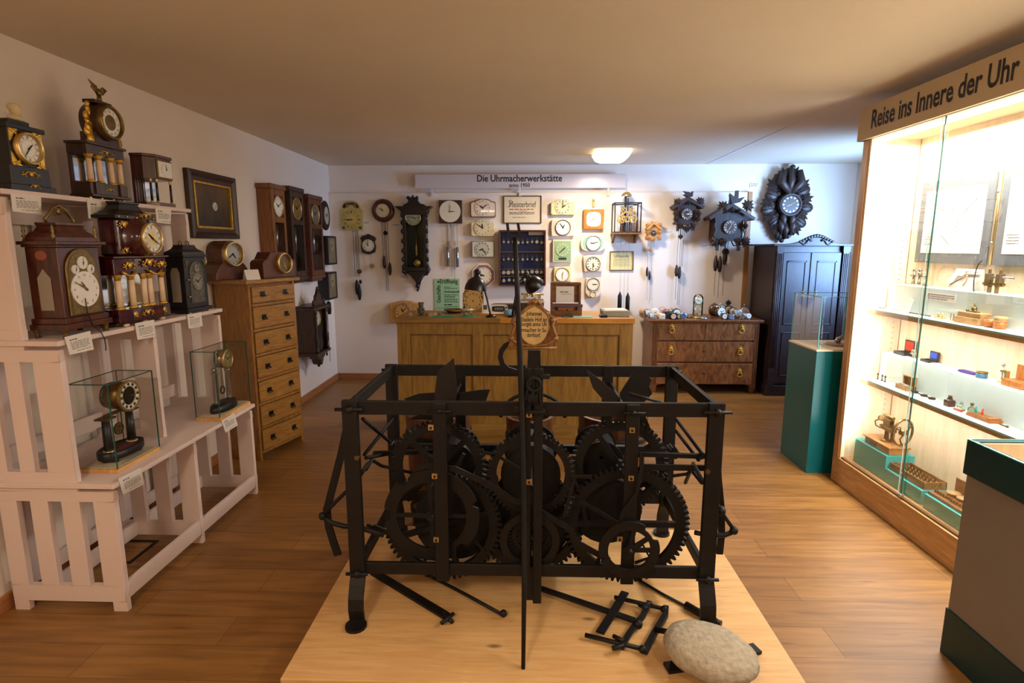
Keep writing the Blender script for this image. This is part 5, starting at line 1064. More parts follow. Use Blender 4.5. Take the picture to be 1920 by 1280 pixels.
a, c = l(991, 441), l(1019, 435); MB().box(a[0], c[0], -.032, -.0255, a[1], c[1]).build('title_strip', PAPER, t)
ORD = ('first', 'second', 'third', 'fourth', 'fifth', 'sixth', 'seventh', 'eighth', 'ninth')
WF = [M('watch_white', (230, 222, 204), .35), M('watch_gold', (196, 160, 96), .3, .7), M('watch_silver', (176, 172, 164), .3, .7)]
rng = random.Random(4)
for row, (py, r0, n) in enumerate(((454, .019, 9), (486, .015, 9), (510, .026, 9), (525, .026, 8))):
    for i in range(n):
        px = 944.5+i*(71/(n-1)); v = aty(px, py+rng.uniform(-1, 1), YP-.035); r = r0*rng.uniform(.75, 1.2)
        lab = '%s pocket watch from the left in the %s row of the glazed case' % (ORD[i], ('top', 'second', 'third', 'bottom')[row])
        o = thing('pocket_watch', lab, 'pocket watch', (v.x, YP-.035, v.z), 0, 'pocket watches in the glazed case')
        MB().lathe([(1e-4, -.006), (r*.85, -.005), (r, 0), (r*.85, .006), (1e-4, .007)], (0, 0, 0), 'y', 16).build('watch_body', WF[(i*2+row) % 3], o)
        MB().disc(0, 0, r*.82, -.0075, -.0058, 16).build('dial', WF[0], o); b = MB().cyl((0, 0, r), (0, 0, r+.006), .003, seg=6).tube([(.006*math.sin(a), 0, r+.011-.006*math.cos(a)) for a in [2*PI*j/10 for j in range(11)]], .0014, 5)
        if row < 2: b.cyl((0, 0, r+.015), (0, 0, r+.05), .0015, seg=5)
        b.build('bow', BRASS, o)
# skeleton bell clock
t, l, k = wt('bell_clock', 'open iron frame wall clock with brass wheels and bell on a wooden bracket', 'wall clock', 1170, 415)
x0, z0 = l(1147, 437); x1, z1 = l(1194, 383); b = MB(); d = .24
for x in (x0, x1):
    for y in (-d, -.02): b.box(x-.006, x+.006, y-.006, y+.006, z0, z1)
for z in (z0+.006, z1):
    for y in (-d, -.02): b.box(x0, x1, y-.006, y+.006, z-.006, z+.006)
    for x in (x0, x1): b.box(x-.006, x+.006, -d, -.02, z-.006, z+.006)
b.box(l(1166, 0)[0], l(1170, 0)[0], -.15, -.14, z0, z1+.08).box(l(1172, 0)[0], l(1174, 0)[0], -.13, -.12, z0, z1+.06); b.build('frame', IRON, t)
q = l(1170, 366); MB().lathe([(.062, -.0), (.06, .012), (.045, .034), (.02, .048), (1e-4, .05)], (q[0], -.13, l(0, 370)[1]), seg=20).cyl((q[0], -.13, q[1]+.02), (q[0], -.13, q[1]+.05), .004, seg=6).build('bell', BRASS, t)
for px, py, r, n in ((1170, 408, .065, 40), (1160, 412, .05, 32), (1181, 411, .05, 32), (1163, 395, .035, 24), (1179, 396, .035, 24), (1156, 416, .03, 20)):
    q = l(px, py); b = MB().gear(q[0], q[1], r, r*.72, n, .006, -.2, -.192, 4, .01, .008, px); b.cyl((q[0], -.24, q[1]), (q[0], -.05, q[1]), .005, seg=6); b.build('wheel', BRASS, t)
for px in (1163, 1179):
    q = l(px, 422); MB().cyl((q[0], -.12, l(0, 388)[1]), (q[0], -.12, l(0, 434)[1]), .022, seg=14).build('drum', STEEL, t)
p, q = l(1145, 440), l(1196, 437); MB().box(p[0], q[0], -d-.02, -.003, p[1], q[1]).build('shelf', WALD, t, .003)
for px in (1149, 1191):
    x = l(px, 0)[0]; za, zb = l(0, 440)[1], l(0, 456)[1]; MB().add([(x+s, y, z) for s in (-.012, .012) for y, z in ((-.003, za), (-.2, za), (-.17, za-.02), (-.04, zb), (-.003, zb))], [(0, 1, 2, 3, 4), (9, 8, 7, 6, 5)]+[(i, (i+1) % 5, 5+(i+1) % 5, 5+i) for i in range(5)]).build('bracket', WALD, t)
b = MB()
for px, pe_ in ((1163, 549), (1171, 578), (1178, 551)): wire(b, l, ((px, 440), (px, pe_)), -.12, .0016)
b.build('cord', M('pale_cord', (150, 138, 124), .8), t)
for px, a, c in ((1163.5, 548, 588), (1178.5, 550, 592)): x = l(px, 0)[0]; za, zb = l(0, a)[1], l(0, c)[1]; MB().lathe([(1e-4, zb), (.026, zb), (.025, za-.05), (.008, za-.012), (.008, za), (1e-4, za)], (x, -.12, 0), seg=14).build('weight', IRON, t)
# cuckoo clocks
def leaf(b, cx, cz, s, ang, y, lift=.03):
    o = [(0, 1.0), (.16, .62), (.42, .72), (.36, .42), (.78, .42), (.56, .16), (.8, -.1), (.42, -.14), (.3, -.5), (.08, -.3), (0, -.6)]
    o = o+[(-x, z) for x, z in o[-2:0:-1]]; ca, sa = math.cos(ang), math.sin(ang); n = len(o)
    P = [(cx+s*(x*ca+z*sa), y, cz+s*(-x*sa+z*ca)) for x, z in o]; c0 = (cx, y-lift, cz)
    B = [(x, y+.018, z) for x, _, z in P]
    return b.add(P+[c0]+B, [(i, (i+1) % n, n) for i in range(n)]+[((i+1) % n, i, n+1+i, n+1+(i+1) % n) for i in range(n)])
def bird(b, l, body, wings, y, th=.03):
    b.prism(LL(l, body), y-th, y+th)
    for w_ in wings: b.prism(LL(l, w_), y-th*1.5, y-th*.8)
# small light one
LWD = WOOD('light_lime_wood', (178, 122, 62), (208, 152, 88), (4, 4, 2), .5)
t, l, k = wt('cuckoo_clock', 'small pale wood cuckoo clock, smallest of the three', 'cuckoo clock', 1222, 433)
MB().prism(LL(l, [(1212, 446), (1232, 446), (1232, 428), (1222, 419), (1212, 428)]), -.09, -.003).build('case', LWD, t)
b = MB().prism(LL(l, [(1208, 429), (1222, 416), (1237, 429), (1235, 432), (1222, 421), (1210, 432)]), -.12, -.01)
for px, py, a in ((1212, 424, -.9), (1233, 423, .9), (1212, 446, -2.2), (1233, 446, 2.2), (1212, 436, -1.6), (1233, 436, 1.6), (1222, 448, PI)): q = l(px, py); leaf(b, q[0], q[1], .042, a, -.095, .02)
bird(b, l, [(1217, 415), (1224, 417), (1230, 414), (1226, 419), (1221, 420)], [], -.1, .01); b.build('carved_front', LWD, t)
q = l(1222, 437); dial(t, q[0], q[1], -.1, .034, 'tk', 10, 10, face=BLACK, ink=ENAMEL, hm=ENAMEL)
b = wire(MB(), l, ((1219, 447), (1220, 466)), -.05, .004); leaf(b, *l(1219.5, 468), .035, PI, -.05, .012); b.build('pendulum', LWD, t)
b = MB()
for px, e in ((1214.5, 565), (1219.5, 570), (1222, 565), (1225, 470)): wire(b, l, ((px, 446), (px+2, e)), -.04, .0018)
b.build('chain', CHAIN, t)
for px, a, c in ((1215, 500, 519), (1220, 508, 526)): cone_weight(MB(), l(px, 0)[0], l(0, c)[1], l(0, a)[1], .015, -.04).build('weight', CUCK, t)
# middle one
t, l, k = wt('cuckoo_clock', 'middle sized dark carved cuckoo clock with leaves and bird on top', 'cuckoo clock', 1281, 402)
MB().prism(LL(l, [(1264, 420), (1297, 420), (1297, 388), (1281, 375), (1264, 388)]), -.16, -.003).build('case', CUCK, t)
b = MB().prism(LL(l, [(1254, 388), (1281, 371), (1311, 388), (1309, 393), (1281, 379), (1256, 393)]), -.2, -.01)
p, q = l(1257, 422), l(1302, 418); b.box(p[0], q[0], -.18, -.12, p[1], q[1])
for px in (1265, 1293): p, q = l(px-2, 434), l(px+2.5, 421); b.box(p[0], q[0], -.18, -.15, p[1], q[1])
for px, py, s, a in ((1263, 382, .065, -.9), (1302, 381, .07, .8), (1261, 402, .05, -1.5), (1300, 402, .05, 1.5), (1262, 411, .05, -2), (1299, 411, .05, 2), (1281, 427, .07, PI), (1271, 424, .05, -2.6), (1291, 424, .05, 2.6), (1281, 382, .045, 0)): q = l(px, py); leaf(b, q[0], q[1], s, a, -.19, .03)
bird(b, l, [(1271, 368), (1279, 373), (1289, 371), (1290, 361), (1287, 362), (1284, 366), (1278, 365)], [[(1270, 361), (1283, 363), (1286, 368), (1276, 367)]], -.17, .012); b.build('carved_front', CUCK, t, fix=False)
q = l(1280, 403); dial(t, q[0], q[1], -.185, .062, 'ro', 3, 12, face=CUCK, ink=ENAMEL, hm=CREAM, ns=1.2)
b = wire(MB(), l, ((1274, 420), (1274, 440)), -.08, .004); leaf(b, *l(1275, 443), .042, PI, -.08, .015); b.build('pendulum', CUCK, t)
b = MB()
for px, e in ((1271.5, 565), (1276, 575), (1279, 575), (1282, 500)): wire(b, l, ((px, 420), (px-.5, e)), -.06, .0022)
b.build('chain', CHAIN, t)
for px, a, c in ((1271, 497, 520), (1276.5, 500, 524)): cone_weight(MB(), l(px, 0)[0], l(0, c)[1], l(0, a)[1], .022, -.06).build('weight', CUCK, t)
# large one
t, l, k = wt('cuckoo_clock', 'largest dark carved cuckoo clock with chalet roof and three cone weights', 'cuckoo clock', 1357, 420)
MB().prism(LL(l, [(1330, 449), (1382, 449), (1382, 408), (1357, 389), (1330, 408)]), -.2, -.003).build('case', CUCK, t)
b = MB().prism(LL(l, [(1317, 409), (1357, 384), (1400, 410), (1398, 415), (1357, 391), (1319, 414)]), -.26, -.01)
p, q = l(1324, 452), l(1388, 447); b.box(p[0], q[0], -.24, -.14, p[1], q[1])
for px in (1336, 1375): p, q = l(px-2.5, 470), l(px+2.5, 450); b.box(p[0], q[0], -.23, -.2, p[1], q[1])
for px, py, s, a in ((1342, 391, .085, -.7), (1384, 390, .095, .7), (1330, 453, .08, -2.2), (1384, 453, .08, 2.2), (1343, 452, .06, 2.8), (1372, 452, .06, -2.8), (1382, 425, .05, 1.5), (1357, 396, .06, 0), (1345, 398, .05, -1), (1369, 398, .05, 1)): q = l(px, py); leaf(b, q[0], q[1], s, a, -.25, .035)
bird(b, l, [(1353, 384), (1360, 385), (1372, 382), (1381, 372), (1369, 375), (1369, 361), (1364, 361), (1363, 374), (1353, 367), (1354, 376)], [[(1352, 365), (1362, 373), (1364, 382), (1357, 384)]], -.2, .02)
for s in (-1, 1): b.tube([(l(1357+s*24+dx, 0)[0], -.22, l(0, py)[1]) for dx, py in ((s*2, 415), (s*4, 424), (s*1, 432), (s*4, 440), (s*2, 447))], .011, 6).tube([(l(1357+s*dx, 0)[0], -.22, l(0, py)[1]) for dx, py in ((4, 452), (8, 460), (14, 461), (18, 455))], .008, 6)
b.build('carved_front', CUCK, t, fix=False)
q = l(1357, 427); dial(t, q[0], q[1], -.225, .075, 'ro', 7, 3, face=M('dark_brown_dial', (58, 40, 32), .4), ink=CREAM, hm=M('pale_hand', (196, 160, 120), .4), ns=1.2)
b = wire(MB(), l, ((1356, 452), (1357, 470)), -.1, .005); q = l(1358, 472); b.ring(q[0], q[1], .04, .02, -.11, -.09, 16); b.build('pendulum', CUCK, t)
b = MB()
for px, e in ((1342.5, 555), (1350, 560), (1358.5, 555), (1363, 500)): wire(b, l, ((px, 452), (px, e)), -.08, .0025)
b.build('chain', CHAIN, t)
for px, a, c in ((1342, 479, 509), (1350, 480, 511), (1358.5, 466, 497)): cone_weight(MB(), l(px, 0)[0], l(0, c)[1], l(0, a)[1], .027, -.08).build('weight', CUCK, t)
# big carved clock above the wardrobe
YW = YB-.002; t, l, k = wt('carved_wall_clock', 'large dark oval clock carved with leaves and game above the wardrobe', 'wall clock', 1471, 386, Y=YW)
MB().prism(LL(l, [(1474+36*math.cos(a)*(1+.08*math.cos(7*a)), 388+58*math.sin(a)*(1+.06*math.cos(9*a))) for a in [2*PI*i/60 for i in range(60)]]), -.05, -.002).build('back_board', CUCK, t, .01)
b = MB(); rng = random.Random(2)
for i in range(22):
    a = 2*PI*i/22+.1; rx, rz = 33+rng.uniform(-4, 5), 51+rng.uniform(-6, 6); q = l(1470+rx*math.cos(a)*.98, 384+rz*math.sin(a)); ang_ = math.atan2(math.cos(a)*1.2, -math.sin(a))
    if i % 2: leaf(b, q[0]*.93, q[1]*.95, .125, math.atan2(math.cos(a), -math.sin(a))+rng.uniform(-.3, .3), -.075, .04); continue
    b2 = Matrix.Translation((q[0], -.07, q[1])) @ Matrix.Rotation(ang_, 4, 'Y'); b.T = b2; b.ball((0, 0, 0), .075, 10, (.85, .35, 1.05)); b.tube([(0, -.02, -.05), (0, -.034, 0), (0, -.02, .06)], .006, 5).ball((.03, .01, -.07), .04, 8, (1, .5, 1)).ball((-.03, .01, -.06), .035, 8, (1, .5, 1)); b.T = Matrix()
for px, s in ((1457, 1.0), (1486, .8)): b.tube([(l(px, 0)[0], -.11, l(0, 322)[1]), (l(px-4 if s > .9 else px+4, 0)[0], -.13, l(0, 345)[1]), (l(1471, 0)[0], -.12, l(0, 364)[1])], [.035, .055, .03], 8)
b.tube([(l(1471, 0)[0], -.10, l(0, 316)[1]), (l(1471, 0)[0], -.13, l(0, 340)[1]), (l(1469, 0)[0], -.12, l(0, 362)[1])], [.02, .05, .03], 8); q = l(1475, 316); b.ball((q[0], -.08, q[1]), .032, 8)
for px, py in ((1458, 425), (1482, 425), (1468, 432), (1462, 412), (1480, 412)): q = l(px, py); b.tube([(q[0], -.1, q[1]+.08), (q[0]*.9, -.12, q[1]), (q[0]*.6, -.09, q[1]-.1)], [.02, .04, .015], 7)
q = l(1466, 451); b.ball((q[0], -.06, q[1]), .03, 8); b.build('carved_leaves', CUCK, t)
q = l(1473, 385); MB().lathe([(.1, -.12), (.118, -.15), (.135, -.13), (.14, -.06), (1e-4, -.06)], (q[0], 0, q[1]), 'y', 30).build('bezel', CUCK, t); dial(t, q[0], q[1], -.13, .1, 'dot', 8, 10, face=MC['dark_brown_dial'], ink=ENAMEL, hm=OLDBRASS, nr=.82)
# small wall labels
for i, (x0, y0, x1, y1, lab) in enumerate(((681, 414, 696, 421, 'right of the pale green shield clock'), (735, 418, 754, 426, 'between the round clock and the black regulator'), (748, 515, 770, 523, 'below the left foot of the black regulator'), (1155, 450, 1171, 456, 'between brackets of the skeleton bell clock'), (1243, 433, 1263, 437, 'between the small and middle cuckoo clock'), (1315, 457, 1332, 464, 'left of the largest cuckoo clock'), (1406, 341, 1424, 352, 'at the top left of the big carved clock'))):
    Yw = YP if x1 < 1400 else YW; t, l, k = wt('wall_label', 'small white paper label '+lab, 'label', (x0+x1)/2, (y0+y1)/2, Y=Yw); p, q = l(x0, y1), l(x1, y0)
    MB().box(p[0], q[0], -.0035, -.001, p[1], q[1]).build('sheet', PAPER, t); b = MB(); h_ = (q[1]-p[1])
    for j in range(2): b.words(p[0]+.01, q[0]-.015-.02*j, q[1]-h_*(.35+.3*j), h_*.12, -.0042, i*3+j)
    b.build('print', GREYINK, t, fix=False)
# ================================================================ on the workbench
def on(px, py, z): return atz(px, py, z)
def dk(px, Y): v = aty(px, 590, Y); return v.x
DP = .00475
# poster on the wall
t, l, k = wt('poster', 'green Geschäfts Eröffnung poster on the wall above the workbench', 'poster', 838, 553)
p, q = l(814.5, 586), l(862, 522.5); MB().box(p[0], q[0], -.008, -.002, p[1], q[1]).build('sheet', M('poster_green', (150, 190, 140), .7), t)
b = MB(); y = -.009; q = l(842, 528.5); b.text('Eröffnung', (q[0], y, q[1]), (1, 0, 0), (0, 0, 1), .075, .016, 33*k)
q = l(822.5, 551); b.text('Geschäfts', (q[0], y, q[1]), (0, 0, 1), (-1, 0, 0), .07, .016, 33*k); p, q = l(821, 530), l(824.5, 526.5); b.add([(p[0], y, p[1]), (q[0], y, p[1]), (q[0], y, q[1]), (p[0], y, q[1])], [(0, 1, 2, 3)])
q = l(847, 547); b.text('Uhrenfachgeschäft', (q[0], y, q[1]), (1, 0, 0), (0, 0, 1), .04, .01, 29*k)
for i, (py, a, c, h_) in enumerate(((538, 833, 846, .006), (540.5, 833, 858, .006), (552.5, 833, 859, .007), (555.5, 833, 855, .007), (558, 833, 853, .006), (561, 833, 860, .007), (564, 833, 857, .006), (566, 833, 860, .006), (571, 833, 849, .012), (574.5, 833, 860, .006), (577.5, 816, 858, .004))): b.words(l(a, 0)[0], l(c, 0)[0], l(0, py)[1], h_, y, i)
b.build('lettering', INK, t, fix=False)
# carved owl figure
t = thing('figurine', 'small dark carved bust figure at the left end of the workbench', 'figurine', (dk(790, 4.86), 4.86, BZ))
MB().box(-.03, .03, -.025, .025, 0, .012).ball((0, 0, .05), .032, 12, (1, .85, 1.3)).ball((0, -.006, .098), .024, 10, (1, 1, .9)).box(-.024, .024, -.02, .02, .108, .118).ball((-.022, -.018, .06), .012, 8).ball((.022, -.018, .06), .012, 8).ball((0, -.028, .095), .006, 6).build('body', M('grey_carving', (84, 76, 60), .6, var=.4, vs=60, bump=.4), t)
# bronze dish, painted dial board, thermometer, clock radio
t = thing('dish', 'flat bronze dish lying in front of the green poster', 'dish', (dk(852, 5.12), 5.12, BZ))
MB().lathe([(1e-4, .004), (.05, .004), (.098, .03), (.1, .03), (.055, 0), (1e-4, 0)], seg=28).ball((0, 0, .014), .016, 8, (1, 1, .6)).build('bowl', OLDBRASS, t)
t = thing('dial_board', 'painted wooden clock dial board with flowers standing on the workbench', 'clock dial', (dk(887.5, 5.22), 5.22, BZ)); k = aty(961, 580, 5.22).x-aty(960, 580, 5.22).x
pts = [(-.098, 0), (.098, 0), (.098, .17)]+[(.085*math.cos(a), .17+.095*math.sin(a)) for a in [PI*i/12 for i in range(13)]]+[(-.098, .17)]
TAND = M('tan_board', (206, 168, 104), .6, var=.1, vs=14)
b = MB().prism(pts, 0, .012); b.mat(1); rng = random.Random(3)
for i in range(9): a = PI*i/8; b.ball((.055*math.cos(a), -.001, .195+.05*math.sin(a)), .013, 7, (1, .2, 1))
b.mat(2)
for i in range(14): b.ball((rng.choice((-1, 1))*rng.uniform(.07, .09), -.001, rng.uniform(.02, .19)), .008, 6, (1, .2, 1))
b.build('board', [TAND, M('flower_red', (190, 88, 44), .6), M('leaf_dark', (70, 66, 40), .6)], t, fix=False)
dial(t, 0, .098, -.004, .085, 'ar', None, 0, face=M('tan_dial_face', (214, 176, 112), .6), ns=1.1)
MB().disc(0, .098, .007, -.009, -.005, 10).build('hole', INK, t)
t = thing('thermometer', 'small white digital thermometer in front of the painted dial board', 'thermometer', (dk(910, 5.0), 5.0, BZ))
MB().box(-.031, .031, -.008, .012, 0, .095).build('case', M('white_plastic', (224, 218, 212), .4), t, .004); MB().box(-.016, .016, -.0095, -.0075, .042, .082).build('display', M('lcd', (72, 76, 74), .3), t)
t = thing('clock_radio', 'white fronted flip clock radio between the two black desk lamps', 'clock radio', (dk(945, 5.08), 5.08, BZ))
MB().prism(sq(0, .042, .125, .038, 5), .0, .12).build('body', M('brown_plastic', (64, 52, 44), .4), t, .003); MB().prism(sq(-.045, .042, .08, .038, 5), -.012, .0).build('front', M('radio_white', (226, 216, 206), .35), t, .003)
MB().prism(sq(-.05, .042, .058, .025, 4), -.015, -.011).build('window', BLACK, t); b = MB()
for i in range(4): b.box(-.082+.02*i, -.067+.02*i, -.017, -.0145, .03, .054)
b.build('flip_digit', M('digit_grey', (120, 112, 104), .5), t); MB().cyl((.022, -.014, .052), (.022, -.022, .052), .007).build('knob', BLACK, t)
# desk lamps
def desk_lamp(label, base, arm, head, tip, r):
    t = thing('desk_lamp', label, 'desk lamp', base); A = [Vector(p)-Vector(base) for p in arm]
    MB().lathe([(1e-4, 0), (.045, 0), (.045, .012), (.012, .022), (1e-4, .022)], seg=20).build('base', BLACK, t); MB().tube(A, .008, 8).build('arm', BLACK, t)
    h = Vector(head)-Vector(base); d = (Vector(tip)).normalized(); b = MB(); b.T = Matrix.Translation(h) @ d.to_track_quat('Z', 'Y').to_matrix().to_4x4()
    b.lathe([(r, -r*.62), (r*.99, -r*.58), (r*.93, -r*.2), (r*.72, r*.25), (r*.4, r*.5), (r*.26, r*.56), (r*.26, r*.85), (1e-4, r*.95), (1e-4, r*.8), (r*.2, r*.5), (r*.68, r*.18), (r*.9, -r*.25), (r*.96, -r*.6), (r, -r*.62)], seg=28); b.build('shade', BLACK, t)
    b = MB(); b.T = Matrix.Translation(h) @ d.to_track_quat('Z', 'Y').to_matrix().to_4x4(); b.ball((0, 0, r*.98), r*.3, 10); b.build('switch_knob', BLACK, t); return t
Y = 4.80
desk_lamp('black desk lamp with dome shade on the left of the iron rod', (dk(921, Y), Y, BZ), [aty(920, 594, Y), aty(917, 578, Y), aty(913, 560, Y+.02), aty(908, 542, Y+.04), aty(902, 528, Y+.06), aty(896, 516, Y+.1)], aty(893, 531, Y+.1), (.12, .05, 1), .098)
desk_lamp('black desk lamp with dome shade on the right of the iron rod', (dk(962, Y), Y, BZ), [aty(961, 594, Y), aty(964, 570, Y), aty(968, 548, Y), aty(974, 528, Y+.04), aty(984, 516, Y+.1)], aty(997, 529, Y+.12), (-.55, -.35, .75), .088)
t = thing('brass_lathe', 'small watchmaker lathe of brass and steel on a dark wooden box', 'lathe', (dk(998, 5.05), 5.05, BZ+.12))
MB().box(-.1, .1, -.02, .02, .0, .012).build('bed', STEEL, t); b = MB().cyl((-.1, 0, .055), (.1, 0, .055), .008).box(-.085, -.055, -.018, .018, .012, .06).box(.05, .075, -.018, .018, .012, .06).cyl((-.05, 0, .05), (-.03, 0, .05), .02).cyl((-.01, -.01, .045), (.02, -.01, .045), .016); b.build('headstock', BRASS, t)
MB().box(-.06, .04, -.03, -.02, .066, .08).build('tool_rest', ENAMEL, t)
t = thing('wooden_box', 'dark wooden box carrying the small lathe behind the oval sign', 'box', (dk(994, 5.05), 5.05, BZ)); MB().box(-.12, .12, -.08, .08, 0, .105).build('body', DWOOD, t, .003); MB().box(-.125, .125, -.085, .085, .105, .12).build('lid', M('pale_slab', (188, 180, 166), .5), t, .002)
# open wooden box with paper in the lid
BXW = WOOD('box_walnut', (98, 58, 28), (140, 88, 46), (1, 4, 4), .4)
t = thing('open_box', 'open wooden instrument box with a white paper in its raised lid', 'box', (dk(1061, 4.98), 4.98, BZ)); w = .135
MB().box(-w, w, -.07, -.06, 0, .095).box(-w, w, .06, .07, 0, .095).box(-w, -w+.01, -.06, .06, 0, .095).box(w-.01, w, -.06, .06, 0, .095).box(-w, w, -.06, .06, 0, .01).build('body', BXW, t, .002)
b = MB().box(-w+.0, w-.01, .085, .092, .1, .275); b.box(-w, -w+.02, .06, .092, .095, .28).box(w-.02, w, .06, .092, .095, .28).box(-w+.02, w-.02, .06, .092, .26, .28); b.build('lid', BXW, t, .002)
MB().box(-.085, .075, .081, .0845, .1, .245).build('paper', PAPER, t); b = MB().words(-.05, .035, .195, .007, .0805, 2).words(-.04, .06, .175, .003, .0805, 5); b.build('print', INK, t, fix=False)
MB().box(-w-.004, w+.004, -.078, -.07, .075, .1).build('rim', M('violet_brown', (96, 66, 74), .4), t)
for x in (-.085, .085): MB().box(x-.01, x+.01, -.083, -.072, .05, .08).build('latch', BLACK, t, .002)
t = thing('glass_jar', 'small clear glass bell jar with black knob in front of the open wooden box', 'jar', (dk(1063, 4.8), 4.8, BZ)); MB().lathe([(.045, 0), (.046, .01), (.042, .025), (.02, .042), (.008, .048), (.008, .058)], seg=20).build('bell', GLASS('jar_glass', (225, 235, 232)), t, fix=False); MB().ball((0, 0, .064), .009, 8).build('knob', BLACK, t); MB().lathe([(.043, 0), (.048, 0), (.048, .004), (.043, .004), (.043, 0)], seg=20).build('rim', STEEL, t)
t = thing('box_file', 'grey green flat box with papers on it at the right end of the workbench', 'box', (dk(1152, 4.95), 4.95, BZ)); MB().box(-.115, .115, -.1, .1, 0, .05).build('box', M('grey_green_card', (142, 140, 122), .5), t, .004); MB().add([(-.09, -.09, .052), (.1, -.08, .052), (.09, .09, .056), (-.1, .08, .056)], [(0, 1, 2, 3)]).build('papers', PAPER, t, fix=False)
tag(MB().box(-.03, .03, -.05, .05, 0, .02).build('notebook', BLACK, loc=(dk(1131, 4.83), 4.83, BZ)), 'small black notebook left of the grey green flat box', 'notebook')
t = thing('mug', 'small light blue cup by the foot of the right desk lamp', 'cup', (dk(953, 4.86), 4.86, BZ)); MB().lathe([(1e-4, 0), (.026, 0), (.03, .06), (.027, .06), (.024, .006), (1e-4, .006)], seg=20).build('cup', M('light_blue', (128, 176, 206), .3), t); MB().tube([(.028, 0, .05), (.048, 0, .045), (.048, 0, .02), (.026, 0, .012)], .005, 6).build('handle', MC['light_blue'], t)
TEALM = M('teal_mat', (30, 130, 112), .7)
for lab, px, w_, y, nm in (('teal cutting mat in front of the bronze dish', 832, .09, 4.84, 'mat'), ('teal cutting mat in front of the thermometer', 878, .05, 4.84, 'mat'), ('pale teal mat right of the glass bell jar', 1092, .08, 4.83, 'mat')): tag(MB().box(-w_, w_, -.05, .05, 0, .006).build('work_mat', TEALM if px < 1000 else M('pale_teal', (136, 190, 166), .7), loc=(dk(px, y), y, BZ)), lab, nm)
t = thing('tool_stand', 'small round nickel tool stand on thin legs in front of the painted dial board', 'tool stand', (dk(876, 4.84), 4.84, BZ+.006)); MB().lathe([(1e-4, .05), (.06, .05), (.062, .056), (1e-4, .058)], seg=22).build('tray', M('pale_tray', (200, 192, 160), .3, .3), t)
for i in range(3): a = i*2.1+.3; MB().cyl((.045*math.cos(a), .035*math.sin(a), 0), (.025*math.cos(a), .02*math.sin(a), .05), .004, seg=6).build('leg', NICKEL, t)
for i, (px, y, m_, lab) in enumerate(((770, 4.83, NICKEL, 'first small nickel watch part from the left on the workbench edge'), (800, 4.84, OLDBRASS, 'small brass watch part right of the carved bust figure'), (808, 4.82, NICKEL, 'small nickel watch part right of the brass one'), (816, 4.84, BRASS, 'small bright brass watch part below the green poster'), (823, 4.83, M('maroon', (120, 40, 44), .4), 'small maroon watch part left of the teal mat'))):
    b = MB().gear(0, .016, .016, .009, 18, .003, -.004, .004, 3, .004, .004).box(-.012, .012, -.008, .008, 0, .003); tag(b.build('watch_part', m_, loc=(dk(px, y), y, BZ)), lab, 'watch part', 'watch parts on the workbench')
t = thing('drawer_tray', 'shallow pine tray with white papers in the middle of the workbench', 'tray', (dk(925, 4.98), 4.98, BZ)); MB().box(-.12, .12, -.09, .09, 0, .008).box(-.12, .12, -.09, -.084, .008, .02).box(.112, .12, -.084, .09, .008, .035).build('tray', MC['orange_pine'], t)
MB().box(-.1, .09, -.075, .07, .009, .012).build('papers', PAPER, t)
# ================================================================ on the commode
def ck(px, Y): return aty(px, 585, Y).x
kc = .0061
def alarm(label, px, Y, r, body, face=ENAMEL, bells=0, sqr=0, rot=0, feet=1, num='tk', group='small alarm clocks on the walnut commode', z=0):
    t = thing('alarm_clock', label, 'alarm clock', (ck(px, Y), Y, KTOP+z), rot, group); zc = r+.008
    if sqr: MB().box(-r, r, -.025, .03, 0, 2*r).build('case', body, t, .008 if sqr == 1 else .003); zc = r
    else: MB().lathe([(1e-4, -.028), (r*.86, -.03), (r, -.022), (r, .02), (r*.8, .034), (1e-4, .036)], (0, 0, zc), 'y', 24).build('case', body, t)
    dial(t, 0, zc, -.032, r*.78, num, 10, 9, face=face, hm=INK)
    if feet and not sqr:
        for s in (-1, 1): MB().cyl((s*r*.6, -.005, 0), (s*r*.45, -.002, r*.5), .005, seg=6).build('foot', body, t)
    if bells == 2:
        for s in (-1, 1): MB().lathe([(r*.5, 0), (r*.42, r*.25), (r*.2, r*.38), (1e-4, r*.4)], (s*r*.5, 0, zc+r*.85), seg=14).build('bell', NICKEL, t)
        MB().tube([(-r*.5, 0, zc+r*1.2), (0, 0, zc+r*1.55), (r*.5, 0, zc+r*1.2)], .004, 6).build('handle', NICKEL, t)
    elif bells == 1: MB().lathe([(1e-4, 0), (.006, 0), (.006, .012), (.022, .014), (.018, .026), (1e-4, .03)], (0, 0, zc+r), seg=12).build('bell', NICKEL, t)
    return t
IV = M('ivory_plastic', (224, 210, 180), .35); RED_ = M('red_case', (150, 34, 30), .35); DGREEN = M('dark_green_case', (24, 40, 34), .3); PEACH = M('peach', (222, 176, 132), .4); ROSEB = M('bronze_brown', (104, 78, 56), .3, .6)
SB = M('blue_dial', (70, 110, 150), .35)
alarm('large ivory round alarm clock at the left back corner of the commode', 1206, 6.62, .042, M('ivory_red', (190, 150, 120), .4), CREAM, rot=.5)
alarm('large nickel rimmed alarm clock second from the left in the back row', 1213, 6.5, .046, NICKEL, CREAM, rot=.45)
alarm('small silver alarm clock in front of the nickel rimmed one', 1220, 6.40, .03, STEEL, ENAMEL, rot=.3)
alarm('ivory alarm clock with wide dial third from left in the back row', 1228, 6.56, .047, IV, ENAMEL)
alarm('pink and grey alarm clock highest at the back of the left group', 1241, 6.70, .046, M('pinkish', (206, 150, 140), .4), ENAMEL, z=.004)
alarm('red round alarm clock in the middle of the left group', 1249, 6.58, .04, RED_, CREAM)
alarm('peach coloured round alarm clock in front of the red one', 1236, 6.43, .03, PEACH, CREAM)
alarm('white square alarm clock at the front of the left group', 1242, 6.355, .03, ENAMEL, CREAM, sqr=1)
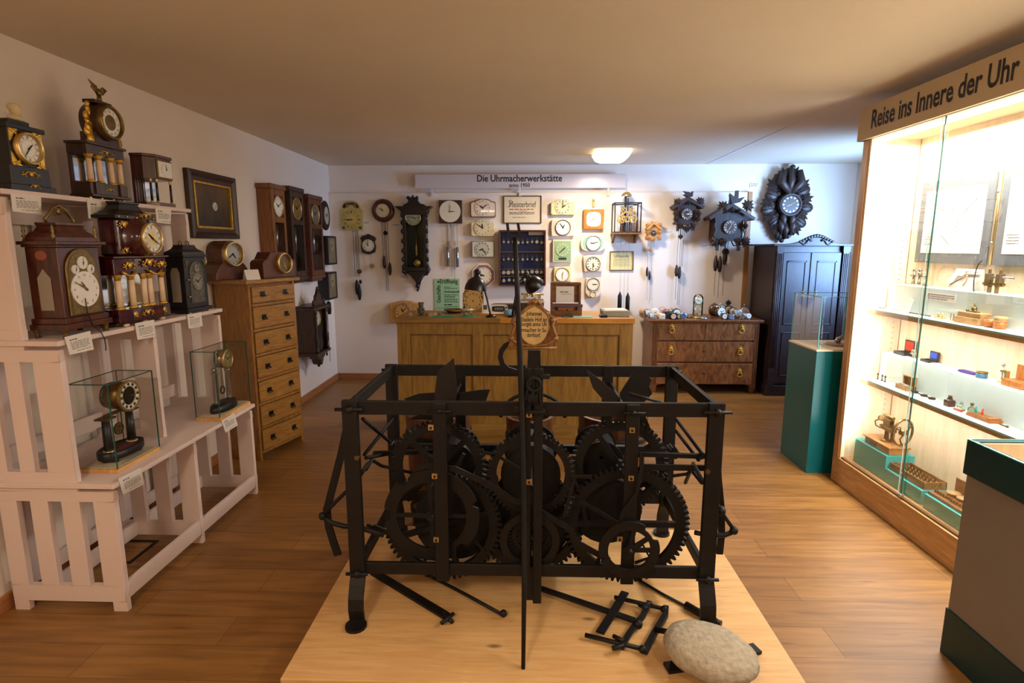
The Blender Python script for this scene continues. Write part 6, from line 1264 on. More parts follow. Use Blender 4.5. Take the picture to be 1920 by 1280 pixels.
alarm('dark green alarm clock between white square and black cube clock', 1252, 6.44, .04, DGREEN, M('dark_face', (60, 70, 60), .4), sqr=2)
alarm('nickel twin rim alarm clock at the back right of the left group', 1259, 6.60, .044, NICKEL, ENAMEL)
alarm('dark rimmed alarm clock with broad white dial right in the left group', 1268, 6.52, .048, M('gunmetal', (70, 70, 66), .3, .5), ENAMEL)
alarm('black cube alarm clock with pale pink square dial at the front', 1262, 6.345, .036, BLACK, M('pink_dial', (224, 190, 160), .4), sqr=2)
alarm('small brown square alarm clock right of the black cube clock', 1273, 6.40, .028, DWOOD, CREAM, sqr=1)
alarm('chrome ring alarm clock with blue dial at the right end of the left group', 1281, 6.36, .035, STEEL, SB)
tag(MB().box(-.035, .035, -.015, .015, 0, .03).build('travel_clock', STEEL, loc=(ck(1225, 6.335), 6.335, KTOP), bev=.006), 'flat silver travel clock at the front left of the commode', 'travel clock')
# dome clock
t = thing('dome_clock', 'glass dome anniversary clock with brass base on the middle of the commode', 'clock', (ck(1308, 6.47), 6.47, KTOP))
MB().lathe([(1e-4, 0), (.06, 0), (.06, .012), (.05, .022), (1e-4, .024)], seg=24).build('base', BRASS, t)
for x in (-.03, .03): MB().cyl((x, 0, .024), (x, 0, .15), .004, seg=8).build('pillar', BRASS, t)
MB().box(-.035, .035, -.01, .01, .15, .16).lathe([(1e-4, -.012), (.045, -.012), (.045, .012), (1e-4, .012)], (0, 0, .2), 'y', 24).ball((0, 0, .255), .012, 8).build('movement', BRASS, t); dial(t, 0, .2, -.015, .04, 'tk', 10, 15, face=CREAM)
MB().cyl((0, 0, .06), (0, 0, .15), .0015, seg=5).cyl((-.028, 0, .05), (.028, 0, .05), .003, seg=6).ball((-.026, 0, .045), .011, 8).ball((.026, 0, .045), .011, 8).ball((0, .026, .045), .011, 8).ball((0, -.026, .045), .011, 8).build('pendulum', BRASS, t)
MB().lathe([(.055, .02), (.055, .22)]+[(.055*math.cos(a), .22+.055*math.sin(a)) for a in [PI/2*i/8 for i in range(1, 9)]], seg=28).build('dome', GLASS('dome_glass', (248, 250, 248), 1.2), t, fix=False)
tag(MB().lathe([(1e-4, 0), (.045, 0), (.045, .01), (.035, .018), (1e-4, .02)], seg=20).build('brass_disc', OLDBRASS, loc=(ck(1295, 6.5), 6.5, KTOP)), 'flat brass disc left of the glass dome clock', 'disc')
tag(MB().lathe([(1e-4, 0), (.04, 0), (.042, .015), (.03, .026), (1e-4, .028)], seg=20).build('travel_clock', STEEL, loc=(ck(1320, 6.37), 6.37, KTOP)), 'round flat silver travel clock right of the glass dome clock', 'travel clock')
G2 = 'small alarm clocks on the walnut commode'
alarm('biggest bronze alarm clock with top knob at the left of the right group', 1339, 6.58, .072, ROSEB, M('bronze_dial', (150, 126, 96), .4), 1, rot=.5)
alarm('bronze alarm clock with carrying handle next to the biggest bronze one', 1350, 6.50, .062, ROSEB, CREAM, 2, rot=.25)
alarm('small arched silver alarm clock in front of the bronze ones', 1358, 6.37, .034, M('dark_silver', (110, 100, 92), .3, .7), ENAMEL, sqr=1)
t = alarm('dark wooden alarm clock with black carved top at the back', 1365, 6.66, .06, CUCK, CREAM); b = MB(); leaf(b, 0, .15, .045, 0, 0, .012); b.build('carved_top', BLACK, t, fix=False)
alarm('bronze alarm clock with pale dial in the middle of the right group', 1373, 6.56, .054, ROSEB, CREAM, 0)
alarm('nickel alarm clock with wide pale dial right of the middle', 1383, 6.45, .052, NICKEL, M('silver_dial', (176, 170, 164), .4))
alarm('nickel alarm clock with bluish dial and bell at the back right', 1396, 6.60, .056, NICKEL, M('bluish_dial', (186, 190, 206), .4), 1)
alarm('small arched alarm clock with grey blue dial at the front of the right group', 1371, 6.345, .03, STEEL, M('grey_blue_dial', (110, 124, 150), .4), sqr=1)
alarm('small chrome alarm clock with brown dial at the front right', 1391, 6.35, .034, STEEL, M('brown_face', (110, 84, 64), .4))
t = alarm('small white alarm clock with red top at the right end of the commode', 1403, 6.38, .03, M('white_case', (214, 208, 206), .3), ENAMEL); MB().box(-.015, .015, -.01, .01, .064, .076).build('button', RED_, t)
# ================================================================ showcase on the right
SX0, SX1, SYF, SYN = 2.2, 2.56, 3.92, 1.15
BIRCH = WOOD('birch_veneer', (216, 192, 156), (232, 212, 182), (3, 3, .4), .45, 8); FRW = WOOD('beech_frame', (168, 118, 66), (196, 144, 88), (4, 4, .5), .4); BASEW = WOOD('beech_base', (170, 126, 76), (200, 154, 98), (4, .5, 4), .4)
HEAD = M('header_board', (190, 168, 134), .6)
sc = thing('showcase', 'tall lit glass showcase with shelves headed Reise ins Innere der Uhr', 'showcase', (0, 0, 0))
MB().box(SX0-.012, SX1, SYN, SYF, 0, .185).build('base', BASEW, sc, .003)
MB().box(SX0, SX1, SYF-.035, SYF, .185, 2.33).build('end_panel', FRW, sc, .002); MB().box(SX0+.03, SX1-.03, SYF-.04, SYF-.035, .185, 2.33).build('end_lining', BIRCH, sc)
MB().box(SX0, SX1, SYN, SYN+.035, .185, 2.33).build('end_panel', FRW, sc, .002)
MB().box(SX0-.012, SX0+.018, SYF-.062, SYF, .185, 2.33).build('front_stile', FRW, sc, .003); MB().box(SX0-.006, SX0+.018, SYF-.082, SYF-.062, .185, 2.33).build('front_stile', BIRCH, sc, .002)
MB().box(SX1-.025, SX1, SYN, SYF-.04, .185, 2.33).build('back_panel', BIRCH, sc)
MB().box(SX0+.0, SX1, SYN, SYF, 2.33, 2.345).build('top_panel', HEAD, sc)
hb = MB().box(SX0-.04, SX0-.02, SYN-.1, SYF+.03, 2.328, 2.53).box(SX0-.02, SX1, SYF+.01, SYF+.03, 2.328, 2.53); hb.build('header', HEAD, sc, .002)
b = MB(); xh = SX0-.0415; pa, pb = atx(1634, 228, xh), atx(1911, 128, xh); b.text('Reise ins Innere der Uhr', (xh, (pa.y+pb.y)/2, 2.437), (0, -1, 0), (0, 0, 1), .155, .022, abs(pa.y-pb.y)); b.build('lettering', INK, sc, fix=False)
MB().box(SX0, SX0+.022, SYN+.035, SYF-.035, .185, .197).build('bottom_track', M('track_brown', (110, 78, 48), .4, .3), sc)
SHW = M('white_shelf', (236, 234, 228), .5); GG = M('shelf_glass_edge', (150, 200, 190), .2)
ZS1, ZS2 = 1.24, .762
for z in (ZS1, ZS2):
    MB().box(2.30, SX1-.025, SYN+.035, SYF-.04, z-.034, z-.01).build('shelf', BASEW, sc, .002); MB().box(2.295, SX1-.03, SYN+.035, SYF-.042, z-.01, z).build('shelf_top', SHW, sc); MB().box(2.292, 2.295, SYN+.035, SYF-.042, z-.01, z).build('shelf_edge', GG, sc)
RIS = M('riser_board', (206, 226, 222), .5); ZR1, ZR2 = 1.405, .945
for z0, z1 in ((ZS1, ZR1), (ZS2, ZR2)): MB().box(2.415, SX1-.03, SYN+.035, SYF-.06, z0, z1).build('riser', RIS, sc, .002)
b = MB()
for z in [2.26-.036*i for i in range(52)]: b.cyl((SX1-.075, SYF-.043, z), (SX1-.075, SYF-.0395, z), .003, seg=6)
b.build('peg_holes', M('hole_brown', (120, 84, 52), .7), sc)
YG = 3.205
for x, y0, y1 in ((SX0+.006, YG, SYF-.035), (SX0+.016, SYN+.035, YG+.04)): MB().add([(x, y0, .195), (x, y1, .195), (x, y1, 2.33), (x, y0, 2.33)], [(0, 1, 2, 3)]).build('glass_door', GLASS('door_glass', (252, 254, 253), .3), sc, fix=False)
MB().box(SX0+.003, SX0+.009, YG-.003, YG+.002, .195, 2.33).build('door_edge', GLS_ED, sc); MB().box(SX0+.013, SX0+.018, YG+.038, YG+.04, .195, 2.33).build('door_edge', M('pale_glass_edge', (170, 200, 190), .2), sc)
MB().box(SX0-.012, SX0+.004, YG-.03, YG+.0, .198, .218).build('lock', STEEL, sc, .003)
MB().cyl((2.25, SYN+.05, 2.315), (2.25, SYF-.06, 2.315), .012).build('tube_lamp', M('tube_light', (255, 250, 240), .4, emit=12), sc)
area('showcase_strip', (2.36, (SYN+SYF)/2, 2.30), (0, 0, 0), .2, 2.6, 150, (1, .97, .93))
area('showcase_strip_low', (2.33, (SYN+SYF)/2, 1.19), (0, 0, 0), .05, 2.5, 30, (1, .98, .95)); area('showcase_strip_lower', (2.33, (SYN+SYF)/2, .715), (0, 0, 0), .05, 2.5, 28, (1, .97, .93))
area('showcase_end', (2.235, SYF-.14, 1.3), (PI/2, 0, 0), .04, 1.9, 15, (1, .98, .96))
# framed drawings on the back panel
XBK = SX1-.026
for lab, y0, y1, z0, z1 in (('left grey mounted framed drawing on the back of the showcase', 3.22, 3.80, 1.55, 2.05), ('right grey mounted framed drawing on the back of the showcase', 2.58, 3.17, 1.55, 2.06)):
    t = thing('framed_drawing', lab, 'drawing', (XBK, (y0+y1)/2, (z0+z1)/2), -PI/2); w, h = (y1-y0)/2, (z1-z0)/2
    MB().box(-w, w, -.012, 0, -h, h).build('mount', M('grey_mount', (104, 108, 110), .6), t, .001); MB().box(-w+.05, w-.05, -.0135, -.012, -h+.06, h-.06).build('sheet', PAPER, t)
    b = MB(); rng = random.Random(5)
    for i in range(7): c = (rng.uniform(-.12, .16), rng.uniform(-.04, .1)); r = rng.uniform(.02, .06); b.ring(c[0], c[1], r, r-.0012, -.0142, -.0136, 30)
    for i in range(5): x, z = rng.uniform(-.1, .1), rng.uniform(-.08, .1); b.tube([(x, -.014, z), (x+rng.uniform(-.1, .1), -.014, z+rng.uniform(-.1, .1))], .0008, 4)
    for i in range(4): b.words(-w+.07, -w+.15, -h+.16-.015*i, .003, -.0142, i)
    b.build('line_drawing', GREYINK, t, fix=False)
t = thing('picture_rail', 'thin gilt vertical rail between the two framed drawings', 'rail', (XBK, 3.195, 1.8)); MB().cyl((-.004, 0, -.25), (-.004, 0, .25), .007, seg=8).build('bar', BRASS, t)
for z in (-.13, .14): MB().ball((-.012, 0, z), .008, 8).build('clip', STEEL, t)
# --- things on the risers and shelves
def sit(px, py, z):
    v = atz(px, py, z); lo, hi = {ZR1: (2.45, 2.48), ZR2: (2.45, 2.485), ZS1: (2.33, 2.38), ZS2: (2.33, 2.38)}.get(z, (0, 9)); x = min(max(v.x, lo), hi)
    return Vector((x, atx(px, py, x).y, z))
def put(name, label, cat, px, py, z, rz=-PI/2, group=None):
    v = sit(px, py, z); return thing(name, label, cat, (v.x, v.y, z), rz, group), v
def lathe_tool(label, px, py, z, L=.13, m=NICKEL):
    t, v = put('watch_lathe', label, 'lathe', px, py, z); MB().box(-L/2, L/2, -.018, .018, 0, .008).build('base_plate', m, t, .001); MB().cyl((-L/2, 0, .05), (L/2, 0, .05), .005).build('bar', m, t)
    for x in (-L*.28, L*.1): MB().cyl((x, 0, .008), (x, 0, .075), .008, seg=10).ball((x, 0, .08), .011, 8).build('post', m, t)
    MB().cyl((-L*.45, 0, .078), (-L*.1, 0, .078), .003, seg=6).cyl((L*.0, -.01, .062), (L*.3, -.01, .062), .009, seg=10).build('spindle', m, t); return t
lathe_tool('small nickel watch lathe at the far end of the upper riser', 1720, 531, ZR1, .12)
t, v = put('gauge_board', 'slanted grey board carrying a large white caliper on the upper riser', 'gauge', 1806, 534, ZR1)
MB().add([(-.09, -.03, 0), (.09, -.03, 0), (.075, .05, .12), (-.075, .05, .12), (-.09, .05, 0), (.09, .05, 0)], [(0, 1, 2, 3), (0, 4, 5, 1), (2, 5, 4, 3), (0, 3, 4), (1, 5, 2)]).build('board', M('board_grey', (176, 168, 156), .6), t)
b = MB(); b.T = Matrix.Translation((0, .0, .06)) @ Matrix.Rotation(-.6, 4, 'X'); b.box(-.09, .085, -.016, -.009, .045, .06).box(-.085, -.055, -.016, -.009, -.03, .06).box(-.04, -.015, -.016, -.009, .015, .06); b.build('caliper', ENAMEL, t)
b = MB(); b.T = Matrix.Translation((0, .0, .06)) @ Matrix.Rotation(-.6, 4, 'X'); b.tube([(-.05+.1*math.cos(a), -.014, -.05+.1*math.sin(a)) for a in [i/10*1.1 for i in range(11)]], .003, 6).tube([(-.05, -.014, -.05), (.02, -.014, .02)], .003, 6); b.build('arc', OLDBRASS, t)
t, v = put('bow_lathe', 'brass and steel turning tool with curved drive bow on the upper riser', 'turning tool', 1862, 541, ZR1)
b = MB()
for x in (-.03, .03): b.box(x-.012, x+.012, -.012, .012, .03, .085).cyl((x, 0, .085), (x, 0, .105), .006)
b.box(-.055, .055, -.008, .008, .035, .045).cyl((-.02, 0, 0), (-.02, 0, .035), .008).cyl((.02, 0, 0), (.02, 0, .035), .008); b.build('frame', OLDBRASS, t, .002); MB().cyl((-.05, 0, .07), (.1, 0, .07), .005).build('spindle', STEEL, t)
MB().tube([(-.045-.03*math.sin(a), -.03, .055+.085*math.cos(a)) for a in [PI*i/12 for i in range(13)]], .0025, 6).build('bow', IRON, t)
def flat(name, label, cat, px, py, z, w, d, m, h=.002, rz=0):
    v = sit(px, py, z); return tag(MB().box(-d/2, d/2, -w/2, w/2, 0, h).build(name, m, loc=(v.x, v.y, z)), label, cat)
flat('paper_sheet', 'white sheet lying on the front of the upper riser', 'paper', 1800, 543, ZR1, .16, .06, PAPER)
t, v = put('standing_card', 'white card standing on the upper shelf at its far end', 'card', 1702, 580, ZS1, -PI/2-.4); MB().add([(-.05, 0, 0), (.04, 0, 0), (.04, .02, .09), (-.05, .02, .09)], [(0, 1, 2, 3)]).build('sheet', PAPER, t, fix=False); MB().words(-.02, .03, .07, .003, .0145, 1).build('print', GREYINK, t, fix=False)
pa, pb = atx(1738, 549, 2.412), atx(1791, 566, 2.412); t = thing('caption_strip', 'white printed caption strip on the front of the upper riser', 'label', (2.413, (pa.y+pb.y)/2, (pa.z+pb.z)/2), -PI/2); w = (pa.y-pb.y)/2
MB().box(-w, w, -.001, .001, -.022, .022).build('strip', PAPER, t); b = MB()
for i in range(3): b.words(-w+.01, w-.01-.05*(i == 2), .012-.012*i, .005, -.0016, i)
b.build('print', INK, t, fix=False)
for i, (px, py, m_, lab) in enumerate(((1650, 574, OLDBRASS, 'brass strip at the far front corner of the upper shelf'), (1680, 577, STEEL, 'steel needle beside the brass strip on the upper shelf'), (1712, 581, IRON, 'dark file lying before the standing card on the upper shelf'), (1735, 584, IRON, 'dark file nearest to the glass edge on the upper shelf'), (1800, 600, IRON, 'dark pointed tool before the wooden block on the upper shelf'))):
    v = sit(px, py, ZS1); tag(MB().cyl((0, -.05, .004), (0, .03, .004), .003, seg=6).cyl((0, .03, .004), (0, .06, .004), .004, .001, 6).build('hand_tool', m_, loc=(v.x, v.y, ZS1)), lab, 'tool')
t, v = put('brass_tool', 'small brass depthing tool on the upper shelf behind the glass edge', 'tool', 1763, 590, ZS1); MB().box(-.035, .035, -.01, .01, 0, .008).cyl((-.015, 0, .008), (-.015, 0, .03), .006).cyl((.015, 0, .008), (.015, 0, .035), .004).cyl((-.03, 0, .022), (.03, 0, .022), .004).build('body', BRASS, t)
t, v = put('stake_stand', 'small brass plate with two upright pins on the upper shelf', 'stand', 1786, 592, ZS1); MB().box(-.022, .022, -.008, .008, 0, .004).build('plate', BRASS, t)
for x in (-.012, .008): MB().cyl((x, 0, .004), (x, 0, .035), .002, seg=6).cyl((x, 0, .035), (x, 0, .038), .005, seg=8).build('pin', OLDBRASS, t)
t, v = put('wooden_block', 'two stepped pale wooden block on the upper shelf', 'block', 1820, 602, ZS1); PWD = WOOD('pale_block', (158, 120, 72), (190, 152, 100), (1, 4, 4), .5); MB().box(-.085, .085, -.03, .04, 0, .035).box(-.075, .085, -.02, .04, .035, .062).build('block', PWD, t, .002)
t = thing('measuring_tool', 'small brass measuring tool standing on the wooden block', 'tool', (v.x+.01, v.y+.0, ZS1+.062), -PI/2); MB().box(-.03, .03, -.01, .01, 0, .006).ball((0, 0, .018), .014, 8).cyl((0, 0, .02), (0, 0, .05), .004, seg=8).cyl((-.035, 0, .03), (0, 0, .018), .002, seg=6).ball((-.03, -.012, .008), .008, 8).ball((.025, -.012, .008), .008, 8).build('body', OLDBRASS, t)
CUP = WOOD('turned_boxwood', (150, 88, 40), (184, 116, 58), (4, 4, 1), .35)
t, v = put('turned_box', 'short turned wooden cup beside the wooden block', 'wooden pot', 1856, 605, ZS1); MB().lathe([(1e-4, 0), (.02, 0), (.025, .008), (.025, .04), (.022, .04), (.022, .01), (1e-4, .01)], seg=20).build('cup', CUP, t)
t, v = put('turned_box', 'taller turned wooden pot with pale lid right of the short cup', 'wooden pot', 1875, 608, ZS1); MB().lathe([(1e-4, 0), (.027, 0), (.027, .036), (1e-4, .036)], seg=20).build('pot', CUP, t); MB().lathe([(.001, .036), (.028, .036), (.028, .062), (.001, .064)], seg=20).build('lid', PWD, t)
flat('paper_sheet', 'white sheet leaning at the right edge of the upper shelf', 'paper', 1912, 618, ZS1, .12, .09, PAPER, .003)
# second riser
def case_box(label, px, py, z, w, d, h, col, lin_, lidh):
    t, v = put('open_case', label, 'case', px, py, z); MB().box(-w, w, -d, d, 0, .006).box(-w, w, -d, -d+.006, .006, h).box(-w, w, d-.006, d, .006, h).box(-w, -w+.006, -d, d, .006, h).box(w-.006, w, -d, d, .006, h).build('body', col, t, .001)
    l_ = MB().box(-w, w, d, d+.012, h, h+lidh).build('lid', col, t, .002); MB().box(-w*.75, w*.75, d-.002, d, h+.008, h+lidh-.008).build('lining', lin_, l_); return t
BLC = M('black_leather', (36, 40, 42), .5)
case_box('open black case with bright red lining on the lower riser', 1694, 664, ZR2, .05, .034, .02, BLC, M('red_lining', (216, 54, 34), .7), .075)
case_box('open black case with bright blue lining on the lower riser', 1741, 678, ZR2, .036, .028, .015, BLC, M('blue_lining', (44, 84, 206), .7), .05)
t, v = put('winding_tool', 'small nickel tool standing in front of the red lined case', 'tool', 1712, 670, ZR2); MB().cyl((0, 0, 0), (0, 0, .03), .006).ball((0, 0, .034), .012, 8).box(-.02, .02, -.006, .006, .016, .024).box(-.018, .018, -.01, .01, 0, .004).cyl((.02, 0, .006), (.02, 0, .028), .004).build('body', NICKEL, t)
flat('paper_sheet', 'white printed slip in front of the blue lined case', 'paper', 1757, 682, ZR2, .06, .035, PAPER, .004)
t, v = put('spectacle_case', 'long purple slim case lying on the lower riser', 'case', 1813, 700, ZR2, -PI/2+.15); MB().prism(sq(0, .009, .05, .009, 3), -.012, .012).build('case', M('purple_leather', (74, 52, 126), .5), t, .002)
t, v = put('tin', 'small round blue tin beside the purple slim case', 'tin', 1840, 708, ZR2); MB().lathe([(1e-4, 0), (.026, 0), (.026, .028), (1e-4, .028)], seg=24).build('tin', M('petrol_tin', (46, 110, 140), .35), t); MB().lathe([(1e-4, .028), (.027, .026), (.027, .034), (1e-4, .035)], seg=24).build('lid', OLDBRASS, t)
t, v = put('clamp', 'brass c shaped clamp tool standing on the lower riser', 'clamp', 1881, 715, ZR2); MB().box(.01, .026, -.008, .008, .0, .07).box(-.02, .01, -.008, .008, .056, .07).box(-.03, .03, -.01, .01, 0, .008).build('frame', BRASS, t, .002); MB().cyl((-.012, 0, .02), (-.012, 0, .09), .004).ball((-.012, 0, .095), .009, 8).build('screw', STEEL, t)
t, v = put('wooden_box', 'open light wooden box at the right end of the lower riser', 'box', 1908, 722, ZR2); MB().box(-.06, .06, -.035, .035, 0, .035).build('body', CUP, t, .002); MB().box(-.06, .06, .035, .041, .035, .11).build('lid', CUP, t, .002)
# second shelf
for i, (px, py, lab) in enumerate(((1646, 694, 'leftmost of three small steel stakes on the lower shelf'), (1654, 698, 'middle one of three small steel stakes on the lower shelf'), (1660, 697, 'rightmost of three small steel stakes on the lower shelf'))):
    v = sit(px, py+10, ZS2); tag(MB().cyl((0, 0, 0), (0, 0, .045), .003, .002, 6).cyl((0, 0, .03), (0, 0, .036), .007, seg=8).cyl((0, 0, 0), (0, 0, .004), .008, seg=8).build('stake', IRON, loc=(v.x, v.y, ZS2)), lab, 'stake')
t, v = put('wooden_box', 'open light wooden box with small parts on the lower shelf', 'box', 1698, 722, ZS2); w = .05; MB().box(-w, w, -.03, .03, 0, .006).box(-w, w, -.03, -.024, .006, .03).box(-w, w, .024, .03, .006, .03).box(-w, -w+.006, -.03, .03, .006, .03).box(w-.006, w, -.03, .03, .006, .03).build('body', PWD, t, .001); l_ = MB().box(-w, w, .03, .036, .03, .085).box(-w, -w+.006, .012, .03, .03, .085).box(w-.006, w, .012, .03, .03, .085).box(-w, w, .012, .03, .079, .085).build('lid', PWD, t, .001)
b = MB()
for i in range(12): b.cyl((-.035+.012*(i % 6), -.008+.014*(i//6), .006), (-.035+.012*(i % 6), -.008+.014*(i//6), .033), .004, seg=6)
b.build('small_parts', NICKEL, t)
flat('paper_sheet', 'white folded slip in front of the light wooden box', 'paper', 1678, 722, ZS2, .07, .04, PAPER, .004)
flat('display_plate', 'flat pale plate under the dark tools on the lower shelf', 'plate', 1730, 742, ZS2, .2, .08, M('plate_grey', (200, 196, 188), .5), .003)
for i, (px, py, lab) in enumerate(((1716, 733, 'left dark round tool on the pale plate'), (1733, 737, 'middle dark round tool on the pale plate'), (1748, 742, 'right dark round tool on the pale plate'))):
    v = sit(px, py, ZS2); t = tag(MB().lathe([(.008, .003), (.018, .003), (.018, .012), (.008, .012), (.008, .003)], seg=16).cyl((0, .018, .007), (0, .05, .007), .003, seg=6).build('ring_tool', IRON, loc=(v.x, v.y, ZS2)), lab, 'tool')
def bottle(label, px, py, z, w, h, mat, stop, sq_=1):
    t, v = put('bottle', label, 'bottle', px, py, z); b = MB()
    if sq_: b.stack([(-w,w,-w,w,0), (-w,w,-w,w,h*.55), (-w*.5,w*.5,-w*.5,w*.5,h*.66), (-w*.4,w*.4,-w*.4,w*.4,h*.85)])
    else: b.lathe([(1e-4, 0), (w, 0), (w, h*.55), (w*.4, h*.7), (w*.4, h*.85), (1e-4, h*.85)], seg=14)
    b.build('body', mat, t, .002); MB().cyl((0, 0, h*.83), (0, 0, h), w*.45, w*.5, 10).build('stopper', stop, t)
bottle('square dark brown glass bottle on the lower shelf', 1781, 750, ZS2, .02, .062, M('brown_glass', (62, 38, 24), .15), M('brown_stop', (84, 54, 34), .4))
bottle('smallest clear glass bottle on the lower shelf', 1803, 757, ZS2, .015, .05, GLASS('bottle_glass', (214, 224, 210)), GLASS('bottle_glass2', (230, 236, 230)))
bottle('clear glass bottle with brown stopper on the lower shelf', 1822, 764, ZS2, .017, .062, MC['bottle_glass'], OLDBRASS, 0)
RT = M('red_tube', (216, 50, 40), .4)
for px, py, m_, lab in ((1830, 768, M('teal_tube', (40, 150, 150), .4), 'small upright teal tube beside the clear bottles'), (1842, 774, RT, 'small upright red tube beside the clear bottles')):
    v = sit(px, py, ZS2); tag(MB().cyl((0, 0, 0), (0, 0, .05), .005, seg=10).cyl((0, 0, .05), (0, 0, .053), .003, seg=8).build('tube', m_, loc=(v.x, v.y, ZS2)), lab, 'tube')
v = sit(1796, 770, ZS2); tag(MB().cyl((-.0, -.03, .005), (.0, .03, .005), .005, seg=8).cyl((0, .03, .005), (0, .036, .005), .005, .001, 8).build('red_stick', RT, loc=(v.x, v.y, ZS2)), 'red stick lying on the lower shelf', 'stick')
t, v = put('tool_rack', 'wooden rack with rows of small tools on the lower shelf', 'rack', 1846, 780, ZS2); MB().box(-.08, .075, -.035, .035, 0, .016).build('board', CUP, t, .002)
for i in range(6): MB().box(-.075, .035, -.03+.01*i, -.026+.01*i, .016, .021).build('tool', PWD, t)
MB().box(.045, .07, -.03, .03, .016, .024).build('rest', CUP, t, .002)
for px, py, lab in ((1820, 766, 'left turned wooden chuck behind the tool rack'), (1846, 772, 'middle turned wooden chuck behind the tool rack'), (1860, 777, 'right turned wooden chuck behind the tool rack')):
    v = sit(px, py, ZS2); tag(MB().lathe([(1e-4, 0), (.014, 0), (.016, .006), (.01, .014), (.012, .02), (1e-4, .021)], seg=14).build('wooden_chuck', CUP, loc=(v.x+.05, v.y, ZS2)), lab, 'wooden chuck')
flat('display_plate', 'flat grey plate with a brass tool at the right of the lower shelf', 'plate', 1888, 802, ZS2, .12, .08, MC['plate_grey'], .003)
v = sit(1880, 795, ZS2); tag(MB().cyl((0, -.025, .007), (0, .02, .007), .003, seg=6).ball((0, -.028, .008), .007, 8).build('brass_tool', OLDBRASS, loc=(v.x, v.y, ZS2)), 'small brass tool lying on the flat grey plate', 'tool')
flat('paper_sheet', 'white sheet at the right end of the lower shelf', 'paper', 1912, 812, ZS2, .1, .06, PAPER, .004)
# bottom of the showcase: teal blocks
TEAL = M('teal_paint', (16, 160, 158), .45); ZB = .185
def tblock(label, y0, y1, x0, x1, h): t = thing('display_block', label, 'display block', (x0, y0, ZB), 0, 'teal blocks in the showcase'); MB().box(0, x1-x0, 0, y1-y0, 0, h).build('block', TEAL, t, .003)
tblock('left tallest teal display block in the bottom of the showcase', 3.455, 3.80, 2.262, 2.44, .165); tblock('middle teal display block in the bottom of the showcase', 3.12, 3.452, 2.262, 2.44, .085); tblock('right teal display block in the bottom of the showcase', 2.45, 3.085, 2.255, 2.44, .085)
zA = ZB+.165; t = thing('machine_box', 'varnished wooden base box under the brass wheel cutting machine', 'box', (2.345, 3.60, zA), -PI/2); HW = WOOD('honey_varnish', (150, 98, 46), (188, 134, 74), (1, 4, 4), .3)
MB().box(-.13, .13, -.06, .06, 0, .04).build('body', HW, t, .003); MB().box(-.14, .14, -.07, .07, .04, .05).build('top', HW, t, .003); MB().box(-.12, .0, -.0615, -.058, .006, .034).build('drawer_front', DWOOD, t)
t = thing('cutting_machine', 'brass wheel cutting machine with large spoked wheel in the showcase', 'machine', (2.345, 3.565, zA+.05), -PI/2); b = MB()
b.lathe([(1e-4, 0), (.03, 0), (.028, .006), (.012, .012), (.01, .05), (.016, .06), (1e-4, .06)], (-.03, 0, 0), seg=14).lathe([(1e-4, 0), (.01, 0), (.01, .05), (1e-4, .05)], (.0, .01, .01), seg=10); b.box(-.07, .02, -.016, .016, .055, .075).box(-.05, .0, -.012, .012, .075, .115).cyl((-.09, 0, .1), (.0, 0, .1), .012).cyl((-.06, .0, .125), (.01, 0, .125), .009).ball((-.09, 0, .1), .014, 8); b.tube([(-.07, -.02, .1), (-.085, -.03, .085), (-.075, -.03, .065), (-.05, -.02, .06)], .004, 6)
b.build('body', OLDBRASS, t, .002); MB().cyl((0, 0, .09), (.09, 0, .085), .006).build('shaft', STEEL, t)
b = MB(); b.T = Matrix.Translation((.085, 0, .08)) @ Matrix.Rotation(-PI/2+.35, 4, 'Z'); b.ring(0, 0, .068, .06, -.004, .004, 30)
for i in range(3):
    a = i*2.1+.4; b.tube([(.015*math.cos(a), 0, .015*math.sin(a)), (.035*math.cos(a+.5), 0, .035*math.sin(a+.5)), (.062*math.cos(a+.1), 0, .062*math.sin(a+.1))], .004, 6)
b.disc(0, 0, .014, -.012, .012, 14); b.build('hand_wheel', OLDBRASS, t)
zB_ = ZB+.085; t = thing('parts_drawer', 'shallow wooden drawer box filled with brass collets in the showcase', 'drawer', (2.345, 3.285, zB_), -PI/2); w, d = .155, .065
MB().box(-w, w, -d, d, 0, .006).box(-w, w, -d, -d+.007, .006, .045).box(-w, w, d-.007, d, .006, .045).box(-w, -w+.007, -d, d, .006, .045).box(w-.007, w, -d, d, .006, .045).build('box', WOOD('dark_drawer', (70, 46, 28), (150, 112, 66), (1, 4, 4), .4), t, .001); b = MB()
for i in range(9):
    for j in range(3): b.cyl((-.12+.03*i, -.035+.032*j, .006), (-.12+.03*i, -.035+.032*j, .04), .006, .004, 6)
b.build('collets', OLDBRASS, t); MB().ball((-.03, -d-.008, .022), .01, 8).build('knob', OLDBRASS, t)
t = thing('wheel_tray', 'wooden tray with pale wooden discs and rows of brass tools in the showcase', 'tray', (2.345, 2.83, zB_), -PI/2); w = .25
MB().box(-w, w, -.075, .08, 0, .018).box(-w, w, .07, .08, .018, .1).build('tray', WOOD('tray_brown', (90, 56, 30), (132, 88, 50), (1, 4, 4), .4), t, .002)
for i in range(7): MB().lathe([(1e-4, .03), (.034, .03), (.034, .036), (1e-4, .036)], (-.19+.07*i, .02+.006*(i % 2), 0), seg=20).cyl((-.19+.07*i, .02, .018), (-.19+.07*i, .02, .03), .006, seg=8).build('disc', PWD, t)
for i in range(24): MB().cyl((-.235+.02*i, -.045, .018), (-.235+.02*i, -.045, .04), .006, .004, 6).build('tool', OLDBRASS, t)
for o in [q for q in C.objects if q.name.startswith('cutting_machine')]: o.scale = (1.3, 1.3, 1.3)
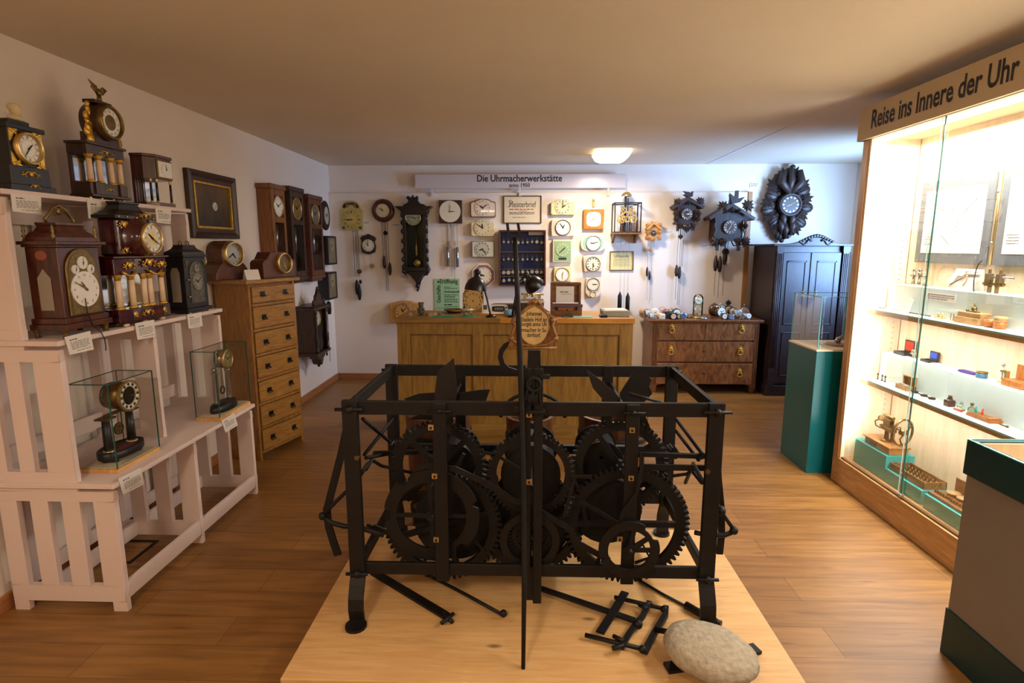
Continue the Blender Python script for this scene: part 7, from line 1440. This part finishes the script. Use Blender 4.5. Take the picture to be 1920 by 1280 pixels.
for o in [q for q in C.objects if q.name.startswith(('watch_lathe', 'bow_lathe', 'winding_tool'))]: o.scale = (1.2, 1.2, 1.2)
# ================================================================ pedestal with glass top
TD = M('dark_teal_paint', (6, 88, 92), .32, spec=.4)
px0, px1, py0, py1, pz1 = 2.06, 2.48, 4.02, 4.45, .925
t = thing('glass_pedestal', 'teal pedestal with glass hood beyond the end of the showcase', 'display case', (px0, py0, 0)); w, d = px1-px0, py1-py0
MB().box(0, w, 0, d, 0, pz1-.012).build('pedestal', TD, t, .002); MB().box(-.003, w+.003, -.003, d+.003, pz1-.012, pz1).build('top_plate', M('cream_top', (220, 196, 160), .7), t); zt = 1.30; e = .004
for v in ([(.01, .01), (w-.01, .01)], [(.01, d-.01), (w-.01, d-.01)], [(.01, .01), (.01, d-.01)], [(w-.01, .01), (w-.01, d-.01)]):
    MB().add([(v[0][0], v[0][1], pz1), (v[1][0], v[1][1], pz1), (v[1][0], v[1][1], zt), (v[0][0], v[0][1], zt)], [(0, 1, 2, 3)]).build('pane', MC['door_glass'], t, fix=False)
MB().add([(.01, .01, zt), (w-.01, .01, zt), (w-.01, d-.01, zt), (.01, d-.01, zt)], [(0, 1, 2, 3)]).build('pane', MC['door_glass'], t, fix=False); b = MB()
for x in (.01, w-.01):
    for y in (.01, d-.01): b.box(x-.003, x+.003, y-.003, y+.003, pz1, zt)
for y in (.01, d-.01): b.box(.01, w-.01, y-e, y+e, zt-e, zt+.001)
for x in (.01, w-.01): b.box(x-e, x+e, .01, d-.01, zt-e, zt+.001)
b.build('glass_edges', M('teal_glass_edge', (70, 150, 150), .15), t)
v = sit(1563, 637, pz1); t = thing('ornament', 'small silver ornament on a round wooden disc inside the glass pedestal', 'ornament', (2.32, 4.22, pz1)); MB().lathe([(1e-4, 0), (.085, 0), (.09, .008), (.085, .016), (1e-4, .016)], seg=28).build('disc', WOOD('disc_wood', (150, 112, 80), (180, 140, 104), (4, 1, 4), .5), t); b = MB(); rng = random.Random(9)
for i in range(16): a = rng.uniform(0, 6.28); r = rng.uniform(.005, .03); b.ball((r*math.cos(a), r*math.sin(a), .022+rng.uniform(0, .045)), rng.uniform(.008, .015), 7)
b.build('silver_piece', NICKEL, t)
flat('paper_slip', 'white folded slip beside the wooden disc inside the glass pedestal', 'paper', 1545, 643, pz1, .07, .05, PAPER, .006)
# ================================================================ grey and teal glass topped case in the foreground
gx0, gx1, gy0, gy1, gz = 1.71, 2.17, 1.05, 2.145, .912
t = thing('table_showcase', 'grey and dark teal table showcase with glass top in the right foreground', 'display case', (gx0, gy0, 0)); w, d = gx1-gx0, gy1-gy0; DT = M('deep_teal', (6, 50, 54), .35, spec=.4)
MB().box(.0, w, .0, d, 0, .2).build('plinth', DT, t, .003); MB().box(.006, w-.006, .006, d-.006, .2, .775).build('body', M('warm_grey_panel', (122, 112, 102), .55, var=.03), t, .002)
b = MB(); th = .018; b.box(-.004, th, -.004, d+.004, .775, gz).box(w-th, w+.004, -.004, d+.004, .775, gz).box(th, w-th, -.004, th, .775, gz).box(th, w-th, d-th, d+.004, .775, gz); b.build('top_rim', DT, t, .003)
MB().box(th, w-th, th, d-th, .80, .806).build('tray_floor', BIRCH, t)
b = MB(); q = .012; b.box(th, th+q, th, d-th, .806, gz-.006).box(w-th-q, w-th, th, d-th, .806, gz-.006).box(th+q, w-th-q, d-th-q, d-th, .806, gz-.006).box(th+q, w-th-q, d-.2, d-.2+q, .806, .86).box(w*.5, w*.5+q, th, d-.2, .806, .86); b.build('tray_divider', BIRCH, t)
MB().add([(th-.002, th, gz-.004), (w-th, th, gz-.004), (w-th, d-th, gz-.004), (th-.002, d-th, gz-.004)], [(0, 1, 2, 3)]).build('glass_top', GLS, t, fix=False)
MB().box(-.003, .0035, -.004, d+.004, gz, gz+.003).box(.0035, w, d, d+.004, gz, gz+.003).build('glass_edge', M('bright_teal_edge', (70, 190, 170), .2), t)
